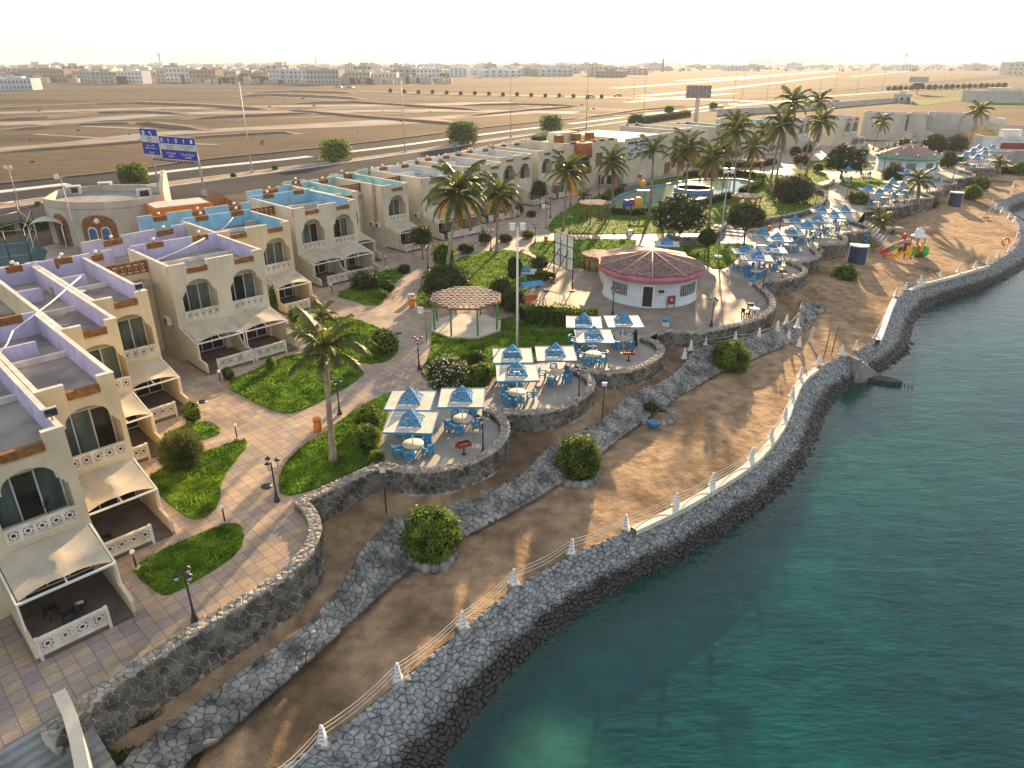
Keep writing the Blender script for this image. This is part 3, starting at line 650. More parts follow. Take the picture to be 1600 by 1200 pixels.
# grass blades, one mass per lawn
rs = np.random.RandomState(5)
for i, w in enumerate(LW):
    w = np.array(w); a = area_of(w); dist = np.linalg.norm(w.mean(0)); den = 150 if dist < 45 else 70 if dist < 75 else 24 if dist < 120 else 8
    P = rs.uniform(w.min(0), w.max(0), (int(den * np.prod(w.max(0) - w.min(0))), 2)); P = P[in_poly(P, w)]
    h = rs.uniform(.07, .2, len(P)); ang = rs.uniform(0, 6.28, len(P)); wd = rs.uniform(.025, .06, len(P)) * (1 if dist < 45 else 1.5 if dist < 75 else 2)
    clump = np.array([noise.noise((x * .9, y * .9, i)) for x, y in P]); h *= 1 + .7 * clump; h = np.minimum(h, .2)
    lx, ly = rs.normal(0, .06, len(P)), rs.normal(0, .06, len(P)); dx, dy = np.cos(ang) * wd, np.sin(ang) * wd
    V = np.empty((len(P) * 3, 3)); V[0::3] = np.c_[P[:, 0] - dx, P[:, 1] - dy, np.full(len(P), .065)]; V[1::3] = np.c_[P[:, 0] + dx, P[:, 1] + dy, np.full(len(P), .065)]; V[2::3] = np.c_[P[:, 0] + lx, P[:, 1] + ly, .065 + h]
    me = bpy.data.meshes.new("grass"); n = len(P)
    me.vertices.add(3 * n); me.vertices.foreach_set("co", V.ravel()); me.loops.add(3 * n); me.loops.foreach_set("vertex_index", np.arange(3 * n)); me.polygons.add(n); me.polygons.foreach_set("loop_start", np.arange(0, 3 * n, 3)); me.update(calc_edges=True); me.materials.append(blade)
    o = bpy.data.objects.new("grass", me); COL.objects.link(o); o["kind"] = "stuff"
# single pavers near the camera, then joined ones
promw = np.array([(-50, 16), G(0, 1172), G(86, 1119)] + inl[1:] + [(60, 150), (-60, 110)])
ca, sa = math.cos(ROW_A), math.sin(ROW_A); spots = []
for i in range(-70, 110):
    for j in range(-110, 30):
        a, b_ = (i + .5) * TILE, (j + .5) * TILE; x, y = a * ca - b_ * sa, a * sa + b_ * ca
        if 17 < y < 66 and abs(x) < .8 * y + 6: spots.append((x, y))
spots = np.array(spots); ok = in_poly(spots, promw)
for w in LW[:9] + TERR + [PLZ]: ok &= ~in_poly(spots, w)
def uvn(P): P = np.asarray(P); return P[:, 0] * .7 + P[:, 1] * .714, P[:, 0] * .714 - P[:, 1] * .7
S_, N_ = uvn(spots)
front = np.interp(S_, [-20, 6.1, 6.2, 9.8, 9.9, 13, 13.1, 20.2, 20.3, 28.5, 28.6, 36.3, 36.4, 48], [-30, -30, -34.6, -34.6, -44, -44, -48.5, -48.5, -54, -54, -63.5, -63.5, -69, -69])
ok &= N_ > front - .1
spots = spots[ok]; spots = spots[np.argsort(np.linalg.norm(spots, axis=1))]
tm = MB(); g_ = TILE / 2 - .018; tm.box((0, 0, 0), (2 * g_, 2 * g_, .036), skip="b"); tme = tm.mesh("paver", paver)
restt = MB(); got = 0
for x, y in spots:
    z = -.006 + rng.uniform(-.004, .004)
    if got < 300 and abs(x) < y * .8: link("paver", tme, PROM, loc=(x, y, z), rz=ROW_A); got += 1
    else: restt.box((x, y, z), (2 * g_, 2 * g_, .036), 0, ROW_A, "b")
o = part("pavers", restt, paver, PROM); o["kind"] = "stuff"

# ------------------------------------------------------------------ stone retaining walls
def stone_wall(px, label, parts_n, d=.42, h1=.45, wd=.62, zb=None, seed=1, closed_h=None, zin=0.0):
    p = resample(smooth(GG(px, h1), 2), .4); n = len(p)
    row = np.array([q[1] for q in px]); zbs = np.interp(np.linspace(0, 1, n), np.linspace(0, 1, len(px)), [(ZP(q[1]) if zb is None else zb) for q in px])
    L_, R_ = offset(p, wd / 2), offset(p, -wd / 2); U = np.r_[0, np.cumsum(np.linalg.norm(np.diff(p, axis=0), axis=1))]
    T = thing("stone_wall", label, "stone wall", loc=(p[0][0], p[0][1], float(zbs[0])))
    mb = MB()
    for i in range(n - 1):
        a, b_, c_, d_ = L_[i], L_[i + 1], R_[i + 1], R_[i]; z0, z1 = zbs[i] - .3, zbs[i + 1] - .3
        mb.face([(*d_, z0), (*c_, z1), (*c_, h1 - .06), (*d_, h1 - .06)]); mb.face([(*b_, z1), (*a, z0), (*a, h1 - .06), (*b_, h1 - .06)]); mb.face([(*d_, h1 - .06), (*c_, h1 - .06), (*b_, h1 - .06), (*a, h1 - .06)])
    for i, s in ((0, 1), (n - 1, -1)):
        a, d_ = L_[i], R_[i]; mb.face([(*a, zbs[i] - .3), (*d_, zbs[i] - .3), (*d_, h1 - .06), (*a, h1 - .06)][::s])
    part("wall_core", mb, mortar, T, True)
    def side(Q, sgn, zlo):
        def fn(u, v, h):
            f = np.interp(u, U, np.arange(n)); i = min(n - 2, int(f)); f -= i
            q = Q[i] * (1 - f) + Q[i + 1] * f; z0 = zlo[i] * (1 - f) + zlo[i + 1] * f
            t = Q[i + 1] - Q[i]; t = t / (np.linalg.norm(t) + 1e-9)
            return (q[0] + t[1] * h * sgn, q[1] - t[0] * h * sgn, z0 + (h1 - .08 - z0) * v / hh)
        return fn
    r = random.Random(seed); rest = MB(); got = 0
    for Q, sgn, zlo in ((R_, 1, zbs - .1), (L_, -1, np.full(n, zin) if zb is None else zbs)):
        hh = h1 - float(np.mean(zlo)); fn = side(Q, sgn, zlo); cs = cells(U[-1], hh, d * .85, .38, seed + 5 * sgn, 1.6, .5)
        cs.sort(key=lambda c: math.hypot(*fn(c[0][0], c[0][1], 0)[:2]))
        for c in cs:
            c = [(q[0] if sgn == 1 else q[0], q[1]) for q in c]
            if sgn == -1: c = c[::-1]
            if got < parts_n and sgn == 1:
                q = MB()
                if stone(q, c, fn, r.uniform(.05, .10), .042, 0, None, -.02): part("stone", q, wallst, T, True); got += 1
            else: stone(rest, c, fn, r.uniform(.05, .10), .042, 0, None, -.02)
    if rest.v: o = part("stones", rest, wallst, T, True); o["kind"] = "stuff"
    def top(u, v, h):
        f = np.interp(u, U, np.arange(n)); i = min(n - 2, int(f)); f -= i
        a = L_[i] * (1 - f) + L_[i + 1] * f; b_ = R_[i] * (1 - f) + R_[i + 1] * f; w = v / wd * 1.12 - .06
        return (b_[0] + (a[0] - b_[0]) * w, b_[1] + (a[1] - b_[1]) * w, h1 - .06 + h)
    cp = MB()
    for c in cells(U[-1], wd, .24, .36, seed + 3, 1.3): stone(cp, c, top, r.uniform(.05, .13), .012, 0, r, -.03)
    o = part("coping_stones", cp, copst, T, True); o["kind"] = "stuff"
    return T
stone_wall(W1, "dark stone retaining wall curving along the nearest coloured paving", 300, .34, seed=1)
stone_wall(W1B, "short dark stone wall below the lawn strip with the palm", 60, .34, seed=2)
stone_wall(T1, "curved stone wall round the nearest terrace of blue umbrellas", 200, .36, seed=3)
stone_wall(T2, "curved stone wall round the second terrace of blue umbrellas", 150, .38, seed=4)
stone_wall(T3, "curved stone wall round the third terrace with women at a table", 120, .4, seed=5)
stone_wall(T4, "long curved stone wall edging the plaza of the round cafe", 100, .5, seed=6)
for k, (t, lb) in enumerate(((T5, "stone wall round the first umbrella terrace right of the pink cafe"), (T6, "stone wall round the second umbrella terrace right of the pink cafe"), (T7, "stone wall round the third umbrella terrace right of the pink cafe"), (T8, "stone wall round the umbrella terrace beside the beach steps"), (T9, "stone wall round the umbrella terrace just beyond the beach steps"), (T10, "low stone wall under the umbrellas behind the short date palm"), (T11, "small stone wall bend below the green cafe terrace"), (T12, "short stone wall bend nearest the green cafe"), (T13, "stone wall round the loungers beside the green cafe"), (T14, "far stone wall under the crowded umbrellas"))):
    stone_wall(t, lb, 0, .55, seed=10 + k)
stone_wall([(1042, 366), (1058, 370), (1085, 371), (1112, 366), (1130, 355), (1134, 346)], "low stone wall at the foot of the pool lawn", 0, .5, .9, .45, 0, 31)
stone_wall([(1146, 348), (1180, 346), (1214, 338), (1251, 331), (1279, 320), (1292, 309), (1290, 297), (1270, 292)], "long stone wall holding up the pool lawn beside the terraces", 0, .5, .9, .45, 0, 32)
stone_wall([(1262, 291), (1285, 290), (1300, 286), (1303, 280)], "short stone wall below the small far lawn", 0, .5, .7, .45, 0, 33)
# ------------------------------------------------------------------ chalets
H_ = 8.15
SHARED = {}
def shared(key, fn):
    if key not in SHARED: SHARED[key] = fn()
    return SHARED[key]
def m_block():
    m = MB(); s = .25
    m.bb(-s, s, .02, .05, -s, s, 1)                                      # dark sheet standing in for the shade in the slots
    for a, b, c, d in ((-s, s, -s, -s + .05), (-s, s, s - .05, s), (-s, -s + .05, -s + .05, s - .05), (s - .05, s, -s + .05, s - .05)): m.bb(a, b, -.03, .02, c, d, 0, "k")
    q = .15
    for a, b, c, d in ((-q, q, -q, -q + .07), (-q, q, q - .07, q), (-q, -q + .07, -q + .07, q - .07), (q - .07, q, -q + .07, q - .07)): m.bb(a, b, -.022, .02, c, d, 0, "k")
    for a, b, c, d in ((-s + .05, -q, -.03, .03), (q, s - .05, -.03, .03), (-.03, .03, -s + .05, -q), (-.03, .03, q, s - .05)): m.bb(a, b, -.018, .02, c, d, 0, "k")
    for sx in (-1, 1):
        for sz in (-1, 1): m.bb(sx * .2 - .045, sx * .2 + .045, -.02, .02, sz * .2 - .045, sz * .2 + .045, 0, "k")
    m.bb(-.035, .035, -.03, .02, -.035, .035, 1, "k")  # dark block in place of the shaded centre hole
    return m.mesh("breeze_block", [wstone, dark])
def m_door(w, h):
    m = MB(); t = .07
    m.bb(-w / 2, w / 2, 0, .08, 0, t); m.bb(-w / 2, w / 2, 0, .08, h - t, h)
    for i in range(4):
        x = -w / 2 + t / 2 + i * (w - t) / 3; m.bb(x - t / 2, x + t / 2, -.01, .07, t, h - t)
    return m.mesh("sliding_door", white)
def m_pane(w, h):
    m = MB(); m.bb(-w / 2, w / 2, .03, .05, 0, h); return m
def m_box(n, d, mat):
    m = MB(); m.box((0, 0, 0), d); return m.mesh(n, mat)
PROF = [(1.45, 5.5), (1.33, 5.5), (1.33, 5.68), (1.2, 5.68), (1.2, 5.85), (1.06, 5.85), (1.06, 6.02)] + [(1.06 * math.cos(t), 6.02 + .72 * math.sin(t)) for t in np.linspace(.12, math.pi / 2, 7)]
def arch_face(m, cx, y, zt, dep, steps=PROF):
    full = [(-a, b) for a, b in steps] + [(a, b) for a, b in steps[::-1][1:]]
    for (xa, za), (xb, zb) in zip(full, full[1:]):
        if xb - xa > 1e-4: m.face([(cx + xa, y, za), (cx + xb, y, zb), (cx + xb, y, zt), (cx + xa, y, zt)])
        m.face([(cx + xa, y, za), (cx + xa, y + dep, za), (cx + xb, y + dep, zb), (cx + xb, y, zb)])
def chalet(label, s0, s1, nf, nb, mods, lin, wall=cream, curb=7.0, org=None, ang=ROW_A, aw=None, lamps=True, terr=4.15, blocks=True, lwall=True, rwall=True, backm=True, low=True):
    W = s1 - s0; w = W / mods; D = nf - nb
    o = org or (s0 * .7 + nf * .714, s0 * .714 - nf * .7)
    T = thing("chalet", label, "house", (o[0], o[1], 0), ang, "arched chalets in the holiday row")
    m = MB(); OP = 1.45; zb = 7.25
    nts = []
    for k in range(mods):
        x0 = k * w; cx = x0 + w * .54; nts.append((x0 + w * .36, x0 + w * .78))
        m.face([(x0, 0, 0), (cx - OP, 0, 0), (cx - OP, 0, zb), (x0, 0, zb)]); m.face([(cx + OP, 0, 0), (x0 + w, 0, 0), (x0 + w, 0, zb), (cx + OP, 0, zb)])
        arch_face(m, cx, 0, zb, .28)
        m.face([(cx - OP, 0, 2.75), (cx + OP, 0, 2.75), (cx + OP, 0, 3.42), (cx - OP, 0, 3.42)])
        m.face([(cx - OP, 0, 3.42), (cx + OP, 0, 3.42), (cx + OP, 1.6, 3.42), (cx - OP, 1.6, 3.42)])
        m.face([(cx - OP, 0, 2.75), (cx - OP, .6, 2.75), (cx + OP, .6, 2.75), (cx + OP, 0, 2.75)])
        for sx in (-1, 1):
            X = cx + sx * OP
            m.face([(X, 0, .25), (X, .6, .25), (X, .6, 2.75), (X, 0, 2.75)][::sx]); m.face([(X, 0, 3.42), (X, 1.6, 3.42), (X, 1.6, 6.8), (X, .28, 6.8), (X, .28, 5.5), (X, 0, 5.5)][::sx])
        m.face([(cx - OP, 1.6, 3.42), (cx + OP, 1.6, 3.42), (cx + OP, 1.6, 6.8), (cx - OP, 1.6, 6.8)]); m.face([(cx - OP, .28, 6.8), (cx - OP, 1.6, 6.8), (cx + OP, 1.6, 6.8), (cx + OP, .28, 6.8)])
        m.face([(cx - OP, .6, .25), (cx + OP, .6, .25), (cx + OP, .6, 2.75), (cx - OP, .6, 2.75)])
    # parapet over the facade, notched
    xs = 0.0
    for a, b in nts:
        m.bb(xs, a, 0, .24, zb, H_, 0, "b"); m.bb(a, b, 0, .24, zb - .02, zb + .08, 0); xs = b
    m.bb(xs, W, 0, .24, zb, H_, 0, "b")
    # side and back walls
    for X, sg in ((0, 1), (W, -1)):
        m.face([(X, D, 0), (X, 0, 0), (X, 0, H_), (X, D, H_)][::sg])
        a, b = (X, X + .22 * sg)
        m.bb(a + .001 * sg, b, .24, D, 6.6, H_ - .002, 0, "b")
    m.face([(W, D, 0), (0, D, 0), (0, D, H_), (W, D, H_)])
    part("wall", m, wall, T)
    r = MB(); r.face([(.2, .2, 6.9), (W - .2, .2, 6.9), (W - .2, D, 6.9), (.2, D, 6.9)])
    r.bb(.22, W - .22, D * .0 + min(D - 3, 8.0) - .15, min(D - 3, 8.0) + .15, 6.88, 7.22, 1)
    part("roof", r, [roofm, wstone], T)
    # painted inner faces of the parapets
    l = MB()
    yc = min(D - 3, 8.0)
    l.bb(.222, .235, .25, D - .25, 6.9, H_ - .03); l.bb(W - .235, W - .222, .25, D - .25, 6.9, H_ - .03)
    xs = .24
    for a, b in nts + [(W - .24, W - .24)]:
        l.bb(xs, a, .242, .256, 6.9, H_ - .03); xs = b
        if b < W - .3: l.bb(a, b, .242, .256, 6.9, zb)
    bn = []; k = max(1, round(W / 4))
    for i in range(k): bn.append((W * (i + .38) / k, W * (i + .74) / k))
    xs = .22
    for a, b in bn + [(W - .22, W - .22)]:
        l.bb(xs, a, D - .25, D - .01, 6.9, H_ + .25); xs = b
        if b < W - .3: l.bb(a, b, D - .25, D - .01, 6.9, H_ - .25)
    if D > 11.5: l.bb(.24, W * .62, D * .66 - .1, D * .66 + .1, 6.9, 7.9)
    part("parapet_lining", l, lin, T)
    c = MB()
    for X in (0, W - .26): c.bb(X, X + .26, .27, D, H_, H_ + .05)
    xs = -.02
    for a, b in nts + [(W + .02, W + .02)]:
        c.bb(xs, a, -.03, .27, H_, H_ + .05); xs = b
    part("coping", c, wstone, T)
    pb = shared("planter%.2f" % (w * .42), lambda: m_box("planter_box", (w * .42 - .02, .3, .42), brown))
    for a, b in nts: part("planter_box", pb, None, T, loc=((a + b) / 2, .06, zb + .295))
    for a, b in bn:
        part("planter_box", shared("bplanter%.2f" % (W * .36 / k), lambda: m_box("planter_box", (W * .36 / k - .02, .34, .5), brown)), None, T, loc=((a + b) / 2, D - .1, H_ + .0))
        if lamps:
            q = shared("globe", lambda: _globe()); part("globe_lamp", q, None, T, loc=((a + b) / 2, D - .05, H_ + .25))
    dm = shared("door_u", lambda: m_door(2.9, 2.55)); dl = shared("door_l", lambda: m_door(2.9, 2.45))
    pu = shared("pane_u", lambda: m_pane(.86, 2.42).mesh("pane", curt)); pd = shared("pane_d", lambda: m_pane(.86, 2.32).mesh("pane", glassd))
    bl = shared("block", m_block)
    for k in range(mods):
        cx = k * w + w * .54
        for dmesh, y, z, pm, alt in ((dm, 1.5, 3.44, pu, pd), (dl, .5, .27, pd, pd)):
            d = part("sliding_door", dmesh, None, T, loc=(cx, y, z))
            for q in range(3): part("pane", pm if rng.random() < .6 else alt, None, d, loc=(-.943 + q * .943, 0, .07))
        bm = MB(); bm.bb(cx - OP + .002, cx + OP - .002, .02, .14, 3.4, 3.5); bm.bb(cx - OP + .002, cx + OP - .002, .0, .15, 4.06, 4.18)
        if not blocks: bm.bb(cx - OP, cx + OP, .05, .1, 3.5, 4.06)
        for q in range(6):
            X = cx - OP + .03 + q * (2 * OP - .06) / 5; bm.bb(X - .04, X + .04, .02, .13, 3.5, 4.06)
        B = part("balustrade", bm, wstone, T)
        if blocks:
            for q in range(5): part("breeze_block", bl, None, B, loc=(cx - OP + .03 + (q + .5) * (2 * OP - .06) / 5, .06, 3.78))
    # verandah: floor, side walls, awnings, front balustrade
    aws = aw if aw is not None else list(range(mods))
    for k in aws:
        x0 = k * w; x1 = x0 + w; v = MB()
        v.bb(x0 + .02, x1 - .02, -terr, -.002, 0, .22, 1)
        def sidewall(X, solid, th=.16):
            a, b = X - th / 2, X + th / 2
            pr = [(-.002, 0), (-terr, 0), (-terr, .85), (-terr + .25, 1.0)] + ([(-2.7, 1.05), (-2.85, 2.3), (-.002, 3.0)] if solid else [(-2.5, 1.0), (-2.0, 1.25), (-1.5, 1.9), (-.9, 2.3), (-.002, 2.4)])
            v.face([(a, y, z) for y, z in pr][::-1]); v.face([(b, y, z) for y, z in pr])
            for (ya, za), (yb, zc) in zip(pr, pr[1:] + pr[:1]): v.face([(a, ya, za), (b, ya, za), (b, yb, zc), (a, yb, zc)][::-1])
        sidewall(x0 + .1, k == aws[0] or not (k - 1) in aws); 
        if k == aws[-1] or (k + 1) not in aws: sidewall(x1 - .1, True)
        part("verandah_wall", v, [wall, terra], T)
        bm = MB(); xa, xb = (x0 + .25, x1 - 1.15) if k == aws[-1] or mods == 1 else (x0 + 1.05 if k == 0 else x0 + .2, x1 - .1)
        bm.bb(xa, xb, -terr + .02, -terr + .16, .0, .42); bm.bb(xa, xb, -terr, -terr + .18, .98, 1.1); bm.bb(xa, xb, -terr + .08, -terr + .1, .42, .98)
        bm.bb(xa - .08, xa + .06, -terr - .01, -terr + .19, 0, 1.14); bm.bb(xb - .06, xb + .08, -terr - .01, -terr + .19, 0, 1.14)
        B = part("balustrade", bm, wstone, T); nb_ = 4
        if blocks:
            for q in range(nb_): part("breeze_block", bl, None, B, loc=(xa + (q + .5) * (xb - xa) / nb_, -terr + .06, .7))
        fr = MB(); za, zc = 3.0, 2.38; t = .07
        fr.beam((x0 + .08, -.03, za), (x1 - .08, -.03, za), t); fr.beam((x0 + .08, -3.05, zc), (x1 - .08, -3.05, zc), .09); fr.beam((x0 + .1, -.03, za), (x0 + .1, -3.05, zc), t); fr.beam((x1 - .1, -.03, za), (x1 - .1, -3.05, zc), t); fr.beam((x0 + w / 2, -.03, za + .02), (x0 + w / 2, -3.05, zc + .02), t)
        for X in (x0 + .1, x1 - .1): fr.beam((X, -3.05, zc), (X, -3.05, .95), .07)
        part("awning_frame", fr, white, T)
        cl = MB(); nx, ny = 10, 5; i0 = 0
        for j in range(ny + 1):
            for i in range(nx + 1):
                f, g = i / nx, j / ny; y = -.08 - 2.85 * g * (1 - .05 * abs(math.sin(2 * math.pi * f))); z = za + (zc - za) * g + .05 + .26 * (1 - abs(2 * f - 1) ** 1.5) * (.3 + .7 * g) - .10 * abs(math.sin(2 * math.pi * f)) ** .7 * math.sin(math.pi * g)
                cl.v.append((x0 + .2 + (w - .4) * f, y, z))
        for j in range(ny):
            for i in range(nx):
                a = j * (nx + 1) + i; cl.f.append((a, a + 1, a + nx + 2, a + nx + 1)); cl.m.append(0); cl.sm.append(True)
        part("awning", cl, awn, T)
    return T
def _globe():
    m = MB(); m.lathe([(.05, 0), (.05, .14)], 8, mi=1); m.ball((0, 0, .28), .16, 0); return m.mesh("globe_lamp", [M("lamp_globe", (.82, .82, .78), .35, .03, 3), dark])

CH = {}
CH['A0'] = chalet("nearest cream chalet, cut by the left edge, verandah chairs under its canopy", -6.2, 6.05, -34.0, -46.6, 3, lilac, cream, aw=[2], lamps=False)
CH['B'] = chalet("cream chalet set back just behind the nearest one, glowing sand coloured canopy", 6.1, 9.78, -38.9, -52.5, 1, lilac, cream, lamps=False)
CH['C'] = chalet("narrow yellowish chalet third from the near end of the row", 9.8, 13.0, -48.0, -66.4, 1, lilac, cream)
CH['C2'] = chalet("narrow chalet with floodlight on its parapet beside the first passage", 13.05, 16.7, -52.8, -66.5, 1, lilac, cream)
CH['D'] = chalet("double chalet with two grey curtained arches facing the palm lawn", 20.25, 28.4, -58.3, -66.8, 2, lilac, pale)
CH['E'] = chalet("chalet with light blue roof walls behind the double chalet by the palm lawn", 28.45, 36.2, -67.4, -75.5, 2, skyb, cream, aw=[1])
CH['F'] = chalet("double chalet with two dark arches and pale blue roof in mid row", 39.85, 48.05, -73.1, -83.0, 2, skyb, pale)
CH['F2'] = chalet("sliver of a turquoise roofed chalet behind the mid row double chalet", 48.1, 51.8, -78.1, -90.3, 1, turq, pale)
CH['G'] = chalet("single arch chalet with an iron ladder on its side wall", 56.3, 60.4, -79.0, -92.0, 1, turq, pale)
CH['H'] = chalet("white roofed chalet behind the two tall palms and their yellow fronds", 64.2, 72.5, -80.6, -93.0, 2, whitish, pale, blocks=False)
CH['H2'] = chalet("white roofed chalet between the two tall palms and the dark verandah tree", 76.4, 84.4, -85.0, -97.0, 2, whitish, pale, blocks=False)
CH['I'] = chalet("pale chalet with one open arch above a small verandah tree", 88.6, 96.5, -89.6, -100.0, 2, whitish, pale, blocks=False, aw=[1])
CH['J'] = chalet("pale chalet hidden by the palm beside the round pergola", 100.3, 107.9, -91.3, -103.0, 2, whitish, pale, blocks=False)
# boundary wall pieces of the road side, seen as painted parapets
def back_wall(label, a, b, lin, wall=greyp, n=2, h=H_ + .2):
    pa, pb = np.array(G(*a, H_)), np.array(G(*b, H_)); d = pb - pa; L_ = np.linalg.norm(d); an = math.atan2(d[1], d[0])
    T = thing("roof_wing", label, "roof wing", (pa[0], pa[1], 0), an, "painted rear roof wings")
    m = MB(); ns = [(L_ * (i + .36) / n, L_ * (i + .70) / n) for i in range(n)]; xs = 0
    m.bb(0, L_, 0, .25, 0, 7.6, 0, "b")
    for p, q in ns + [(L_, L_)]: m.bb(xs, p, 0, .25, 7.6, h, 0); xs = q
    part("wall", m, wall, T)
    l = MB(); xs = .0
    for p, q in ns + [(L_, L_)]:
        l.bb(xs, p, -.016, -.002, 6.5, h - .04); xs = q
        if q < L_: l.bb(p, q, -.016, -.002, 6.5, 7.6)
    part("parapet_lining", l, lin, T)
    r = MB(); r.bb(0, L_, -6.5, -.02, 6.3, 6.5); part("roof", r, roofm, T)
    for p, q in ns:
        part("planter_box", m_box("planter_box", (q - p - .02, .36, .5), brown), None, T, loc=((p + q) / 2, .1, 7.86))
        part("globe_lamp", shared("globe", _globe), None, T, loc=((p + q) / 2, .15, 8.11))
    return T
back_wall("lilac rear roof wing at the far left edge beside the court fence", (-90, 438), (62, 412), lilac, n=2)
back_wall("lilac rear roof wing behind the narrow yellowish chalet", (64, 414), (176, 393), lilac, n=2)
back_wall("lilac rear roof wing in front of the arched club building", (128, 383), (292, 352), lilac, n=2)
back_wall("sky blue rear roof wing beside the orange trimmed kiosk", (215, 342), (392, 318), skyb, n=3)
back_wall("blue rear roof wing just right of the orange trimmed kiosk", (386, 302), (452, 291), skyb, n=1)
back_wall("turquoise rear roof wing nearest the paved road verge", (440, 293), (560, 270), turq, n=3)
back_wall("turquoise rear roof wing with green planters on top", (560, 268), (640, 256), turq, n=2)
back_wall("white rear roof wing with a row of planters and globes", (636, 254), (730, 237), whitish, n=3)
back_wall("white rear roof wing nearest the square clipped roadside trees", (722, 238), (830, 217), whitish, n=4)
# passages closed by pierced parapets
def passage(label, s0, s1, n, mat, h=6.95):
    o = (s0 * .7 + n * .714, s0 * .714 - n * .7); T = thing("passage_wall", label, "wall", (o[0], o[1], 0), ROW_A); w = s1 - s0
    m = MB(); m.bb(.02, w - .02, 0, .2, 0, h); part("wall", m, mat, T)
    m = MB(); m.bb(.02, w - .02, 0, .2, h + .95, h + 1.08); m.bb(.02, .1, 0, .2, h, h + .95); m.bb(w - .1, w - .02, 0, .2, h, h + .95); part("parapet", m, brown, T)
    k = max(3, int(w / .55)); bw = shared("brownblock", lambda: m_block_b())
    for q in range(k): part("breeze_block", bw, None, T, loc=(.1 + (q + .5) * (w - .2) / k, .08, h + .5))
def m_block_b():
    m = MB(); s = .25; m.bb(-s, s, .05, .08, -.44, .44, 1)
    for a, b, c, d in ((-s, s, -.45, -.38), (-s, s, .38, .45), (-s, -s + .07, -.38, .38), (s - .07, s, -.38, .38), (-.14, .14, -.2, -.12), (-.14, .14, .12, .2), (-.14, -.07, -.12, .12), (.07, .14, -.12, .12)): m.bb(a, b, -.04, .05, c, d, 0, "k")
    return m.mesh("breeze_block", [brown, wstone])
passage("beige passage wall topped by brown pierced blocks, beside the double chalet", 16.75, 20.2, -62.4, cream)
passage("beige passage wall topped by brown pierced blocks, second along the row", 36.25, 39.8, -77.2, cream)
passage("beige passage wall with brown pierced top beside the ladder chalet", 51.85, 56.25, -84.0, pale)
passage("beige passage wall with brown pierced top left of the tall palms", 60.45, 64.15, -85.5, pale)
passage("beige passage wall with brown pierced top behind the tall palms", 72.55, 76.35, -88.0, pale)

# far blocks behind the palms and the row that turns to the right
for lb, px, an, D, mods, lin in (("pale far chalet just right of the painted mural wall", (1050, 203), 42, 16, 2, whitish), ("pale far chalet behind the central palm clump", (1120, 199), 40, 14, 2, turq), ("pale far chalet behind the tallest palm clump", (1190, 191), 44, 14, 2, turq), ("pale far chalet between the palm clump and twin arches", (1250, 187), 48, 12, 2, lilac)):
    chalet(lb, 0, 8.2, 0, -D, mods, lin, greyp, org=G(px[0], px[1], H_), ang=R(an), blocks=False)
for lb, px, an, D in (("grey far chalet with twin arched windows left of the small palm", (1322, 184), 38, 9), ("large grey side wall chalet right of the far small palm", (1418, 178), 57, 12.5), ("grey chalet fifth from the right end with a narrow arch", (1450, 178.5), 58, 5), ("broad grey chalet wall left of the leaning right hand palm", (1506, 178.5), 57, 10), ("last grey chalet wall behind the leaning right hand palm", (1546, 180), 58, 7)):
    chalet(lb, 0, 8, 0, -D, 2, lilac, greyp, org=G(px[0], px[1], H_), ang=R(an), blocks=False)

# house with the round rust coloured balcony, and the mural wall block
def balcony_house():
    x, y = G(880, 232, 8.15); T = thing("corner_house", "white corner house with a round rust red balcony and roof terrace", "house", (x, y, 0), R(43))
    m = MB(); m.bb(0, 16, 0, 12, 0, 8.2); m.bb(0, 16, 0, .25, 8.2, 9); m.bb(0, .25, .25, 12, 8.2, 9); m.bb(15.75, 16, .25, 12, 8.2, 9); part("wall", m, pale, T)
    m = MB(); m.lathe([(2.1, 6.2), (2.1, 8.95)], 20, (5.2, 0, 0)); part("round_balcony", m, M("rust_render", (.40, .12, .06), .8, .15, 1.5, .1), T)
    m = MB(); m.lathe([(2.1, 3.3), (2.1, 4.5)], 20, (5.2, 0, 0)); part("lower_balcony", m, brown, T)
    m = MB(); m.lathe([(1.7, 4.5), (1.7, 6.2)], 16, (5.2, 0, 0)); part("balcony_window", m, glassd, T)
    for X in (9.5, 12.8):
        m = MB(); m.bb(X, X + 2, -.04, .02, 4.2, 6.6); part("window", m, brown, T)
    m = MB(); m.lathe([(3.2, 0), (3.2, 3.1)], 18, (13, .5, 0)); part("round_bay", m, greyp, T)
    for k in range(5):
        a = R(-150 + 30 * k); m = MB(); m.box((13 + 3.22 * math.cos(a), .5 + 3.22 * math.sin(a), 1.6), (.06, 1.1, 1.7), 0, a); part("window", m, glassd, T)
    for k in range(5):
        m = MB(); m.bb(2 + 2.8 * k, 3.6 + 2.8 * k, -.02, .3, 8.7, 9.15); part("planter_box", m, brown, T)
    m = MB()
    for X in (3, 8, 12): m.bb(X, X + 1.4, 4, 5.4, 8.2, 10.0)
    part("roof_hut", m, brown, T)
    m = MB(); m.bb(5, 11, 6, 9, 8.2, 10.2); part("stair_head", m, pale, T)
balcony_house()
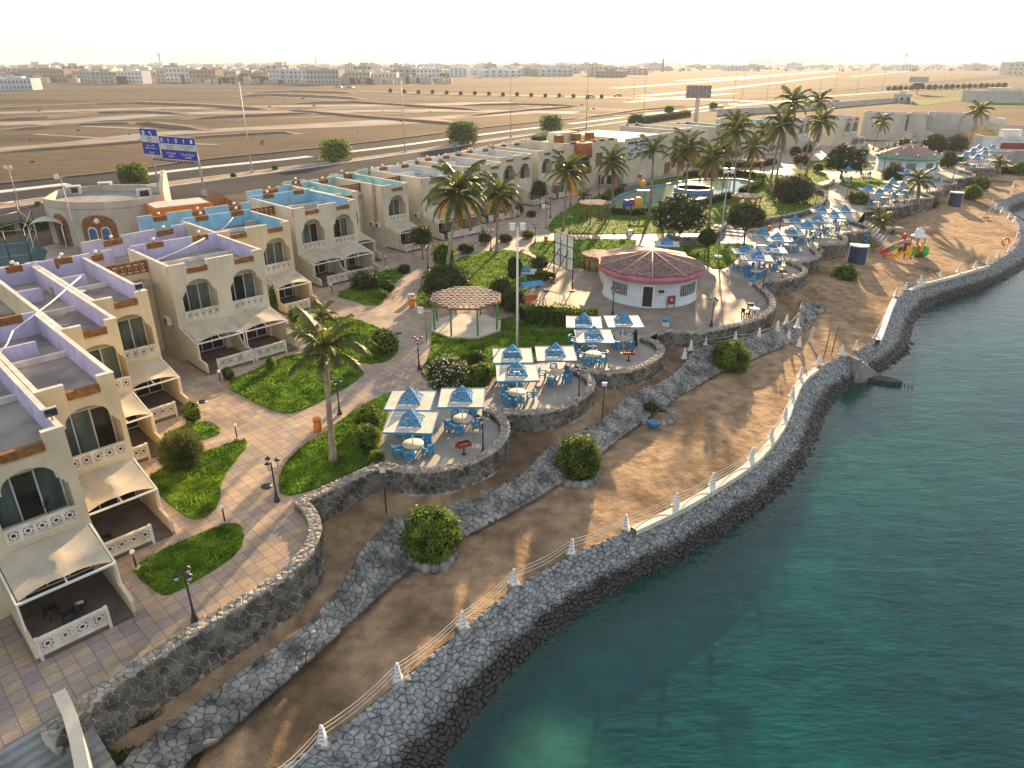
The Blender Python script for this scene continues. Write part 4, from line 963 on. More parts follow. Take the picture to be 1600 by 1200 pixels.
def mural_block():
    a, b = np.array(G(974, 288)), np.array(G(1047, 271)); d = b - a; L_ = np.linalg.norm(d); an = math.atan2(d[1], d[0])
    T = thing("mural_house", "house whose side wall carries a painted blue and white mural", "house", (a[0], a[1], 0), an)
    m = MB(); m.bb(0, L_, 0, 20, 0, 8.3); m.bb(0, L_, 0, .3, 8.3, 8.9); part("wall", m, pale, T)
    def mm():
        mt, n, b_ = _nodes("mural_print"); L = n.links.new; tc = n.nodes.new("ShaderNodeTexCoord"); mp = n.nodes.new("ShaderNodeMapping"); mp.inputs["Scale"].default_value = (.28, 1, .9); L(tc.outputs["Object"], mp.inputs[0])
        t = n.nodes.new("ShaderNodeTexNoise"); t.inputs["Scale"].default_value = 1.3; t.inputs["Distortion"].default_value = 1.5; L(mp.outputs[0], t.inputs["Vector"]); r = n.nodes.new("ShaderNodeValToRGB"); r.color_ramp.interpolation = 'CONSTANT'; L(t.outputs["Fac"], r.inputs[0]); e = r.color_ramp.elements
        e[0].color = (.06, .07, .16, 1); e[1].position = .42; e[1].color = (.25, .24, .36, 1)
        for p, c in ((.48, (.72, .72, .72, 1)), (.56, (.30, .32, .46, 1)), (.62, (.55, .50, .40, 1))): x = e.new(p); x.color = c
        L(r.outputs[0], b_.inputs["Base Color"]); return mt
    m = MB(); m.bb(.6, L_ * .62, -.04, -.003, 4.6, 8.2); part("mural", m, mm(), T)
    m = MB(); m.bb(.6, L_ * .62, -.06, -.042, 7.75, 8.0); part("mural_band", m, M("navy_print", (.03, .03, .14)), T)
    m = MB(); m.tube([(3.4, -.07, 6.5), (3.4, -.05, 6.5)], .45, 14); part("mural_sun", m, M("sun_print", (.75, .42, .05)), T)
    m = MB(); m.bb(L_ * .85, L_ * .98, -.05, 0, 0, 2.6); part("door", m, brown, T)
mural_block()

# round club building on the left
def club():
    front = [G(66, 311, 6.0), G(86, 314.5, 6.0), G(108, 316, 6.0), G(132, 316.5, 6.0), G(157, 316, 6.0), G(180, 315, 6.0), G(201, 313, 6.0), G(228, 309, 6.0), G(254, 304, 6.0)]
    front = [tuple(p) for p in resample(smooth(front, 2), n=25)]
    back = [G(252, 292, 6.0), G(219, 288, 6.0), G(157, 289, 6.0), G(110, 294, 6.0), G(87, 298, 6.0)]
    T = thing("club_building", "round grey club building with brown arched window surrounds", "building", (*front[0], 0))
    poly = front + back; n = len(poly); m = MB(); m.prism(poly, 0, 5.1, 0)
    for i in range(n):
        a, b = np.array(poly[i]), np.array(poly[(i + 1) % n]); t = (b - a) / np.linalg.norm(b - a); q = np.array((-t[1], t[0])) * .3
        m.face([(*a, 5.0), (*b, 5.0), (*b, 6.05), (*a, 6.05)]); m.face([(*(b + q), 5.0), (*(a + q), 5.0), (*(a + q), 6.05), (*(b + q), 6.05)]); m.face([(*a, 6.05), (*b, 6.05), (*(b + q), 6.05), (*(a + q), 6.05)])
    part("wall", m, M("club_plaster", (.47, .435, .36), .85, .12, .35, .15, 14), T, True)
    m = MB(); c = np.mean(poly, 0); m.prism([tuple(c + (np.array(p) - c) * .97) for p in poly], None, 5.11); part("roof", m, M("pale_roof", (.27, .265, .26), .9, .2, .4, .2), T, True)
    U = np.r_[0, np.cumsum(np.linalg.norm(np.diff(np.array(front), axis=0), axis=1))]
    def fn(u, z, h):
        i = min(len(front) - 2, int(np.searchsorted(U, u) - 1)) if u > 0 else 0; f = (u - U[i]) / (U[i + 1] - U[i]); a, b = np.array(front[i]), np.array(front[i + 1]); p = a + (b - a) * f; t = (b - a) / np.linalg.norm(b - a)
        return (p[0] + t[1] * h, p[1] - t[0] * h, z)
    Lf = U[-1]
    def arch_panel(u0, u1, z0, z1, zc, h, mat, nm, par):
        mb = MB(); N = 14; top = []
        for k in range(N + 1):
            u = u0 + (u1 - u0) * k / N; e = abs(2 * k / N - 1); z = z1 + (zc - z1) * math.sqrt(max(0, 1 - e * e)) if 0 < k < N else z1
            top.append((u, z))
        for (ua, za), (ub, zb) in zip(top, top[1:]):
            mb.face([fn(ua, z0, h), fn(ub, z0, h), fn(ub, zb, h), fn(ua, za, h)]); mb.face([fn(ua, za, h), fn(ub, zb, h), fn(ub, zb, 0), fn(ua, za, 0)])
        for u, z in (top[0], top[-1]): mb.face([fn(u, z0, 0), fn(u, z0, h), fn(u, z, h), fn(u, z, 0)])
        return part(nm, mb, mat, par, True)
    for f0, f1 in ((.085, .24), (.36, .60)):
        u0, u1 = Lf * f0, Lf * f1; S = arch_panel(u0, u1, 0, 3.0, 4.3, .10, brown, "arched_surround", T); w = u1 - u0
        if f0 > .3:
            for a, b in ((.16, .44), (.54, .82)):
                F = arch_panel(u0 + w * a, u0 + w * b, .9, 2.2, 2.75, .16, white, "window", T); arch_panel(u0 + w * (a + .03), u0 + w * (b - .03), 1.0, 2.15, 2.6, .2, M("blue_glass", (.08, .16, .26), .15, .2, 2), "pane", F)
            c = fn(u0 + w * .5, 3.55, .2); m = MB(); m.ball(c, .38); part("round_plaque", m, white, T, True)
        else:
            arch_panel(u0 + w * .3, u0 + w * .75, 0, 2.0, 2.6, .16, dark, "doorway", T)
    # tall end pylon and roof plant
    p = np.array(G(256, 303, 6.0)); q = np.array(G(262, 290, 6.0)); t = (q - p) / np.linalg.norm(q - p); an = math.atan2(t[1], t[0]); m = MB(); L_ = np.linalg.norm(q - p) + 1.5
    prof = [(0, 0), (L_, 0), (L_, 7.6), (L_ * .75, 8.4), (L_ * .45, 7.9), (0, 6.6)]
    P0 = thing("end_pylon", "cream rounded pylon at the end of the club building", "pylon", (p[0], p[1], 0), an)
    m.face([(x, .0, z) for x, z in prof]); m.face([(x, .5, z) for x, z in prof][::-1])
    for (xa, za), (xb, zb) in zip(prof, prof[1:] + prof[:1]): m.face([(xa, 0, za), (xa, .5, za), (xb, .5, zb), (xb, 0, zb)])
    part("wall", m, cream, P0)
club()
def kiosk():
    x, y = G(300, 318, 5.2); T = thing("orange_kiosk", "low kiosk with an orange fascia behind the sky blue roof", "kiosk", (x, y, 0), R(38))
    m = MB(); m.bb(-5, 2.2, -1, 4, 0, 4.1); part("wall", m, cream, T)
    m = MB(); m.bb(-5.3, 2.4, -1.3, 4.2, 4.1, 5.2); m.bb(-5.0, 2.1, -1.0, 3.9, 5.2, 5.3, 1); part("fascia", m, [M("orange_paint", (.62, .20, .03), .7, .15, 1), greyp], T)
    for X in (-3.6, -1.4):
        m = MB(); m.bb(X, X + 1.3, -1.04, -.98, 2.2, 3.5); part("window", m, glassd, T)
    m = MB(); m.bb(2.2, 6, -.5, 4, 0, 4.2); part("entrance_block", m, M("ochre_render", (.55, .33, .10), .8, .15, 1), T)
    m = MB(); m.face([(2, -1.2, 4.2), (4.1, -1.2, 5.9), (4.1, 4.2, 5.9), (2, 4.2, 4.2)]); m.face([(6.2, -1.2, 4.2), (6.2, 4.2, 4.2), (4.1, 4.2, 5.9), (4.1, -1.2, 5.9)]); m.face([(2, -1.2, 4.2), (6.2, -1.2, 4.2), (4.1, -1.2, 5.9)]); part("gable_roof", m, brown, T)
kiosk()

# ------------------------------------------------------------------ cafes with tiled roofs
tilem = M("roof_tiles", (.28, .17, .15), .75, .25, 2.5, .2, 14, col2=(.40, .26, .23), rnd=.15)
ridgem = M("ridge_tiles", (.42, .30, .27), .8, .15, 2)
def cafe(label, cx, cy, Rw, Re, zf, ze, za, wallm, fasm, sides, rot, tiles, wins):
    T = thing("round_cafe", label, "cafe", (cx, cy, 0)); n = 48
    m = MB(); m.lathe([(Rw + .12, 0), (Rw + .12, .15), (Rw, .16), (Rw, zf)], n); part("wall", m, wallm, T)
    m = MB(); m.lathe([(Rw, zf - .06), (Re - .12, zf - .03), (Re, zf + .05), (Re, ze - .03)], n, sm=True); part("fascia", m, fasm, T)
    for k in range(sides):
        a0, a1 = rot + 2 * math.pi * k / sides, rot + 2 * math.pi * (k + 1) / sides
        A = np.array((Re * 1.02 * math.cos(a0), Re * 1.02 * math.sin(a0), ze)); B = np.array((Re * 1.02 * math.cos(a1), Re * 1.02 * math.sin(a1), ze)); C = np.array((0, 0, za))
        m = MB(); m.face([A, B, C]); panel = part("roof_slope", m, tilem, T)
        nrm = np.cross(B - A, C - A); nrm = nrm / np.linalg.norm(nrm) 
        if tiles and math.sin((a0 + a1) / 2) < .35:
            H = np.linalg.norm(C - (A + B) / 2); rows = int(H / .36); bt = MB(); e = (B - A) / np.linalg.norm(B - A); up = (C - (A + B) / 2) / H; mid = (A + B) / 2
            for r_ in range(rows):
                hw = np.linalg.norm(B - A) / 2 * (1 - (r_ + .5) / rows); cnt = max(1, int(2 * hw / .26))
                for q in range(cnt):
                    c = mid + e * (-hw + (q + .5) * 2 * hw / cnt) + up * (r_ + .5) * H / rows; w_ = hw / cnt * .9; h_ = H / rows * .52
                    p = [c - e * w_ - up * h_ + nrm * .05, c - up * h_ + nrm * .11, c + e * w_ - up * h_ + nrm * .05, c + e * w_ + up * h_ + nrm * .015, c + up * h_ + nrm * .07, c - e * w_ + up * h_ + nrm * .015]
                    bt.face([p[0], p[1], p[4], p[5]]); bt.face([p[1], p[2], p[3], p[4]])
            o = part("tiles", bt, tilem, panel); o["kind"] = "stuff"
        m = MB(); m.tube([A + nrm * .02, C + np.array((0, 0, .04))], .07, 6); part("ridge", m, ridgem, T)
    for nm, a, b, z0, z1, mat in wins:
        K = max(2, int((b - a) / 6)); m = MB()
        for k in range(K):
            t0, t1 = R(a + (b - a) * k / K), R(a + (b - a) * (k + 1) / K); q = Rw + .03
            m.face([(q * math.cos(t0), q * math.sin(t0), z0), (q * math.cos(t1), q * math.sin(t1), z0), (q * math.cos(t1), q * math.sin(t1), z1), (q * math.cos(t0), q * math.sin(t0), z1)])
        F = part(nm, m, mat, T)
        if nm == "window":
            m = MB()
            for k in range(8):
                t = R(a + (b - a) * (k + .5) / 8); q = Rw + .06; m.box((q * math.cos(t), q * math.sin(t), (z0 + z1) / 2), (.03, .09, z1 - z0), 0, t)
            part("curtain", m, M("grey_curtain", (.36, .36, .38), .9, .35, 9, rnd=.2), F)
    return T
glassw = M("window_glass", (.10, .11, .12), .15, .3, 3)
cw = M("cafe_white", (.62, .68, .70), .7, .06, .8)
CX, CY = 14.9, 74.5
CF = cafe("round white cafe with pink fascia and brown tiled roof", CX, CY, 4.95, 5.55, 2.75, 3.4, 4.75, cw, rose, 10, R(-90 - 9), True, [("window", -152, -128, 1.05, 2.2, glassw), ("door_frame", -110, -95, .05, 2.35, white), ("window", -62, -30, 1.05, 2.2, glassw), ("window", -16, 6, 1.05, 2.2, glassw)])
m = MB()
for k in range(4):
    t0, t1 = R(-108 + 2.75 * k), R(-108 + 2.75 * (k + 1)); q = 5.0
    m.face([(q * math.cos(t0), q * math.sin(t0), .15), (q * math.cos(t1), q * math.sin(t1), .15), (q * math.cos(t1), q * math.sin(t1), 2.25), (q * math.cos(t0), q * math.sin(t0), 2.25)])
part("door_glass", m, glassd, CF)
m = MB(); m.bb(-4.6, 4.9, 3.4, 7.6, 0, 2.6); part("rear_wing", m, cw, CF)
m = MB(); m.face([(-5.1, 3.0, 2.65), (-5.1, 8.0, 2.65), (-.2, 8.0, 3.5), (-.2, 3.0, 3.5)]); m.face([(5.4, 8.0, 2.65), (5.4, 3.0, 2.65), (-.2, 3.0, 3.5), (-.2, 8.0, 3.5)]); part("rear_roof", m, tilem, CF)
T = thing("air_conditioner", "window air conditioner above the door side of the pink cafe", "air conditioner", (CX + 4.98 * math.cos(R(-88)), CY + 4.98 * math.sin(R(-88)), 1.85))
m = MB(); m.bb(-.4, .4, -.3, .1, -.25, .3); part("casing", m, acw, T); m = MB(); m.bb(-.3, .3, -.33, -.302, -.15, .2); part("grille", m, dark, T)
T = thing("sign_board", "dark red board with a white emblem leaning on the pink cafe", "sign", (CX + 5.15 * math.cos(R(-75)), CY + 5.15 * math.sin(R(-75)), 0), R(14))
m = MB(); m.bb(-.45, .45, -.06, 0, .45, 1.35); part("board", m, redbr, T); m = MB(); m.tube([(.02, -.09, .95), (.02, -.062, .95)], .11, 10); part("emblem", m, white, T); m = MB(); m.bb(-.42, -.36, -.05, 0, 0, .45); m.bb(.36, .42, -.05, 0, 0, .45); part("frame", m, dark, T)
x, y = G(1436, 272); 
cafe("far round cafe with green fascia and globe lights on its roof", x, y + 6.2, 6.4, 7.0, 3.0, 3.7, 6.0, cw, M("mint_paint", (.16, .42, .30), .7, .15, 1), 10, 0.1, False, [("window", -150, -128, 1, 2.3, glassw), ("window", -118, -100, 1, 2.3, glassw), ("window", -80, -62, 1, 2.3, glassw), ("window", -50, -30, 1, 2.3, glassw)])
T = thing("roof_globes", "string of white globe lights along the green cafe roof ridges", "lights", (x, y + 6.2, 3.7))
m = MB()
for k in range(10):
    a = .1 + 2 * math.pi * k / 10; m.ball((6.6 * math.cos(a), 6.6 * math.sin(a), .35), .28, 0, 8, 5)
    if k % 3 == 0: m.ball((3.4 * math.cos(a), 3.4 * math.sin(a), 1.5), .28, 0, 8, 5)
m.ball((0, 0, 2.6), .28, 0, 8, 5); part("globe", m, white, T)
# ------------------------------------------------------------------ plants
bark = M("palm_bark", (.30, .255, .20), .9, .25, 2.0, .5, 9, grain=.2)
bark2 = M("tree_bark", (.17, .13, .10), .9, .25, 2.0, .5, 9)
frondm = M("palm_frond", (.085, .125, .025), .5, .35, .8, 0, 6, col2=(.18, .215, .05), tr=.45, spec=.4, rnd=.3)
frondy = M("yellow_frond", (.34, .20, .03), .6, .3, .8, 0, 6, col2=(.22, .16, .04), tr=.35, spec=.3, rnd=.3)
frondd = M("dry_frond", (.20, .15, .09), .8, .3, .8, 0, 6, tr=.2, rnd=.3)
leaf_b = M("bright_leaves", (.075, .165, .012), .6, .5, 1.2, 0, 8, col2=(.20, .30, .03), tr=.4, spec=.25, rnd=.2)
leaf_d = M("dark_leaves", (.035, .075, .016), .6, .4, 1.2, 0, 8, col2=(.08, .13, .025), tr=.35, spec=.25, rnd=.2)
leaf_o = M("olive_leaves", (.085, .095, .045), .7, .35, 1.2, 0, 8, col2=(.13, .14, .06), tr=.3, spec=.2, rnd=.2)
core = M("light_blocking_core", (.018, .038, .008), 1, .3, 2, 0, 6, spec=0)  # dark solid core added inside the leaves to block light
petal = M("white_petals", (.78, .68, .66), .7, .12, 3, 0, 8, tr=.2)
petalo = M("orange_petals", (.52, .22, .09), .7, .3, 3, 0, 8, tr=.2)
petalp = M("coral_blossom", (.70, .24, .17), .7, .3, 2, 0, 8, tr=.3)

def frond_mesh(L, e0, droop, mat, seed, ln=.72, twist=0.0):
    r = random.Random(seed); m = MB(); N = 9; P = [Vector((0, 0, 0))]; e = e0
    for i in range(N):
        P.append(P[-1] + Vector((math.cos(e), twist * i * .02, math.sin(e))) * L / N); e -= droop / N * (1 + .5 * i / N)
    m.tube(P, [.05 - .0042 * i for i in range(N + 1)], 4)
    K = 30
    for k in range(3, K):
        f = k / K * N; i = min(N - 1, int(f)); a = P[i].lerp(P[i + 1], f - i); d = (P[i + 1] - P[i]).normalized()
        up = Vector((-d.z, 0, d.x)) if abs(d.x) > .05 else Vector((1, 0, 0)); l = ln * math.sin(math.pi * (.12 + .8 * k / K)) ** .7 * r.uniform(.85, 1.1)
        for s in (-1, 1):
            y = Vector((0, s, 0)); t = (y * .8 + d * .55 - Vector((0, 0, 1)) * r.uniform(.25, .6)).normalized()
            mid = a + t * l * .55; tip = a + t * l + Vector((0, 0, -.22 * l)); w = d * .062
            m.face([a - w, a + w, mid + w * .9, mid - w * .9]); m.face([mid - w * .9, mid + w * .9, tip])
    return m.mesh("frond", mat)
FR = {}
for kind, e, dr, mt in (("up", 72, 55, frondm), ("mid", 48, 85, frondm), ("flat", 18, 75, frondm), ("low", -12, 60, frondm), ("yel", -18, 62, frondy), ("dry", -50, 35, frondd)):
    FR[kind] = [frond_mesh(3.3, R(e + 6 * q), R(dr + 8 * q), mt, q * 7 + len(kind)) for q in range(2)]
def palm(label, base, heart, size=1.0, r0=.24, yellow=2, dry=2, seed=1, nf=40, z0=0.0, sway=0.0):
    bx, by = G(*base, z0); z = hgt(by, heart[1], z0); u = (heart[0] - 800) / CAM_F
    v = (heart[1] - 600) / CAM_F; t = (CAM_H - z) / (_s + v * _c); hx = u * t
    T = thing("palm_tree", label, "palm", (bx, by, z0), 0, "palms on the resort lawns"); r = random.Random(seed)
    dx, h = hx - bx, z - z0; m = MB(); N = 12; pts = [Vector((dx * (i / N) ** 1.35 + sway * math.sin(math.pi * i / N), .12 * sway * math.sin(2.2 * i / N), h * i / N - .05)) for i in range(N + 1)]
    r0 *= .86; rad = [r0 * (1.55 if i == 0 else 1.15 if i == 1 else 1.0 - .42 * i / N) for i in range(N + 1)]; m.tube(pts, rad, 10)
    for i in range(3, int(h * 2.2)):
        f = i / (h * 2.2) * N; k = min(N - 1, int(f)); p = pts[k].lerp(pts[k + 1], f - k); q = (rad[k] + (rad[k + 1] - rad[k]) * (f - k)) * 1.05; m.lathe([(q * .96, -.03), (q, 0), (q * .96, .03)], 8, p)
    part("trunk", m, bark, T); top = pts[-1]
    m = MB(); m.lathe([(.12, -.5), (.22, -.1), (.16, .35), (.04, .8)], 8, top); part("crown_shaft", m, M("frond_base", (.16, .13, .05), .8, .3, 3), T)
    lay = ["up"] * 5 + ["mid"] * 7 + ["flat"] * 6 + ["low"] * 4 + ["yel"] * yellow + ["dry"] * dry
    for i in range(nf if nf < len(lay) else len(lay)):
        k = lay[i]; o = part("frond", r.choice(FR[k]), None, T, loc=top + Vector((0, 0, .1 if k in ("up", "mid") else -.1)), rz=i * 2.39996 + r.uniform(-.3, .3))
        s = 1.14 * size * r.uniform(.86, 1.1); o.scale = (s, s, s); o.rotation_euler = (r.uniform(-.12, .12), r.uniform(-.1, .1), o.rotation_euler[2])
    return T
palm("coconut palm leaning over the walk, nearest to the camera", (521, 721), (508, 550), .86, .25, 0, 2, 3, 17)
palm("big palm with a slanting trunk rising beside the octagonal gazebo", (695, 466), (718, 300), 1.12, .25, 4, 2, 4)
palm("palm with yellow lower fronds on the lawn edge left of the billboard frame", (776, 396), (780, 302), .95, .22, 4, 3, 5)
palm("palm directly above the empty billboard frame", (880, 360), (887, 268), 1.05, .22, 2, 1, 6)
palm("palm standing left of the pool tip by the round pergola", (957, 330), (956, 254), 1.0, .22, 1, 2, 7)
palm("thin crowned palm with grey trunk in front of the mural wall", (1015, 340), (1021, 236), .9, .34, 0, 5, 8, 18)
palm("tall palm standing beside the round raised pool", (1070, 317), (1076, 230), 1.15, .28, 3, 2, 9)
palm("slim palm just left of the tall one beside the raised pool", (1056, 311), (1062, 240), .9, .24, 2, 3, 10)
palm("dry looking palm behind the leafless tree on the pool lawn", (1107, 357), (1114, 246), 1.0, .24, 0, 6, 11)
palm("tall palm at the right edge of the pool hedge", (1145, 313), (1152, 204), 1.1, .24, 1, 3, 12)
palm("palm behind the red tiled pergola at the pool end", (1168, 303), (1177, 230), .95, .28, 2, 2, 13)
palm("slender dry palm behind the far pool hedge", (1130, 290), (1133, 225), .9, .2, 2, 4, 19)
palm("tallest palm of the clump above the big bush", (1201, 300), (1222, 195), 1.25, .28, 1, 3, 14)
palm("second palm of the clump above the big bush", (1212, 284), (1239, 160), 1.1, .26, 0, 2, 15)
palm("palm leaning right towards the twin arched windows", (1259, 275), (1284, 190), 1.15, .24, 2, 2, 16)
palm("dark stemmed palm beside the garden path behind the clump", (1258, 250), (1281, 158), 1.05, .22, 0, 2, 17)
palm("lone palm before the grey side walls of the far chalets", (1364, 234), (1378, 190), 1.0, .22, 0, 2, 18)
palm("long leaning palm at the right end of the grey chalets", (1511, 235), (1530, 174), 1.1, .26, 1, 2, 20)
palm("palm behind the clump near the rear pergola", (1144, 266), (1150, 192), 1.05, .24, 0, 2, 21)
palm("thin trunked palm in the dense group behind the pool", (1190, 262), (1196, 205), .95, .22, 2, 3, 23)
palm("thick short date palm between the umbrella terraces", (1433, 318), (1436, 282), .85, .42, 0, 3, 22, 24)
palm("small young palm growing on the broad beach steps", (1376, 364), (1377, 349), .72, .22, 0, 0, 24, 16)
palm("small dark palm on the corner of the pool lawn", (913, 318), (912, 308), .5, .2, 0, 0, 25, 14)
palm("short palm among shrubs by the far right beach", (1562, 272), (1562, 258), .75, .22, 0, 0, 26, 16)
palm("young palm sprouting on the palm lawn by the double chalet", (505, 512), (504, 497), .55, .15, 0, 0, 27, 14)

def leaf_ball(n, rx, rz, ls, seed, mats, lump=.16, low=-.75, tuft=0.0, flower=0.0, box=0.0, elong=1.0):
    r = np.random.RandomState(seed); m = MB()
    def rad(d):
        return 1 + lump * (noise.noise(Vector(d) * 2.2 + Vector((seed, 0, 0))) + .6 * noise.noise(Vector(d) * 5 + Vector((0, seed, 0))))
    NC, MC = 14, 8; i0 = 0
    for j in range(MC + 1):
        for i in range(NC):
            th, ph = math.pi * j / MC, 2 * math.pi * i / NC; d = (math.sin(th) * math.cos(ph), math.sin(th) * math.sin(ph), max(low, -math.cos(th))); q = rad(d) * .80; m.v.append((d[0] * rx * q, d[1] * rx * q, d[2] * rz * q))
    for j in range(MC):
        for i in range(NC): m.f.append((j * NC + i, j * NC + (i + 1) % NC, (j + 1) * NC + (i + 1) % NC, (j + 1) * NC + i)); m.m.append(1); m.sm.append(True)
    k = 0
    while k < n:
        d = r.normal(0, 1, 3); d /= np.linalg.norm(d)
        if d[2] < low: continue
        k += 1
        if box:
            e = np.max(np.abs(d)); d2 = d / (e * box + (1 - box))
        else: d2 = d
        q = rad(d) * (r.uniform(.76, 1.04) if not tuft else r.uniform(.7, 1.05)); c = np.array((d2[0] * rx * q * elong, d2[1] * rx * q, d2[2] * rz * q))
        a = d + r.normal(0, .55, 3); a /= np.linalg.norm(a); b = np.cross(a, r.normal(0, 1, 3)); b /= np.linalg.norm(b) + 1e-9; s = ls * r.uniform(.6, 1.3)
        if tuft: a = d + np.array((0, 0, .5)); a /= np.linalg.norm(a); p = [c - b * s * .18, c + b * s * .18, c + a * s * tuft]; 
        else: cc = np.cross(a, b); p = [c - b * s * .5, c - cc * s * .32, c + b * s * .5, c + cc * s * .32]
        m.face(p, 2 if (flower and r.rand() < flower and q > .95) else 0)
    return m.mesh("crown", mats)
BUSH = {}
def bush(label, px, rpx, kind, z0=0.0, sq=1.0, cat="bush", group="shrubs of the resort", sx=1.0, name="bush"):
    """px: centre of the plant in the photo, rpx: its half width there; stands on height z0"""
    x, y = G(px[0], px[1] + rpx * sq * .80, z0); dep = y * _c + (CAM_H - z0) * _s; rr = rpx * dep / CAM_F
    T = thing(name, label, cat, (x, y, z0), rng.uniform(0, 6.3), group); rz = rr * sq
    big = rpx > 26; key = kind + ("L" if big else "S")
    if key not in BUSH:
        n = {"L": 5200, "S": 1500}[key[-1]]; ls = .115 if big else .19
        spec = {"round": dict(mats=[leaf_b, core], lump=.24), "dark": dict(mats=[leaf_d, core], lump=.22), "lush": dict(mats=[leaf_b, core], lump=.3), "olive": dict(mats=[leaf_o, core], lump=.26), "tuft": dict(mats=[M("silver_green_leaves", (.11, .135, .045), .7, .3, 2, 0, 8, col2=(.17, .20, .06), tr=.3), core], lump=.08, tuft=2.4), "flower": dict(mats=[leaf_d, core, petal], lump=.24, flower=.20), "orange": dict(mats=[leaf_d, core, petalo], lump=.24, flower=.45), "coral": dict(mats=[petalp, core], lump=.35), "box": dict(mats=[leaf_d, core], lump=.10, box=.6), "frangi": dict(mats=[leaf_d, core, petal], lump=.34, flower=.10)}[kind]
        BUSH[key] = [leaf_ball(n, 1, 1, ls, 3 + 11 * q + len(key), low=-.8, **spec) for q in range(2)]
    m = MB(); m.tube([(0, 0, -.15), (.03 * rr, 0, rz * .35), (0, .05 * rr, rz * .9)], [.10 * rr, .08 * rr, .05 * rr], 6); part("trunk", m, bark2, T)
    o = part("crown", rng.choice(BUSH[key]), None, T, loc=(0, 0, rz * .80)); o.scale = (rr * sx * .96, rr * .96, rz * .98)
    return T
bush("biggest round clipped bush on the beach, nearest to the camera", (676, 828), 46, "round", -2.0, 1.0, group="round clipped beach bushes")
bush("second round clipped beach bush, beside the umbrella walls", (903, 712), 37, "round", -2.0, .98, group="round clipped beach bushes")
bush("flattened round bush on the beach below the cafe plaza", (1139, 555), 31, "round", -2.0, .8, group="round clipped beach bushes")
bush("small round bush beside the nearer dark blue beach cabin", (1319, 429), 19, "round", -2.1, .85, group="round clipped beach bushes")
bush("left one of the paired round bushes by the farther blue cabin", (1517, 302), 14, "round", -2.0, .9, group="round clipped beach bushes")
bush("right one of the paired round bushes by the farther blue cabin", (1530, 288), 14, "round", -2.0, .85, group="round clipped beach bushes")
bush("round bush at the far right edge above the beach", (1592, 265), 12, "round", -1.9, .9, group="round clipped beach bushes")
bush("round bush behind the far right edge bush", (1588, 248), 10, "round", -1.0, .9, group="round clipped beach bushes")
bush("spiky silver green bush between the two nearest lawns", (287, 702), 31, "tuft", 0, 1.0)
bush("oval dark clipped bush before the mid row double chalet", (570, 438), 21, "box", 0, .68)
bush("yellow green bush above its twin beside the nearest umbrellas", (576, 652), 22, "lush", .05, .95)
bush("lower yellow green twin bush beside the nearest umbrellas", (574, 680), 22, "lush", .05, .95)
bush("small leafy plant at the corner of the nearest umbrella terrace", (590, 712), 13, "lush", .05, .8)
bush("pale flowering bush between the walk and second umbrella terrace", (700, 582), 35, "flower", .05, .8)
bush("bright green shrub right of the pale flowering bush", (752, 584), 21, "lush", .05, .9)
bush("dark shrub behind the bright one beside the second terrace", (745, 560), 15, "dark", .05, .9)
bush("wide dark bush under the slanting palm trunk", (697, 442), 37, "dark", .05, .85)
bush("yellow topped bush behind the wide one by the slanting palm", (694, 399), 19, "lush", .05, 1.1)
bush("dark bush left of the flagpole beside the gazebo", (783, 456), 22, "dark", .05, 1.1)
bush("dark bush at the foot of the flagpole", (801, 468), 20, "dark", .05, 1.05)
bush("triangular green bush at the tip of the middle lawn", (600, 533), 22, "lush", .05, 1.0)
bush("leafy corner shrub on the lawn by the double chalet terrace", (424, 568), 9, "lush", .05, 1.3)
bush("climbing shrub in front of the double chalet balustrade", (358, 583), 9, "lush", .0, 1.3)
bush("tall light green shrub at the verandah corner near the small lawn", (302, 643), 13, "lush", 0, 1.5)
bush("shrub hiding the passage corner beside the double chalet", (430, 468), 11, "lush", 0, 2.0)
bush("leafy shrub beside the middle lawn and verandah", (461, 492), 10, "lush", 0, 1.2)
bush("little bush at the end of the mid row lawn strip", (597, 460), 9, "lush", 0, .9)
bush("hedge like bush below the mid row terrace", (606, 447), 12, "dark", 0, .8)
bush("dark hedge bush on the strip by the second mid row terrace", (632, 420), 10, "dark", 0, .8)
bush("low dark bush before the tall palms' chalet terrace", (728, 388), 14, "dark", 0, .6)
bush("bright little bush at the strip end by the tall palm chalet", (825, 366), 11, "lush", 0, .7)
bush("dark bush below the tall palm chalet terrace", (758, 372), 11, "dark", 0, .9)
bush("dark bush under the small verandah tree", (810, 327), 9, "dark", 0, .9)
bush("green hedge end under the small verandah tree", (830, 334), 8, "lush", 0, .7)
bush("green bush on the strip of the tall palm chalet", (790, 372), 12, "dark", 0, .6)
bush("big rounded olive bush on the pool lawn by the terraces", (1237, 297), 32, "olive", 0, .72)
bush("small round hedge bush by the terrace umbrella right of centre", (1340, 310), 16, "round", 0, .62)
bush("shrub with coral stems before the green fascia cafe", (1394, 272), 17, "olive", 0, .9)
bush("wide dark bush by the leftmost far grey wall", (1412, 230), 18, "dark", 0, .7)
bush("wide bright bush in front of the far grey walls", (1457, 226), 20, "dark", 0, .8)
bush("silvery bush in front of the last grey chalet walls", (1491, 225), 18, "olive", 0, .75)
bush("dark round bush left of the far garden path", (1242, 237), 9, "dark", 0, .9)
bush("dark round bush right of the far garden path", (1261, 233), 8, "dark", 0, .9)
bush("orange flowering shrub beside the far garden path", (1251, 249), 13, "orange", 0, .7)
bush("green bush left of the spreading tree on the small far lawn", (1277, 262), 9, "lush", 0, .8)
bush("green hedge block right of the green cafe", (1480, 253), 14, "dark", 0, .8)
bush("green bush by the crowded far umbrellas", (1498, 249), 10, "lush", 0, .6)
bush("bush before the far ochre wall", (1552, 224), 6, "dark", 0, 1.1)
bush("low hedge bush behind the far palm base", (1345, 238), 12, "dark", 0, .5)
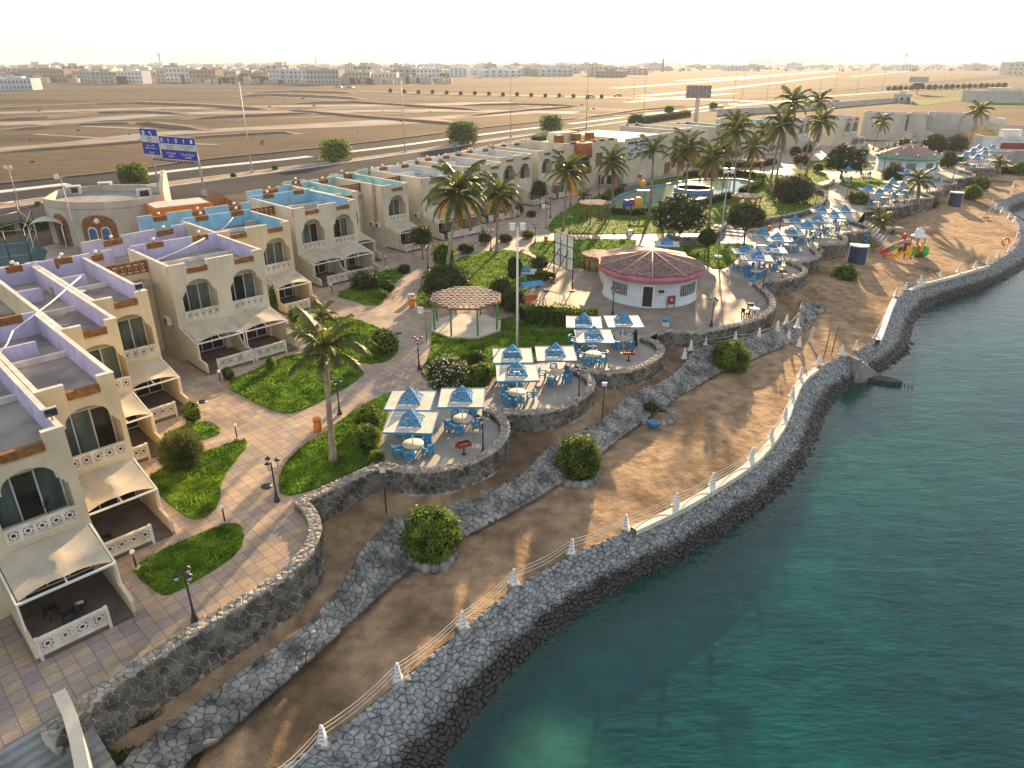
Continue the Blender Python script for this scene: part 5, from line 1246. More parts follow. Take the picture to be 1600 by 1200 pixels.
bush("low dark hedge before the left far grey wall", (1385, 236), 14, "dark", 0, .45)
bush("clump of dark shrubs beside the beach steps terraces", (1452, 318), 14, "dark", -1.8, .5)
# trees with a visible trunk
def tree(label, base, centre, rpx, kind, sq=.8, z0=0.0, bare=False, group="garden trees", tw=1.0):
    x, y = G(*base, z0); dep = y * _c + (CAM_H - z0) * _s; k = dep / CAM_F; zc = hgt(y, centre[1], z0); cx = (centre[0] - base[0]) * k; rr = rpx * k
    T = thing("tree", label, "tree", (x, y, z0), 0, group); r = random.Random(int(base[0])); h = zc - z0
    m = MB(); t0 = max(.06, .055 * rr) * tw; m.tube([(0, 0, -.1), (cx * .3, .05, h * .3), (cx * .6, 0, h * .55)], [t0 * 1.3, t0, t0 * .8], 7)
    for q in range(7 if not bare else 16):
        a = q * 2.4 + r.uniform(-.3, .3); e = r.uniform(.5, .95); p1 = Vector((cx * .6, 0, h * .5)); p2 = p1 + Vector((math.cos(a) * rr * .45 * e, math.sin(a) * rr * .45 * e, h * .3)); p3 = p2 + Vector((math.cos(a + .4) * rr * .4 * e, math.sin(a + .4) * rr * .4 * e, rr * .35))
        m.tube([p1, p2, p3], [t0 * .5, t0 * .32, t0 * .12], 5)
        if bare:
            for w in range(4): m.tube([p2.lerp(p3, w / 4), p2.lerp(p3, w / 4) + Vector((r.uniform(-.4, .4), r.uniform(-.4, .4), r.uniform(.2, .6))) * rr * .6], [t0 * .14, t0 * .05], 4)
    part("trunk", m, bark2, T)
    key = kind + ("L" if rpx > 26 else "S") + "t"
    if key not in BUSH:
        n = 3600 if rpx > 26 else 1100; fl = {"frangi": .09}.get(kind, 0); mt = {"frangi": [leaf_d, core, petal], "olive": [leaf_o, core], "dark": [leaf_d, core], "coral": [petalp, core], "bare": [leaf_o, core], "box": [leaf_b, core]}[kind]
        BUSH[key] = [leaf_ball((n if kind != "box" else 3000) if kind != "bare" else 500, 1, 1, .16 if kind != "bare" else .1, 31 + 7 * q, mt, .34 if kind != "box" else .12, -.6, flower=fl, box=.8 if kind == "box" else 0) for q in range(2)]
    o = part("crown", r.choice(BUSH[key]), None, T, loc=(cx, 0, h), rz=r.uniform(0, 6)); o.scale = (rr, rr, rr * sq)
    return T
tree("spreading frangipani tree dotted with white flowers on the pool lawn", (1052, 376), (1057, 338), 38, "frangi", .8)
tree("round olive tree shading the paved steps by the pool lawn", (1162, 384), (1161, 341), 27, "olive", .75)
tree("leafless grey tree on the lawn behind the pink cafe", (1101, 402), (1102, 372), 18, "bare", 1.0, bare=True)
tree("spreading flowering tree left of the green fascia cafe", (1313, 279), (1316, 252), 29, "frangi", .75)
tree("small dark tree on the corner of the ladder chalet", (661, 406), (660, 370), 19, "dark", 1.0)
tree("small dark tree before the arched verandah chalet", (844, 326), (842, 297), 13, "dark", 1.15)
tree("coral flowering tree beside the green fascia cafe", (1393, 268), (1392, 250), 8, "coral", 1.5)
tree("thin grey green tree behind the empty billboard frame feet", (838, 438), (842, 412), 15, "olive", .8)
tree("sparse tall shrub tree left of the flagpole", (811, 470), (804, 420), 14, "bare", 1.8, bare=True)
tree("thin leaning tree in front of the far shrubs", (1486, 262), (1480, 243), 9, "olive", .8)
tree("leafless sapling in the stone ring on the beach", (1022, 652), (1016, 636), 14, "bare", .7, -2.1, True)
for lb, b, c, r_ in (("square clipped roadside tree left of the tall double lamp", (211, 288), (211, 275), 20), ("square clipped roadside tree behind the light blue roofs", (526, 251), (526, 237), 20), ("square clipped roadside tree behind the turquoise roofs", (723, 225), (723, 210), 20), ("square clipped roadside tree behind the white roofs", (861, 207), (861, 195), 15), ("round roadside tree beyond the corner house roof terrace", (993, 200), (993, 190), 14), ("small round roadside tree beyond the mural house", (1045, 178), (1045, 172), 8), ("small round roadside tree below the large billboard", (1114, 171), (1114, 166), 7)):
    tree(lb, b, c, r_, "box" if r_ > 14 else "dark", .9, group="clipped trees along the road", tw=1.6)
# hedges
def hedge(label, px, w, h, mat, dens=90, ls=.17, z0=.05, flower=None):
    p = resample(smooth(GG(px, z0), 2), .5); T = thing("hedge", label, "hedge", (p[0][0], p[0][1], z0)); r = np.random.RandomState(len(label)); m = MB()
    L_, R_ = offset(p, w * .42), offset(p, -w * .42)
    for i in range(len(p) - 1):
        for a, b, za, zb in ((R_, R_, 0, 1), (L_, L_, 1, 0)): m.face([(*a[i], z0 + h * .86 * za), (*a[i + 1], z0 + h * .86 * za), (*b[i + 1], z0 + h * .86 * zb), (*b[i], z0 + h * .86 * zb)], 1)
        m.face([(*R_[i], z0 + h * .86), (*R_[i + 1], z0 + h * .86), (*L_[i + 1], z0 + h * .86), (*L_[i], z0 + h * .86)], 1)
    U = len(p) * .5; n = int(dens * U * (w + 2 * h) / 2)
    for k in range(n):
        f = r.uniform(0, len(p) - 1.001); i = int(f); q = p[i] * (1 - (f - i)) + p[i + 1] * (f - i); t = p[i + 1] - p[i]; t /= np.linalg.norm(t); nn = np.array((-t[1], t[0])); a = r.uniform(-1, 1); lum = 1 + .22 * noise.noise((q[0] * .8, q[1] * .8, 1)) 
        s = r.uniform(0, w + 2 * h); off, z = (-w / 2, s) if s < h else (s - h - w / 2, h) if s < h + w else (w / 2, s - h - w)
        c = np.array((q[0] + nn[0] * off * lum, q[1] + nn[1] * off * lum, z0 + z * lum)) + r.normal(0, .07, 3); d = r.normal(0, 1, 3); d /= np.linalg.norm(d); e = np.cross(d, r.normal(0, 1, 3)); e /= np.linalg.norm(e); g = ls * r.uniform(.6, 1.3)
        m.face([c - d * g * .5, c - e * g * .3, c + d * g * .5, c + e * g * .3], 2 if flower and z > h * .8 and r.rand() < .12 else 0)
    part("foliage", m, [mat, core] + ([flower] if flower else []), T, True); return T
hedge("bushy green hedge separating the lawn from the cafe plaza", [(816, 505), (835, 503), (870, 505), (900, 508), (932, 510)], 1.9, 1.6, leaf_b, 150, .17)
hedge("clipped hedge with white flowers along the near pool edge", [(957, 333), (985, 337), (1015, 334), (1060, 328), (1085, 323), (1115, 316), (1140, 309)], 1.2, 1.1, leaf_d, 60, .22, flower=petal)
hedge("green hedge behind the left tip of the pool", [(944, 318), (955, 305), (975, 297)], 1.3, 1.2, leaf_b, 60, .22)
hedge("curving yellow green hedge at the right end of the pool", [(1158, 304), (1180, 295), (1190, 285), (1184, 279), (1172, 276)], 1.3, 1.2, leaf_b, 60, .24)
hedge("dark hedge along the far side of the pool", [(1070, 277), (1100, 275), (1140, 274), (1172, 277)], 1.3, 1.3, leaf_d, 50, .26)
hedge("long dark hedge in front of the far palm clump chalets", [(1086, 262), (1130, 261), (1180, 261), (1210, 256)], 1.5, 1.2, leaf_d, 40, .3)
hedge("long hedge on the road verge behind the white roofs", [(836, 224), (865, 217), (900, 211)], 3.0, 1.8, leaf_b, 40, .4)
hedge("brownish hedge on the road verge beyond the mural house", [(1000, 192), (1040, 186), (1075, 181)], 3.0, 2.0, leaf_o, 40, .4)
hedge("low lush edging on the playground island", [(826, 428), (845, 432), (862, 437)], 1.6, .7, leaf_b, 70, .2)
hedge("clipped green hedge beside the tennis court, left part", [(-6, 366), (24, 363)], 2.2, 1.4, leaf_b, 60, .25)
hedge("clipped green hedge beside the tennis court, right part", [(38, 362), (74, 356)], 2.2, 1.4, leaf_b, 60, .25)
# ------------------------------------------------------------------ umbrellas, tables, chairs
def m_umbrella():
    T = thing("sunshade", "x", "sunshade", group="square sunshades over the terrace tables")
    m = MB(); m.tube([(0, 0, 0), (0, 0, 2.75)], .055, 8); m.lathe([(.2, .02), (.2, .05), (.06, .08)], 10); part("pole", m, white, T)
    m = MB(); s = 1.5; ap = .66
    for a, b, c, d in ((-s, s, -s, -ap), (-s, s, ap, s), (-s, -ap, -ap, ap), (ap, s, -ap, ap)): m.bb(a, b, c, d, 2.26, 2.31)
    part("canopy", m, plate, T)
    m = MB()
    for a, b, c, d in ((-s - .03, s + .03, -s - .03, -s), (-s - .03, s + .03, s, s + .03), (-s - .03, -s, -s, s), (s, s + .03, -s, s)): m.bb(a, b, c, d, 2.2, 2.34)
    m.beam((-s, -s, 2.22), (s, s, 2.22), .06); m.beam((-s, s, 2.21), (s, -s, 2.21), .06); part("fascia", m, blue, T)
    N = 5; b0, z0, zt = .74, 2.31, 3.2
    for k in range(N):
        f0 = k / (N + 1); f1 = f0 + .115; m = MB(); ra, rb = b0 * (1 - f0), b0 * (1 - f1 * .95)
        za, zb = z0 + (zt - z0) * f0 + .03, z0 + (zt - z0) * f1 + .03
        for q in range(4):
            c, s_ = math.cos(q * math.pi / 2), math.sin(q * math.pi / 2); rot = lambda x, y: (x * c - y * s_, x * s_ + y * c)
            m.face([(*rot(-ra, -ra), za), (*rot(ra, -ra), za), (*rot(rb, -rb), zb), (*rot(-rb, -rb), zb)]); m.face([(*rot(-rb, -rb), zb - .012), (*rot(rb, -rb), zb - .012), (*rot(ra, -ra), za - .012), (*rot(-ra, -ra), za - .012)])
        part("louvre", m, blue, T)
    m = MB(); r0 = b0 * (1 - 5 / 6) + .15; zb = z0 + (zt - z0) * .64 + .03
    for q in range(4):
        c, s_ = math.cos(q * math.pi / 2), math.sin(q * math.pi / 2); m.face([(-r0 * c + r0 * s_, -r0 * s_ - r0 * c, zb), (r0 * c + r0 * s_, r0 * s_ - r0 * c, zb), (0, 0, zt + .06)])
        m.beam((b0 * (c - s_), b0 * (c + s_), z0 + .02), (0, 0, zt), .05)
    part("peak_cap", m, blue, T); return T
def m_table():
    T = thing("round_table", "x", "table", group="round tables under the sunshades")
    m = MB(); m.lathe([(.02, .70), (.68, .70), (.70, .72), (.68, .76), (.02, .76)], 20); part("table_top", m, ttop, T)
    m = MB(); m.lathe([(.3, .01), (.28, .05), (.09, .1), (.08, .70)], 10); part("pedestal", m, white, T); return T
def m_chair(det=True):
    T = thing("chair", "x", "chair", group="blue chairs round the terrace tables")
    S, Bk = MB(), MB()
    S.bb(-.27, .27, -.27, .27, .38, .45)
    for k in range(5): x = -.2 + .1 * k; Bk.beam((x, .25, .45), (x, .33, .86), .075, .03)
    Bk.beam((-.25, .335, .86), (.25, .335, .86), .06, .09); Bk.beam((-.25, .26, .5), (.25, .26, .5), .05, .05)
    if not det: 
        for a in (-1, 1):
            for b in (-1, 1): S.bb(a * .25 - .045, a * .25 + .045, b * .24 - .05, b * .24 + .05, .01, .64 if b < 0 else .88)
            S.bb(a * .25 - .035, a * .25 + .035, -.27, .27, .62, .67)
        S.v, n0 = S.v + Bk.v, len(S.v); S.f += [tuple(i + n0 for i in f) for f in Bk.f]; S.m += Bk.m; S.sm += Bk.sm; part("frame", S, bluechair, T); return T
    part("seat", S, bluechair, T); part("backrest", Bk, bluechair, T)
    for a in (-1, 1):
        for b in (-1, 1): m = MB(); m.bb(a * .25 - .045, a * .25 + .045, b * .24 - .05, b * .24 + .05, .01, .64 if b < 0 else .88); part("leg", m, bluechair, T)
        m = MB(); m.bb(a * .26 - .055, a * .26 + .055, -.3, .3, .60, .67); part("armrest", m, bluechair, T)
    return T
U0, T0, C0, C1_ = m_umbrella(), m_table(), m_chair(), m_chair(False)
first = {"U": True, "T": True, "C": True, "C1": True}
def put(key, root, loc, rz, label):
    if first[key]:
        first[key] = False; root.location = loc; root.rotation_euler = (0, 0, rz); root["label"] = label; return root
    return dup(root, loc, rz, label)
SETS = [("nearest stone terrace", [("front left", 643, 660), ("back left", 642, 626), ("right", 722, 622)]),
        ("second stone terrace", [("front", 808, 583), ("back left", 801, 556), ("right", 868, 553)]),
        ("third stone terrace", [("front", 928, 526), ("back left", 912, 504), ("right, by the two women", 974, 503)]),
        ("terrace right of the pink cafe", [("front", 1184, 403), ("left", 1165, 393), ("right", 1207, 391)]),
        ("second terrace right of the pink cafe", [("front", 1214, 374), ("left", 1193, 366), ("right", 1236, 365)]),
        ("third terrace right of the pink cafe", [("front", 1260, 354), ("left", 1242, 346), ("right", 1278, 345)]),
        ("terrace by the broad beach steps", [("front", 1302, 338), ("left", 1283, 330), ("right", 1319, 329)]),
        ("terrace just beyond the beach steps", [("front", 1373, 302), ("left", 1356, 296), ("right", 1386, 295)]),
        ("terrace around the short date palm", [("front", 1410, 291), ("left", 1394, 285), ("right", 1420, 285)]),
        ("terrace below the green cafe", [("left", 1416, 271), ("right", 1461, 266)]),
        ("crowded far terrace", [("nearest", 1525, 247), ("left", 1507, 244), ("middle left", 1519, 237), ("middle right", 1537, 241), ("rear left", 1529, 231), ("rear right", 1537, 235), ("farthest", 1550, 231)])]
SIDES = [(0, "left"), (72, "near left"), (144, "near right"), (216, "right"), (288, "far")]
rr_ = random.Random(21)
for tn, (tname, us) in enumerate(SETS):
    for un, (pos, px, py) in enumerate(us):
        x, y = G(px, py, 2.28); rz = R(rr_.uniform(-4, 4)) + (0 if tn < 3 else R(-8 if tn < 7 else -12)); z = .018
        put("U", U0, (x, y, z), rz, "white sunshade with blue slatted peak, %s, on the %s" % (pos, tname))
        put("T", T0, (x, y, z), rz, "round pale table, %s, %s" % (pos.split(",")[0], tname))
        n = 5 if tn < 3 else 4; a0 = rr_.uniform(0, 360) if (tn, un) != (0, 0) else 200
        for k in range(n):
            a = R(a0 + k * 360 / n + rr_.uniform(-12, 12)); d = rr_.uniform(.92, 1.08); deg = math.degrees(a) % 360
            if (tn, un) == (2, 2) and deg < 60: continue
            side = ["right", "far right", "far", "far left", "left", "near left", "near", "near right"][int((deg + 22.5) // 45) % 8]
            c = put("C" if tn < 2 else "C1", C0 if tn < 2 else C1_, (x + d * math.cos(a), y + d * math.sin(a), z), a - math.pi / 2 + R(rr_.uniform(-14, 14)), "blue chair %s of the %s table, %s" % (side, pos.split(",")[0], tname))
for lb, px, z, sc in (("lone sunshade over four chairs before the green cafe", (1355, 259), 2.28, 1), ("lone sunshade half hidden by the spreading frangipani", (1325, 266), 2.28, 1), ("lone blue sunshade on the lawn behind the pink cafe", (1042, 382), 2.28, 1), ("small blue topped sunshade at the playground island", (821, 417), 2.28, .75)):
    x, y = G(*px, z); dup(U0, (x, y, .06), R(-10), lb, scale=sc)
    if sc == 1:
        dup(T0, (x, y, .06), 0, "round table under the sunshade " + lb.split("sunshade ")[1])
        for k in range(4):
            a = R(20 + 90 * k); dup(C1_, (x + math.cos(a), y + math.sin(a), .06), a - math.pi / 2, "blue chair, %s side, sunshade %s" % (("right", "far", "left", "near")[k], lb.split("sunshade ")[1]))
x, y = G(1346, 386, -2.0); dup(C1_, (x, y, -2.0), R(160), "oversized lone blue chair standing on the sand below the terraces", scale=2.3)
x, y = G(1178, 493)
T = thing("garden_table", "small white table with dark chairs on the cafe plaza rim", "table", (x, y, .01)); m = MB(); m.lathe([(.02, .68), (.5, .68), (.5, .72), (.02, .72)], 14); part("table_top", m, white, T); m = MB()
for q in range(4): a = q * 1.57 + .4; m.tube([(.4 * math.cos(a), .4 * math.sin(a), 0), (.3 * math.cos(a), .3 * math.sin(a), .68)], .025, 5)
part("leg", m, white, T)
for q, (dx, dy, a) in enumerate(((-.95, -.15, 100), (-.05, .85, 10))):
    o = dup(C1_, (x + dx, y + dy, .01), R(a), ("dark chair left of the small white plaza table", "dark chair behind the small white plaza table")[q], "dark plaza chairs")
    for ch in o.children: ch.data = ch.data.copy(); ch.data.materials[0] = dark

# ------------------------------------------------------------------ women in black at the third terrace
def woman(label, x, y, z, rz, sit):
    T = thing("person", label, "person", (x, y, z), rz)
    abaya = M("black_cloth", (.012, .012, .014), .85, .3, 3, .1, 12); skin = M("skin", (.45, .27, .19), .6, .06, 3)
    sk = [((0, 0, .95), .17), ((0, 0, 1.15), .15), ((0, -.01, 1.34), .17), ((0, -.01, 1.44), .07), ((0, -.02, 1.56), .10), ((0, -.02, 1.64), .085), ((.19, 0, 1.36), .07), ((.25, -.08, 1.12), .06), ((.17, -.30, 1.02), .045), ((-.19, 0, 1.36), .07), ((-.25, -.08, 1.12), .06), ((-.17, -.30, 1.02), .045), ((0, .0, .6), .21), ((0, .01, .25), .25), ((0, .02, .02), .28)]
    ed = [(0, 1), (1, 2), (2, 3), (3, 4), (4, 5), (2, 6), (6, 7), (7, 8), (2, 9), (9, 10), (10, 11), (0, 12), (12, 13), (13, 14)]
    if sit:
        sk[0] = ((0, 0, .55), .19)
        for i in range(1, 12): p, r_ = sk[i]; sk[i] = ((p[0], p[1], p[2] - .38), r_)
        sk[12] = ((0, -.25, .5), .17); sk[13] = ((0, -.42, .38), .16); sk[14] = ((0, -.45, .02), .18)
    me = bpy.data.meshes.new("body"); me.from_pydata([p for p, _ in sk], ed, []); me.materials.append(abaya); o = link("body", me, T)
    md = o.modifiers.new("skin", 'SKIN')
    for i, (_, r_) in enumerate(sk): me.skin_vertices[0].data[i].radius = (r_, r_); me.skin_vertices[0].data[i].use_root = i == 0
    o.modifiers.new("sub", 'SUBSURF').render_levels = 2
    dz = -.38 if sit else 0; m = MB(); m.lathe([(.001, -.075), (.05, -.06), (.068, 0), (.055, .06), (.001, .085)], 10, (0, -.085, 1.575 + dz), sy=.5); part("face", m, skin, T)
    for s in (-1, 1):
        m = MB(); b = Vector((s * .165, -.31, 1.015 + dz)); m.tube([b, b + Vector((-s * .01, -.05, -.005))], [.025, .036], 6)
        for f in range(4): m.tube([b + Vector(((f - 1.5) * .018, -.05, -.005)), b + Vector(((f - 1.5) * .02, -.09, -.015)), b + Vector(((f - 1.5) * .018, -.115 + .006 * abs(f - 1.5), -.035))], [.0095, .009, .007], 5)
        m.tube([b + Vector((-s * .03, -.02, 0)), b + Vector((-s * .055, -.055, -.01))], [.011, .008], 5); part("hand", m, skin, T)
tx, ty = G(974, 503, 2.28)
woman("woman in a black robe standing right of the third terrace table", tx + 1.15, ty - .1, .02, R(-80), False)
woman("woman in a black robe seated left of the third terrace table", tx - .95, ty + .25, .02, R(95), True)

# ------------------------------------------------------------------ lamps
lampw = M("lamp_glass", (.78, .78, .75), .25, .05, 3)
def m_lamp():
    T = thing("garden_lamp", "x", "lamp", group="triple garden lamps along the walks"); m = MB(); m.lathe([(.19, 0), (.17, .12), (.10, .35), (.055, .7), (.045, 2.35), (.03, 2.6)], 10); part("post", m, dark, T)
    for k in range(3):
        a = R(90 + 120 * k); c, s = math.cos(a), math.sin(a); m = MB(); m.tube([(0, 0, 2.2), (.2 * c, .2 * s, 2.12), (.34 * c, .34 * s, 2.3), (.34 * c, .34 * s, 2.42)], .022, 5); part("arm", m, dark, T)
        m = MB(); m.lathe([(.05, 2.42), (.13, 2.62), (.12, 2.66)], 8, (.34 * c, .34 * s, 0)); L_ = part("lantern", m, lampw, T); m = MB(); m.lathe([(.17, 2.65), (.1, 2.73), (.02, 2.82)], 8, (.34 * c, .34 * s, 0)); part("cap", m, dark, L_)
    return T
L0 = m_lamp(); fl = True
for lb, px in (("beside the nearest stone wall corner", (305, 970)), ("at the wall bend by the palm lawn strip", (433, 783)), ("on the walk behind the leaning palm", (531, 647)), ("left of the pale flowering bush", (655, 577)), ("on the nearest umbrella terrace rim", (755, 710)), ("on the second umbrella terrace rim", (904, 628)), ("before the pink cafe door among umbrellas", (957, 492)), ("on the cafe plaza, right of the red board", (1111, 510)), ("on the walk by the slanting palm bush", (669, 420)), ("by the palm with yellow fronds", (767, 392)), ("left of the billboard frame on the walk", (836, 381)), ("at the left tip of the pool lawn", (860, 341)), ("in the grass below the round pergola", (889, 366)), ("above the white bin on the pool lawn edge", (984, 353)), ("on the walk before the balcony house", (936, 306)), ("between the two arched chalets' walk", (891, 321)), ("at the foot of the small pool lawn steps", (1128, 349)), ("on the pool lawn beside the big olive bush", (1274, 320)), ("by the paved steps under the pool lawn wall", (1218, 357)), ("at the first umbrella terrace right of the cafe", (1191, 457)), ("beside the red bin near the far terrace", (1322, 311)), ("on the far garden path by the palm", (1249, 275)), ("on the green cafe terrace rim", (1489, 279)), ("before the green cafe windows", (1408, 288))):
    x, y = G(*px); l = "black triple headed garden lamp " + lb
    if fl: L0.location = (x, y, .01); L0["label"] = l; fl = False
    else: dup(L0, (x, y, .01), rng.uniform(0, 2), l)
def m_bol():
    T = thing("bollard_light", "x", "lamp", group="small globe bollard lights"); m = MB(); m.box((0, 0, .08), (.34, .34, .16)); part("footing", m, gravel, T); m = MB(); m.tube([(0, 0, .1), (0, 0, .98)], .045, 6); part("post", m, dark, T); m = MB(); m.ball((0, 0, 1.08), .13); part("globe", m, lampw, T); return T
B0 = m_bol(); fl = True
for lb, px in (("at the corner of the nearest lawn", (214, 890)), ("on the path between the two nearest lawns", (352, 818)), ("at the tip of the curved second lawn", (371, 687)), ("by the small lawn and verandah shrub", (312, 652)), ("at the corner of the double chalet lawn", (345, 600)), ("before the mid row double chalet balustrade", (519, 460)), ("by the passage shrub near the double chalet", (502, 492)), ("at the end of the mid row strip", (605, 432)), ("beside the mid row verandah post", (603, 414)), ("near the ladder chalet tree", (677, 388)), ("before the tall palms' chalet", (646, 398)), ("at the arched chalet verandah", (838, 322)), ("by the stone path at the pool lawn corner", (853, 356))):
    x, y = G(*px); l = "low globe light " + lb
    if fl: B0.location = (x, y, .0); B0["label"] = l; fl = False
    else: dup(B0, (x, y, 0), 0, l)
def flood(label, px, h, z0, face=0.0):
    x, y = G(*px, z0); T = thing("floodlight_post", label, "lamp post", (x, y, z0), face, "thin floodlight posts"); m = MB(); m.tube([(0, 0, 0), (0, 0, h)], .045, 6); part("post", m, dark, T); m = MB(); m.box((0, -.08, h + .05), (.36, .14, .28)); F = part("floodlight", m, steel, T); m = MB(); m.box((0, -.16, h + .05), (.28, .02, .2)); part("lens", m, lampw, F)
flood("black floodlight post on the sand below the nearest umbrella terrace", (604, 801), 2.9, -1.3)
flood("black floodlight post on the sand below the second umbrella terrace", (941, 657), 2.9, -.95)
def mast(label, px, h, heads=2, w=.09, mat=None, z0=0.0, foot=False, cat="light mast"):
    x, y = G(*px, z0); T = thing("light_mast", label, cat, (x, y, z0), 0, "tall light masts"); m = MB(); m.tube([(0, 0, 0), (0, 0, h * .5), (0, 0, h)], [w, w * .85, w * .6], 8); part("pole", m, mat or steel, T)
    if foot: m = MB(); m.lathe([(.55, 0), (.5, .25), (.15, .32)], 12); part("footing", m, white, T)
    if heads: m = MB(); m.beam((-.5, 0, h), (.5, 0, h), .06); part("crossbar", m, steel, T)
    for k in range(heads): X = (-.42, .42, 0)[k]; m = MB(); m.box((X, -.12, h + .1), (.5, .2, .62)); F = part("floodlight", m, steel, T); m = MB(); m.box((X, -.23, h + .1), (.42, .02, .52)); part("lens", m, lampw, F)
    return T
mast("tall white light mast rising from the lawn behind the umbrellas", (808, 546), hgt(G(808, 546)[1], 356), 2, .11, white)
mast("light mast with a white foot on the lawn behind the cafe", (1122, 403), hgt(G(1122, 403)[1], 268), 2, .10, steel, foot=True)
mast("thin light mast on the terrace left of the green cafe", (1377, 281), hgt(G(1377, 281)[1], 225), 2, .09, dark)
mast("tall thin mast in front of the far grey chalet walls", (1448, 236), hgt(G(1448, 236)[1], 176), 0, .09, steel)
mast("green light mast by the walk corner before the gazebo", (667, 536), 3.0, 1, .05, green)
mast("slim dark mast on the tip of the pool lawn", (853, 357), 3.2, 1, .05, dark)
mast("twin floodlight mast at the court, left edge of the photo", (31, 326), hgt(G(31, 326)[1], 262), 2, .09)
mast("floodlight mast in front of the round club building", (126, 402), hgt(G(126, 402)[1], 277), 1, .09)
# bins
def m_bin():
    T = thing("litter_bin", "x", "bin", group="orange barrel litter bins"); m = MB(); m.lathe([(.24, 0), (.28, .1), (.29, .4), (.24, .52), (.27, .66), (.26, .78), (.20, .80)], 14); part("barrel", m, orange, T); m = MB(); m.lathe([(.27, .78), (.30, .84), (.28, .94), (.22, .97)], 14, sy=1.0); part("rim", m, orange, T); m = MB(); m.lathe([(.01, .86), (.2, .86)], 12); part("opening", m, dark, T); return T
N0 = m_bin(); fl = True
for lb, px in (("orange litter bin on the walk left of the leaning palm", (497, 673)), ("orange litter bin by the walk near the gazebo", (644, 480)), ("orange litter bin at the lawn tip left of the billboard frame", (853, 380)), ("orange litter bin on the paved steps right of the olive tree", (1201, 363)), ("rust orange litter bin before the small round hedge bush", (1329, 306))):
    x, y = G(*px)
    if fl: N0.location = (x, y, .01); N0["label"] = lb; fl = False
    else: dup(N0, (x, y, .01), 0, lb)
for lb, px, mt, z in (("blue and white drum bin on the plaza near the women", (1040, 510), blue, 0), ("blue drum bin at the right end of the plaza wall", (1174, 446), blue, 0), ("white topped bin on the pool lawn path", (984, 368), white, 0), ("grey drum behind the orange bin by the gazebo walk", (642, 471), steel, 0)):
    x, y = G(*px, z); T = thing("drum_bin", lb, "bin", (x, y, z)); m = MB(); m.lathe([(.33, 0), (.35, .05), (.33, .45), (.35, .5)], 14); part("drum", m, white if mt is blue else mt, T); m = MB(); m.lathe([(.36, .5), (.37, .8), (.30, .82)], 14); part("collar", m, mt, T); m = MB(); m.lathe([(.01, .78), (.3, .78)], 12); part("opening", m, dark, T)
# grills
def m_grill():
    T = thing("barbecue_grill", "x", "grill", group="barbecue grills on the terraces"); m = MB(); m.lathe([(.17, 0), (.12, .06), (.05, .1), (.05, .62)], 8); part("pedestal", m, dark, T); m = MB(); m.bb(-.42, .42, -.26, .26, .62, .66)
    for a, b, c, d in ((-.42, .42, -.28, -.26), (-.42, .42, .26, .28), (-.44, -.42, -.26, .26), (.42, .44, -.26, .26)): m.bb(a, b, c, d, .62, .86)
    part("tray", m, redbr, T); m = MB()
    for k in range(6): m.bb(-.4 + .15 * k, -.37 + .15 * k, -.25, .25, .78, .80)
    part("grate", m, dark, T); m = MB(); m.bb(-.75, -.44, -.15, .15, .70, .73); part("side_shelf", m, redbr, T); return T
g0 = m_grill(); fl = True
for lb, px, a in (("rusty barbecue grill on the nearest umbrella terrace", (725, 710), 30), ("red barbecue grill on the third terrace by the women", (982, 564), 0), ("dark red barbecue grill right of the pink cafe terrace chairs", (1222, 434), -10), ("dark red barbecue grill on the terrace beyond the beach steps", (1398, 322), 20)):
    x, y = G(*px)
    if fl: g0.location = (x, y, .02); g0.rotation_euler = (0, 0, R(a)); g0["label"] = lb; fl = False
    else: dup(g0, (x, y, .02), R(a), lb)

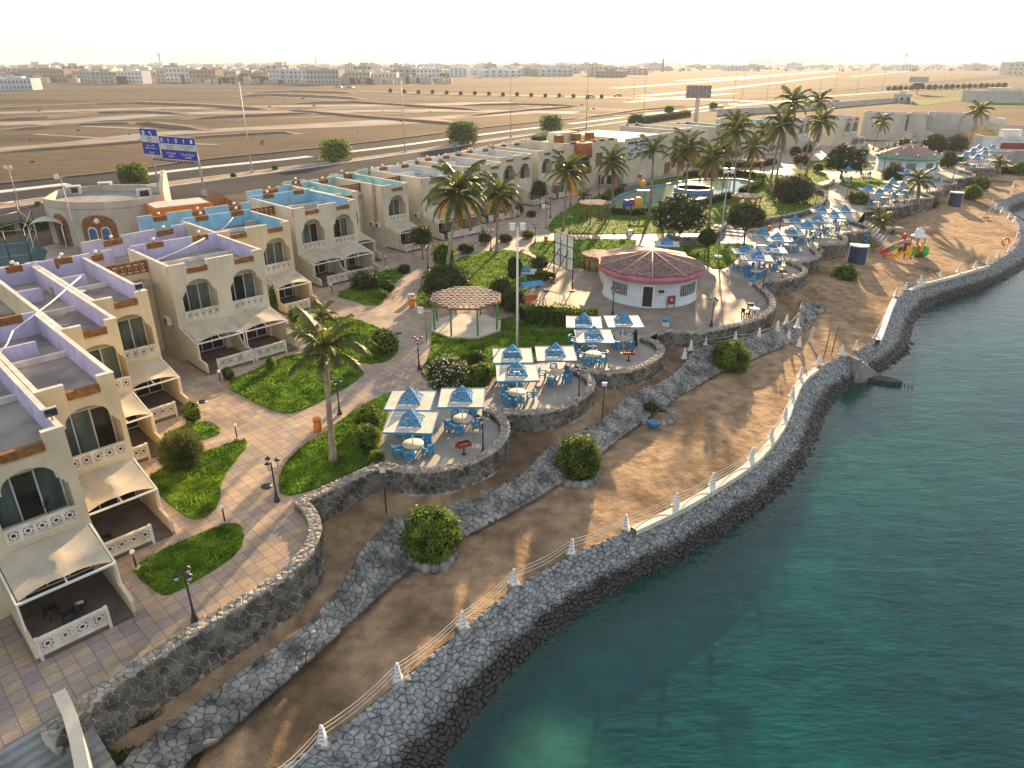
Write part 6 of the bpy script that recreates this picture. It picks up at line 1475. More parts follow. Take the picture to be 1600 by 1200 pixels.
# ------------------------------------------------------------------ gazebo and pergolas
def pergola(label, cx, cy, Rr, h, postm, nm="gazebo", floor=True, sides=8, rot=22.5, cell=.52, roofc=None, k0=1.0):
    T = thing(nm, label, nm, (cx, cy, 0)); V = [(Rr * math.cos(R(rot + 360 / sides * k)), Rr * math.sin(R(rot + 360 / sides * k))) for k in range(sides)]
    if floor: m = MB(); m.prism([(x * 1.0, y * 1.0) for x, y in V], 0, .28); part("floor", m, M("gazebo_floor", (.56, .52, .45), .5, .12, .6), T)
    for x, y in V: m = MB(); m.tube([(x * .9, y * .9, .25 if floor else 0), (x * .9, y * .9, h)], .085 * k0, 8); part("post", m, postm, T)
    m = MB()
    for k in range(sides): a, b = V[k], V[(k + 1) % sides]; m.beam((*a, h + .06), (*b, h + .06), .10, .16)
    part("ring_beam", m, M("pergola_brown", (.24, .10, .075), .8, .2, 2), T)
    tl = roofc or M("lattice_tile", (.20, .085, .07), .8, .22, 2, 0, 8, col2=(.30, .15, .12)); Vp = np.array(V) * .985; N = int(2 * Rr / cell); got = MB(); P = []
    for i in range(-N // 2 - 1, N // 2 + 2):
        x = i * cell; ys = []
        for k in range(sides):
            a, b = Vp[k], Vp[(k + 1) % sides]
            if (a[0] - x) * (b[0] - x) < 0: f = (x - a[0]) / (b[0] - a[0]); ys.append(a[1] + f * (b[1] - a[1]))
        if len(ys) == 2:
            y0, y1 = sorted(ys); K = max(2, int((y1 - y0) / .22)); q = MB(); pts = []
            for j in range(K + 1): pts.append((x + .10 * math.sin(j * 2.1), y0 + (y1 - y0) * j / K))
            for (xa, ya), (xb, yb) in zip(pts, pts[1:]): q.beam((xa, ya, h + .16), (xb, yb, h + .16), .11, .07)
            part("slat", q, tl, T)
    for i in range(-N // 2 - 1, N // 2 + 2):
        y = i * cell; xs = []
        for k in range(sides):
            a, b = Vp[k], Vp[(k + 1) % sides]
            if (a[1] - y) * (b[1] - y) < 0: f = (y - a[1]) / (b[1] - a[1]); xs.append(a[0] + f * (b[0] - a[0]))
        if len(xs) == 2:
            q = MB(); K = max(2, int((max(xs) - min(xs)) / (cell / 2))); pp = [(min(xs) + (max(xs) - min(xs)) * j / K, y + .13 * (1 if j % 2 else -1) * (1 if i % 2 else -1), h + .225) for j in range(K + 1)]
            for a, b in zip(pp, pp[1:]): q.beam(a, b, .075, .05)
            part("cross_slat", q, M("lattice_pale", (.72, .60, .53), .8, .15, 2), T)
    q = MB()
    for k in range(4): q.beam((*V[k], h + .04), (*V[k + 4 if sides == 8 else (k + sides // 2) % sides], h + .04), .1, .1)
    part("cross_beams", q, M("pergola_brown", (.3, .12, .1)), T); return T
gx_, gy_ = G(729, 512); pergola("octagonal gazebo with green posts and tiled lattice roof", gx_, gy_, 3.5, 2.85, green)
x, y = G(929, 345); pergola("round lattice pergola with brown posts on the pool lawn", x, y, 2.6, 2.7, brown, "pergola", False)
x, y = G(1163, 333); pergola("red and white lattice pergola at the right end of the pool", x, y, 2.5, 2.7, brown, "pergola", False)
x, y = G(1176, 270); pergola("low brown pergola behind the pool hedge among palms", x, y, 2.6, 2.6, brown, "pergola", False, cell=.6)
x, y = G(937, 423); T = pergola("red and white slatted round bar beside the pink cafe", x, y + 1.2, 2.1, 1.6, brown, "slatted_bar", False, 12, 15, .36, M("red_slats", (.42, .10, .07), .7, .2, 2))
m = MB(); m.lathe([(1.75, 0), (1.75, 1.2), (1.65, 1.25)], 24); part("bar_wall", m, M("moss_render", (.26, .28, .12), .9, .25, 1.5), T)

# ------------------------------------------------------------------ plaza things: billboard frame, swings, climbing frame
def screen():
    a, b = np.array(G(865, 442)), np.array(G(894, 455)); d = b - a; L_ = np.linalg.norm(d); an = math.atan2(d[1], d[0]); y0 = a[1]; zt, zb = hgt(y0, 360), hgt(y0, 412)
    T = thing("empty_billboard", "empty black billboard frame with nine pale panels on tall legs", "billboard", (a[0], a[1], 0), an)
    for X in (0, L_): m = MB(); m.beam((X, 0, 0), (X, 0, zt), .09); m.box((X, 0, .05), (.45, .45, .1)); part("leg", m, dark, T)
    m = MB()
    for z in (zb, zb + (zt - zb) / 3, zb + 2 * (zt - zb) / 3, zt): m.beam((0, 0, z), (L_, 0, z), .07)
    for X in (L_ / 3, 2 * L_ / 3): m.beam((X, 0, zb), (X, 0, zt), .07)
    part("grid", m, dark, T); pm = M("pale_panel", (.60, .66, .70), .5, .08, 1, tr=.35)
    for i in range(3):
        for j in range(3): m = MB(); m.bb(L_ * i / 3 + .05, L_ * (i + 1) / 3 - .05, .05, .07, zb + (zt - zb) * j / 3 + .05, zb + (zt - zb) * (j + 1) / 3 - .05); part("panel", m, pm, T)
    for X in (L_ * .3, L_ * .75):
        m = MB(); m.beam((X, -.05, zb + 2), (X - .6, -2.4, .1), .08); m.box((X - .6, -2.4, .08), (.6, .45, .16)); part("brace", m, dark, T)
screen()
def swings():
    a, b = np.array(G(847, 488)), np.array(G(880, 497)); d = b - a; L_ = np.linalg.norm(d); an = math.atan2(d[1], d[0]); T = thing("swing_set", "metal swing frame with hanging chains on the plaza", "swing", (a[0], a[1], 0), an); h = 2.4
    m = MB(); m.tube([(0, 0, h), (L_, 0, h)], .05, 6); part("top_bar", m, steel, T)
    for X in (0, L_):
        for s in (-1, 1): m = MB(); m.tube([(X, 0, h), (X + (.0), s * .85, 0)], .045, 6); part("leg", m, steel, T)
    for k in range(2):
        X = L_ * (.3 + .4 * k); m = MB(); m.tube([(X - .25, 0, h), (X - .25, .1, .55)], .012, 4); m.tube([(X + .25, 0, h), (X + .25, .1, .55)], .012, 4); C = part("chain", m, dark, T); m = MB(); m.bb(X - .28, X + .28, 0, .2, .52, .56); part("seat", m, dark, C)
swings()
def glider():
    x, y = G(829, 476); T = thing("canopy_swing", "playground swing seat with a blue canopy and orange seat", "swing", (x, y, 0), R(25)); m = MB()
    for s in (-1, 1):
        for t in (-1, 1): m.tube([(s * 1.1, 0, 2.2), (s * 1.15, t * .8, 0)], .04, 6)
    part("frame", m, steel, T); m = MB(); m.face([(-1.2, -.7, 2.15), (1.2, -.7, 2.15), (1.2, 0, 2.5), (-1.2, 0, 2.5)]); m.face([(-1.2, 0, 2.5), (1.2, 0, 2.5), (1.2, .7, 2.15), (-1.2, .7, 2.15)]); part("canopy", m, blue, T); m = MB(); m.bb(-.9, .9, -.3, .25, .5, .56); m.bb(-.9, .9, .25, .3, .56, 1.0); part("seat", m, orange, T)
    x, y = G(838, 489); T = thing("spring_rider", "small red and black playground rider behind the hedge", "play equipment", (x, y, 0)); m = MB(); m.tube([(0, 0, 0), (0, 0, .5)], .1, 8); m.box((0, 0, .6), (.9, .25, .2), 1); m.box((-.4, 0, .85), (.15, .2, .4), 1); m.tube([(-.4, -.25, .9), (-.4, .25, .9)], .03, 6); part("rider", m, [dark, orange], T)
glider()

# ------------------------------------------------------------------ pool
poolpx = [(950, 321), (962, 310), (985, 300), (1012, 292), (1040, 289), (1060, 284), (1090, 281), (1130, 279), (1165, 281), (1182, 287), (1176, 295), (1150, 302), (1120, 309), (1085, 320), (1050, 325), (1015, 328), (985, 328), (960, 326)]
pw = smooth_c(GG(poolpx, .3), 2); pr = np.array(pw + pw[:1]); 
wat = _nodes("pool_water"); wat[2].inputs["Base Color"].default_value = (.10, .22, .15, 1); wat[2].inputs["Roughness"].default_value = .04; wat[2].inputs["Specular IOR Level"].default_value = .6
nz = wat[1].nodes.new("ShaderNodeTexNoise"); nz.inputs["Scale"].default_value = 1.5; bp_ = wat[1].nodes.new("ShaderNodeBump"); bp_.inputs["Strength"].default_value = .15; bp_.inputs["Distance"].default_value = .05; wat[1].links.new(nz.outputs["Fac"], bp_.inputs["Height"]); wat[1].links.new(bp_.outputs[0], wat[2].inputs["Normal"])
T = thing("swimming_pool", "irregular swimming pool with a blue rim and greenish water", "pool", (pw[0][0], pw[0][1], 0))
m = MB(); m.prism(pw, None, .22); part("water_surface", m, wat[0], T, True)
bl2 = M("pool_blue", (.16, .30, .52), .6, .15, 1); m = MB(); O_ = offset(pr, .45); I_ = pr
for i in range(len(pr) - 1):
    for s_ in (1,):
        m.face([(*I_[i], .42), (*I_[i + 1], .42), (*O_[i + 1], .42), (*O_[i], .42)]); m.face([(*I_[i], .0), (*I_[i + 1], .0), (*I_[i + 1], .42), (*I_[i], .42)]); m.face([(*O_[i], .0), (*O_[i + 1], .0), (*O_[i + 1], .42), (*O_[i], .42)])
part("rim", m, bl2, T, True)
m = MB(); m.prism(GG([(1072, 320), (1090, 309), (1092, 306), (1128, 309), (1105, 315)], .3), .0, .3); part("beach_entry", m, M("white_tiles", (.72, .70, .66), .25, .06, 1), T, True)
x, y = G(1084, 295, .8); T = thing("raised_pool", "small round raised pool with a white coping", "pool", (x, y, 0)); m = MB(); m.lathe([(3.7, 0), (3.7, .95), (3.3, .95), (3.3, .5)], 36); part("wall", m, bl2, T); m = MB(); m.lathe([(3.8, .95), (3.8, 1.05), (3.25, 1.05), (3.25, .95)], 36); part("coping", m, white, T); m = MB(); m.lathe([(.01, .86), (3.3, .86)], 36); part("water_surface", m, wat[0], T)
def playfountain():
    x, y = G(998, 326, .2); T = thing("pool_play_set", "colourful play set standing in the pool tip, yellow blue and green", "play set", (x, y, .2)); col = {k: M("play_" + k, c, .45, .08, 2, spec=.5) for k, c in dict(red=(.60, .035, .03), yellow=(.80, .42, .02), green=(.03, .38, .05), blue=(.04, .10, .48), purple=(.16, .05, .22)).items()}
    for X, Z, k, r_ in ((-2.1, .8, "blue", .75), (-1.2, .9, "purple", .6), (-.2, 1.2, "yellow", .8), (0, .25, "red", .4)): m = MB(); m.lathe([(r_ * .6, 0), (r_, r_ * .3), (r_, Z + .3), (r_ * .5, Z + .7)], 12, (X, 0, 0), sy=.6); part("spray_form", m, col[k], T)
    for X in (.9, 1.8): m = MB(); m.tube([(X, 0, 0), (X, 0, 3.0)], .13, 8); part("post", m, col["green"], T)
    m = MB(); m.bb(-.5, 2.0, -.4, .4, 2.95, 3.1); part("roof", m, white, T); m = MB(); m.ball((.3, 0, 4.2), .6, sz=.9); part("bucket", m, col["yellow"], T); m = MB(); m.ball((-.2, 0, 5.4), .4); part("bucket", m, col["red"], T); m = MB(); m.tube([(.2, 0, 3), (0, 0, 5.2)], .06, 6); part("post", m, col["green"], T); return col
PCOL = playfountain()
T = thing("railing", "grey railing panels along the walk behind the pool", "railing", (*G(975, 303), 0)); p = resample(GG([(975, 302), (1000, 292), (1018, 284), (1026, 281)]), 2.0); p2 = resample(GG([(1033, 280), (1050, 275), (1066, 272)]), 2.0)
for Q in (p, p2):
    for a, b in zip(Q, Q[1:]):
        m = MB(); m.beam((*a, 1.15), (*b, 1.15), .05); m.beam((*a, .15), (*b, .15), .05); n = 9
        for k in range(n + 1): c = a + (b - a) * k / n; m.beam((*c, .0 if k in (0, n) else .15), (*c, 1.15), .04)
        part("rail_panel", m, steel, T, True)

# ------------------------------------------------------------------ beach things
def playset():
    x, y = G(1408, 405, -2.1); T = thing("beach_play_set", "multicoloured slide tower with a white dome on the sand", "play set", (x, y, -2.15), R(18)); c = PCOL
    for X in (-.2, 1.0, 1.7, 2.8):
        for Y in (-.6, .6): m = MB(); m.tube([(X, Y, 0), (X, Y, 3.1 if X > 1.5 else 2.1)], .06, 6); part("post", m, dark, T)
    m = MB(); m.bb(-.2, 2.8, -.6, .6, 1.0, 1.1); part("deck", m, dark, T)
    for X0, X1, k, z in ((-.2, 1.0, "yellow", 1.1), (1.0, 1.7, "green", 1.0), (1.7, 2.2, "red", 1.1), (2.3, 2.8, "yellow", 1.5)): m = MB(); m.bb(X0 + .04, X1 - .04, -.66, -.6, z - .4, z + .9); part("panel", m, c[k], T)
    for X0, X1, k in ((-.2, .5, "blue"), (.6, 1.2, "purple"), (1.2, 1.7, "red")): m = MB(); m.bb(X0, X1, .6, .66, 1.1, 2.2); part("panel", m, c[k], T)
    m = MB(); m.lathe([(1.05, 3.05), (1.0, 3.2), (.62, 3.3), (.6, 3.7), (.42, 4.1), (.08, 4.3), (.05, 4.5)], 16, (2.25, 0, 0)); part("dome_roof", m, white, T)
    def slide(p, w, k, nm): 
        for (a, b, kk) in zip(p, p[1:], k): m = MB(); m.beam(a, b, w, .10); m.beam((a[0], a[1] - w / 2, a[2] + .14), (b[0], b[1] - w / 2, b[2] + .14), .07, .3); m.beam((a[0], a[1] + w / 2, a[2] + .14), (b[0], b[1] + w / 2, b[2] + .14), .07, .3); part(nm, m, c[kk], T)
    slide([(-.2, -.35, 1.1), (-1.6, -.4, .55), (-2.5, -.45, .25)], .6, ["yellow", "yellow"], "slide"); slide([(.0, .45, 1.9), (-.9, .45, 1.7), (-1.9, .4, 1.4), (-3.2, .4, .9)], .7, ["yellow", "green", "red"], "tube_slide")
    m = MB(); m.beam((-2.6, .85, 2.0), (1.2, .85, 2.6), .1, .12); part("ladder_rail", m, white, T)
    m = MB(); m.lathe([(.9, .3), (1.1, .8), (.9, 1.5), (.3, 1.7)], 14, (3.6, .2, 0), sy=.8); part("spiral_slide", m, c["green"], T)
    m = MB(); m.tube([(.1, .3, 2), (.1, .3, 2.9)], .05, 6); m.ball((.1, .3, 3.15), .32, sz=1.4); part("finial", m, c["red"], T)
    for X in (-1.9, -3.0): m = MB(); m.tube([(X, .1, 1.0), (X - .3, -.3, 0)], .05, 6); part("post", m, dark, T)
playset()
def cabin(label, px, rz):
    x, y = G(*px, -2.0); T = thing("beach_cabin", label, "cabin", (x, y, -2.1), rz, "dark blue beach cabins"); n = 16; navy = M("navy_fibreglass", (.025, .035, .11), .35, .2, 1, spec=.5); h = 2.7
    m = MB(); A = [R(200 + 140 * k / n) for k in range(n + 1)]
    for a, b in zip(A, A[1:]): m.face([(1.2 * math.cos(a), 1.0 * math.sin(a), 0), (1.2 * math.cos(b), 1.0 * math.sin(b), 0), (1.2 * math.cos(b), 1.0 * math.sin(b), h), (1.2 * math.cos(a), 1.0 * math.sin(a), h)], 0, True)
    part("curved_front", m, navy, T); m = MB()
    for s in (-1, 1): m.bb(s * 1.13 - .05, s * 1.13 + .05, -.36, .5, 0, h)
    m.bb(-1.15, 1.15, .5, .6, 0, h); part("side_panel", m, white, T)
    m = MB(); P = [(1.25 * math.cos(a), 1.05 * math.sin(a)) for a in A] + [(1.2, .65), (-1.2, .65)]; m.prism(P, h, h + .16); part("roof", m, white, T); m = MB(); m.prism([(q[0] * 1.05, q[1] * 1.05) for q in P], -.05, .14); part("base", m, white, T)
cabin("nearer dark blue curved cabin with white edges on the beach", (1337, 414), R(-24)); cabin("farther dark blue curved cabin beside the paired round bushes", (1490, 323), R(-30))
# bollards and ropes along the sea wall
def m_cone():
    T = thing("rope_bollard", "x", "bollard", group="white perforated rope bollards"); m = MB(); m.lathe([(.30, 0), (.29, .06), (.24, .08), (.10, .92), (.04, 1.02)], 4, ph=R(45)); part("body", m, white, T)
    for z, w in ((.28, .15), (.48, .12), (.68, .09), (.84, .07)):
        for s in (-1, 1): m = MB(); m.tube([(s * w * .35, -w * 1.02 - .02, z), (s * w * .35, -w * .5, z)], .028, 6); part("rope_hole", m, dark, T)
    m = MB(); m.box((0, 0, .02), (.6, .6, .08)); part("footing", m, gravel, T); return T
K0 = m_cone(); fl = True
BOL = [(507, 1163), (624, 1064), (725, 981), (805, 914), (895, 866), (979, 828), (1058, 793), (1115, 761), (1176, 721), (1207, 687), (1228, 655), (1239, 622), (1252, 592), (1281, 572), (1316, 557), (1338, 549), (1369, 531), (1401, 465), (1416, 455), (1440, 444), (1471, 436), (1499, 428), (1525, 421), (1545, 415), (1561, 405), (1578, 396), (1587, 383), (1592, 362), (1586, 349), (1578, 343), (1567, 334), (1557, 329), (1551, 321), (1567, 313), (1584, 305)]
ORD = "first second third fourth fifth sixth seventh eighth ninth tenth eleventh twelfth thirteenth fourteenth fifteenth sixteenth seventeenth eighteenth nineteenth twentieth".split()
def ordn(i): return ORD[i] if i < 20 else "twenty " + ORD[i - 20] if i < 39 else "fortieth"
bpos = []
for i, px in enumerate(BOL):
    x, y = G(px[0] - 2, px[1] - 2, -2.2); bpos.append((x, y)); l = "white rope bollard on the sea wall edge, %s from the bottom" % ordn(i)
    if fl: K0.location = (x, y, -2.2); K0["label"] = l; fl = False
    else: dup(K0, (x, y, -2.2), rng.uniform(-.5, .5), l)
up = [(1069, 560), (1079, 547), (1101, 539), (1148, 534), (1185, 528), (1214, 517), (1228, 507), (1231, 531), (1245, 512), (1248, 541)]
upz = [-.9, -.9, -.9, -.9, -.9, -.9, -.9, -1.8, -.9, -2.1]
for i, px in enumerate(up):
    x, y = G(*px, upz[i]); dup(K0, (x, y, upz[i]), 0, "white rope bollard above the stone revetment, %s from the left" % ordn(i))
for i, (px, py) in enumerate([(1462, 274), (1540, 272), (1532, 278), (1544, 283), (1545, 290), (1583, 292)]):
    x, y = G(px, py, -1.9); dup(K0, (x, y, -1.9), 0, "far white rope bollard near the paired round bushes, %s from the left" % ordn(i))
def rope(label, pts, zs):
    T = thing("rope_barrier", label, "rope", (*pts[0], -2.2)); rm = M("white_rope", (.66, .62, .54), .8, .1, 4)
    for z in zs:
        m = MB()
        for a, b in zip(pts, pts[1:]):
            q = [Vector((a[0] + (b[0] - a[0]) * k / 6, a[1] + (b[1] - a[1]) * k / 6, z - .22 * math.sin(math.pi * k / 6))) for k in range(7)]; m.tube(q, .022, 4, cap=False)
        part("rope", m, rm, T, True)
start = G(415, 1245, -2.2)
rope("white ropes strung between the nearer sea wall bollards", [start] + bpos[:15], (-1.28, -1.5, -1.75)); rope("white ropes strung between the farther sea wall bollards", bpos[16:], (-1.35, -1.7))
rope("white ropes along the top of the stone revetment", [G(*p, z) for p, z in zip(up[:6], upz)], (-.15, -.5))
T = thing("kerb_strip", "white painted kerb along the top of the sea wall", "kerb", (*c3w[13], -2.2))
def strip(px, w, z0, z1, mat, par, nm="kerb"):
    p = resample(smooth(GG(px, z1), 1), 1.0); L_, R_ = offset(p, w / 2), offset(p, -w / 2); m = MB()
    for i in range(len(p) - 1): m.face([(*R_[i], z1), (*R_[i + 1], z1), (*L_[i + 1], z1), (*L_[i], z1)]); m.face([(*R_[i], z0), (*R_[i + 1], z0), (*R_[i + 1], z1), (*R_[i], z1)]); m.face([(*L_[i + 1], z0), (*L_[i], z0), (*L_[i], z1), (*L_[i + 1], z1)])
    return part(nm, m, mat, par, True)
strip([(990, 826), (1058, 795), (1115, 762), (1176, 723), (1207, 689), (1228, 656), (1239, 622), (1252, 593), (1276, 575)], .5, -2.4, -2.04, wstone, T); strip([(1372, 531), (1379, 516), (1391, 480), (1398, 467)], .5, -2.4, -1.7, white, T); strip([(1420, 453), (1440, 443), (1471, 436), (1499, 428), (1545, 414)], .4, -2.4, -2.05, wstone, T)
# steps
def steps(label, a, b, n, w, z0, z1, mat, nm="stone_steps"):
    a, b = np.array(a), np.array(b); d = (b - a) / n; an = math.atan2(d[1], d[0]); T = thing(nm, label, "steps", (a[0], a[1], z0), an); L_ = np.linalg.norm(d)
    for k in range(n): m = MB(); m.bb(L_ * k, L_ * (k + 1.0) - .001, -w / 2, w / 2, min(z0, z1) - z0 - .5, (z1 - z0) * k / n); part("step", m, mat, T)
stepm = M("worn_concrete", (.30, .28, .25), .9, .25, 1.5, .3)
steps("worn concrete steps through the sea wall to the water", G(1325, 557, -2.2), G(1357, 577, -4.0), 7, 2.6, -2.1, -4.3, stepm)
steps("short concrete steps through the stone revetment", G(1224, 510, -.9), G(1244, 534, -2.1), 6, 1.7, -.9, -2.1, stepm)
steps("broad grey steps down to the beach by the terraces", G(1345, 350, 0), G(1385, 375, -2.0), 8, 7.0, -.05, -2.1, M("step_grey", (.34, .33, .31), .85, .15, 1))
steps("paved steps under the olive tree below the pool lawn", G(1128, 371, 0), G(1144, 352, .5), 4, 5, .05, .6, gravel)
T = thing("shade_slab", "low flat slab on legs beside the beach palm", "slab", (*G(1396, 358, -1.2), -2.0)); m = MB(); m.bb(-1.4, 1.4, -.9, .9, .9, 1.05); part("slab_top", m, M("step_grey", (.3, .3, .3)), T); m = MB(); m.bb(-.15, .15, -.15, .15, 0, .9); part("leg", m, dark, T)
x, y = G(1372, 590, -4.2); T = thing("pier_slab", "dark broken concrete slab jutting into the sea below the steps", "slab", (x, y, -4.5), R(-28)); m = MB(); m.prism([(-1.9, -.6), (.9, -.7), (2.0, -.3), (2.1, .1), (1.1, .6), (-1.8, .5)], -.2, .35); part("slab_top", m, M("wet_concrete", (.05, .05, .05), .6, .3, 2, .4), T); m = MB()
for k in range(4): m.tube([(2.0 + .3 * k, -.2 + .2 * (k % 2), .2), (2.2 + .3 * k, -.4, -1.2)], .05, 5)
part("pile", m, dark, T)
for lb, px, h in (("left rusty pole leaning on the beach near the steps", (1286, 563), 3.1), ("right rusty pole on the beach near the steps", (1298, 558), 3.0)): x, y = G(*px, -2.2); T = thing("beach_pole", lb, "pole", (x, y, -2.2)); m = MB(); m.tube([(0, 0, -.3), (.25, .2, h)], .05, 6); part("pole", m, brown, T)
# stone pits
def pit(label, px, r_, z, nm="stone_ring"):
    x, y = G(*px, z); T = thing(nm, label, "stone ring", (x, y, z)); n = 14
    for k in range(n): a = 2 * math.pi * k / n; m = MB(); m.lathe([(.02, -.1), (.3, -.1), (.34, .2), (.24, .42), (.02, .46)], 6, (r_ * math.cos(a), r_ * math.sin(a), 0), ph=a); part("stone", m, ripst, T)
    m = MB(); m.lathe([(.01, .06), (r_, .06)], 16); part("soil", m, soil, T)
pit("ring of stones round the leafless sapling below the revetment", (1022, 652), 1.5, -2.15); pit("small ring of dark stones on the beach by the steps", (1264, 484), 1.4, -2.1)
for lb, px in (("crescent of stones below the second round beach bush", (903, 748)), ("crescent of stones below the biggest round beach bush", (676, 872)), ("crescent of stones at the small bush by the blue cabin", (1319, 447))): pit(lb, px, 1.1, -2.15)
x, y = G(1020, 671, -2.2); T = thing("blue_bucket", "blue plastic tub on the sand beside the stone ring", "tub", (x, y, -2.2)); m = MB(); m.lathe([(.34, 0), (.42, .6), (.44, .64), (.38, .64), (.34, .3)], 14); part("tub", m, blue, T); m = MB(); m.beam((-.42, 0, .62), (-.6, .1, .7), .05); part("handle", m, dark, T)
x, y = G(1569, 386, -2.1); T = thing("lifebuoy", "orange lifebuoy ring lying on a short post on the far sand", "lifebuoy", (x, y, -2.1)); m = MB(); N = 20
m.tube([(.5 * math.cos(2 * math.pi * k / N), 0, .8 + .5 * math.sin(2 * math.pi * k / N)) for k in range(N + 1)], .12, 6); part("ring", m, M("buoy_orange", (.72, .16, .05), .5, .1, 2), T); m = MB(); m.tube([(0, .1, 0), (0, .1, 1.0)], .04, 6); part("post", m, dark, T)
x, y = G(1545, 342, -2.1); T = thing("lifeguard_tripod", "pale wooden lifeguard tripod with a slanting rail on the sand", "tripod", (x, y, -2.1)); m = MB(); m.beam((-1, 0, 0), (.3, 0, 3.2), .1); m.beam((.9, .3, 0), (.3, 0, 3.2), .08); m.beam((.4, 1.2, 0), (.3, 0, 3.2), .08); m.beam((-.5, 0, 1.2), (.75, .2, 1.0), .07); part("frame", m, plate, T); m = MB(); m.bb(-.9, -.1, -.3, .3, .15, .35); part("seat", m, redbr, T)
x, y = G(1263, 535, -2.1); T = thing("driftwood", "upright weathered board on the beach by the short steps", "board", (x, y, -2.2), .4); m = MB(); m.beam((0, 0, 0), (.5, .1, 1.6), .3, .06); part("board", m, plate, T)
# curved white stair wall in the near corner
wl = [G(92, 1080, .9), G(106, 1108, .8), G(118, 1150, .5), G(128, 1200, .1), G(134, 1240, -.3)]; wz = [.9, .8, .5, .1, -.3]; p = resample([(a[0], a[1], z) for a, z in zip(smooth(wl, 0), wz)], .4); L_, R_ = offset(p, .22), offset(p, -.22)
T = thing("stair_wall", "curved white parapet wall beside the steps in the near corner", "parapet", (*p[0][:2], 0)); m = MB()
for i in range(len(p) - 1):
    a, b, c, d = L_[i], L_[i + 1], R_[i + 1], R_[i]; m.face([tuple(d), tuple(c), tuple(b), tuple(a)]); m.face([(d[0], d[1], -2.5), (c[0], c[1], -2.5), tuple(c), tuple(d)]); m.face([(b[0], b[1], -2.5), (a[0], a[1], -2.5), tuple(a), tuple(b)])
part("wall", m, pale, T, True)
e0, e1 = np.array(G(84, 1120)), np.array(G(-40, 1192)); dd = (e1 - e0) / np.linalg.norm(e1 - e0); nn_ = np.array((dd[1], -dd[0])); nn_ *= np.sign(np.dot(nn_, np.array((.7, -.7)))); T = thing("near_stairs", "grey green steps descending from the paving in the near corner", "steps", (*e0, -2), math.atan2(dd[1], dd[0]))
stm = M("mossy_steps", (.27, .29, .29), .8, .25, .8, .2)
for k in range(8):
    A = e0 + nn_ * .34 * k - dd * .9; B_ = e1 + nn_ * .34 * k; C_ = B_ + nn_ * .338; D_ = A + nn_ * .338; m = MB(); m.prism([tuple(A), tuple(B_), tuple(C_), tuple(D_)], -2.6, -.02 - .165 * (k + 0)); part("step", m, stm, T, True)

# ------------------------------------------------------------------ wall mounted things
def acunit(label, ch, y, z, left=True):
    o = CH[ch]; T = thing("air_conditioner", label, "air conditioner", (0, 0, 0), 0, "split air conditioners on chalet walls"); M_ = Matrix.Translation(o.location) @ Matrix.Rotation(ROW_A, 4, 'Z'); T.matrix_world = M_ @ Matrix.Translation((-.02, y, z)); T.location = T.matrix_world.translation; T.rotation_euler = (0, 0, ROW_A)
    m = MB(); m.bb(-.38, -.05, -.45, .45, 0, .65); part("casing", m, acw, T); m = MB(); m.tube([(-.385, .1, .33), (-.40, .1, .33)], .25, 14); part("fan_grille", m, dark, T); m = MB(); m.bb(-.4, 0, -.35, -.3, -.06, 0); m.bb(-.4, 0, .3, .35, -.06, 0); part("bracket", m, dark, T)
acunit("air conditioner on the side wall of the nearer double chalet", "D", 1.6, 3.0); acunit("air conditioner beside the ladder on the single arch chalet", "G", 1.3, 2.6); acunit("second air conditioner behind the ladder on the single arch chalet", "G", 2.6, 2.6); acunit("air conditioner on the wall beside the two tall palms", "H", 1.2, 2.6); acunit("air conditioner low on the mid row double chalet side", "F", 1.6, 2.7)
o = CH['G']; T = thing("wall_ladder", "rusty iron ladder running up the chalet side wall", "ladder", tuple(o.location), ROW_A); m = MB()
for s in (0, .5): m.beam((-.12, 1.6 + s, 2.6), (-.12, 1.6 + s, 8.9), .05)
part("rail", m, brown, T)
for k in range(20): m = MB(); m.beam((-.12, 1.6, 2.7 + .31 * k), (-.12, 2.1, 2.7 + .31 * k), .035); part("rung", m, brown, T)
def floodhead(label, p, rz):
    T = thing("floodlight", label, "floodlight", p, rz, "floodlights on parapets"); m = MB(); m.tube([(0, 0, 0), (0, 0, .25)], .03, 6); part("bracket", m, dark, T); m = MB(); m.box((0, 0, .4), (.6, .22, .42)); F = part("housing", m, steel, T); m = MB(); m.box((0, -.12, .4), (.5, .02, .34)); part("lens", m, glassd, F)
floodhead("floodlight on the parapet corner of the nearest chalet", (*G(82, 656, 8.2), 8.2), .8); floodhead("cream floodlight on the corner parapet by the first passage", (*G(218, 456, 8.2), 8.2), .8)
def roofpole(label, a, b, z0, z1, w=.05):
    A, B_ = (*G(*a, z0), z0), (*G(*b, z1), z1); T = thing("roof_pipe", label, "pipe", A); m = MB(); m.tube([A, ((A[0] + B_[0]) / 2, (A[1] + B_[1]) / 2, (z0 + z1) / 2 - .12), B_], w, 6); part("pipe", m, white, T, True)
roofpole("white cable sagging across the lilac roofs, nearer span", (0, 552), (20, 517), 7.8, 8.3); roofpole("white cable across the yellowish chalet roof", (20, 517), (126, 432), 8.3, 8.2); roofpole("white cable running over the double chalet roof", (238, 409), (320, 372), 7.4, 8.2); roofpole("white pole propped on the light blue roof", (342, 362), (364, 340), 7.2, 8.2)
for lb, a, b in (("thin white pipe lying on the yellowish chalet roof", (52, 508), (107, 507)), ("short bright pipe at the planter on the yellowish roof", (86, 513), (103, 518)), ("dark stained pipe laid across the yellowish chalet roof", (52, 509), (118, 481))): roofpole(lb, a, b, 6.98, 6.98, .035)
x, y = G(122, 466, 7); T = thing("roof_tank_stand", "small white table like stand on the narrow chalet roof", "stand", (x, y, 6.9), ROW_A); m = MB(); m.bb(-.6, .6, -.3, .3, .55, .6); part("top", m, white, T); m = MB()
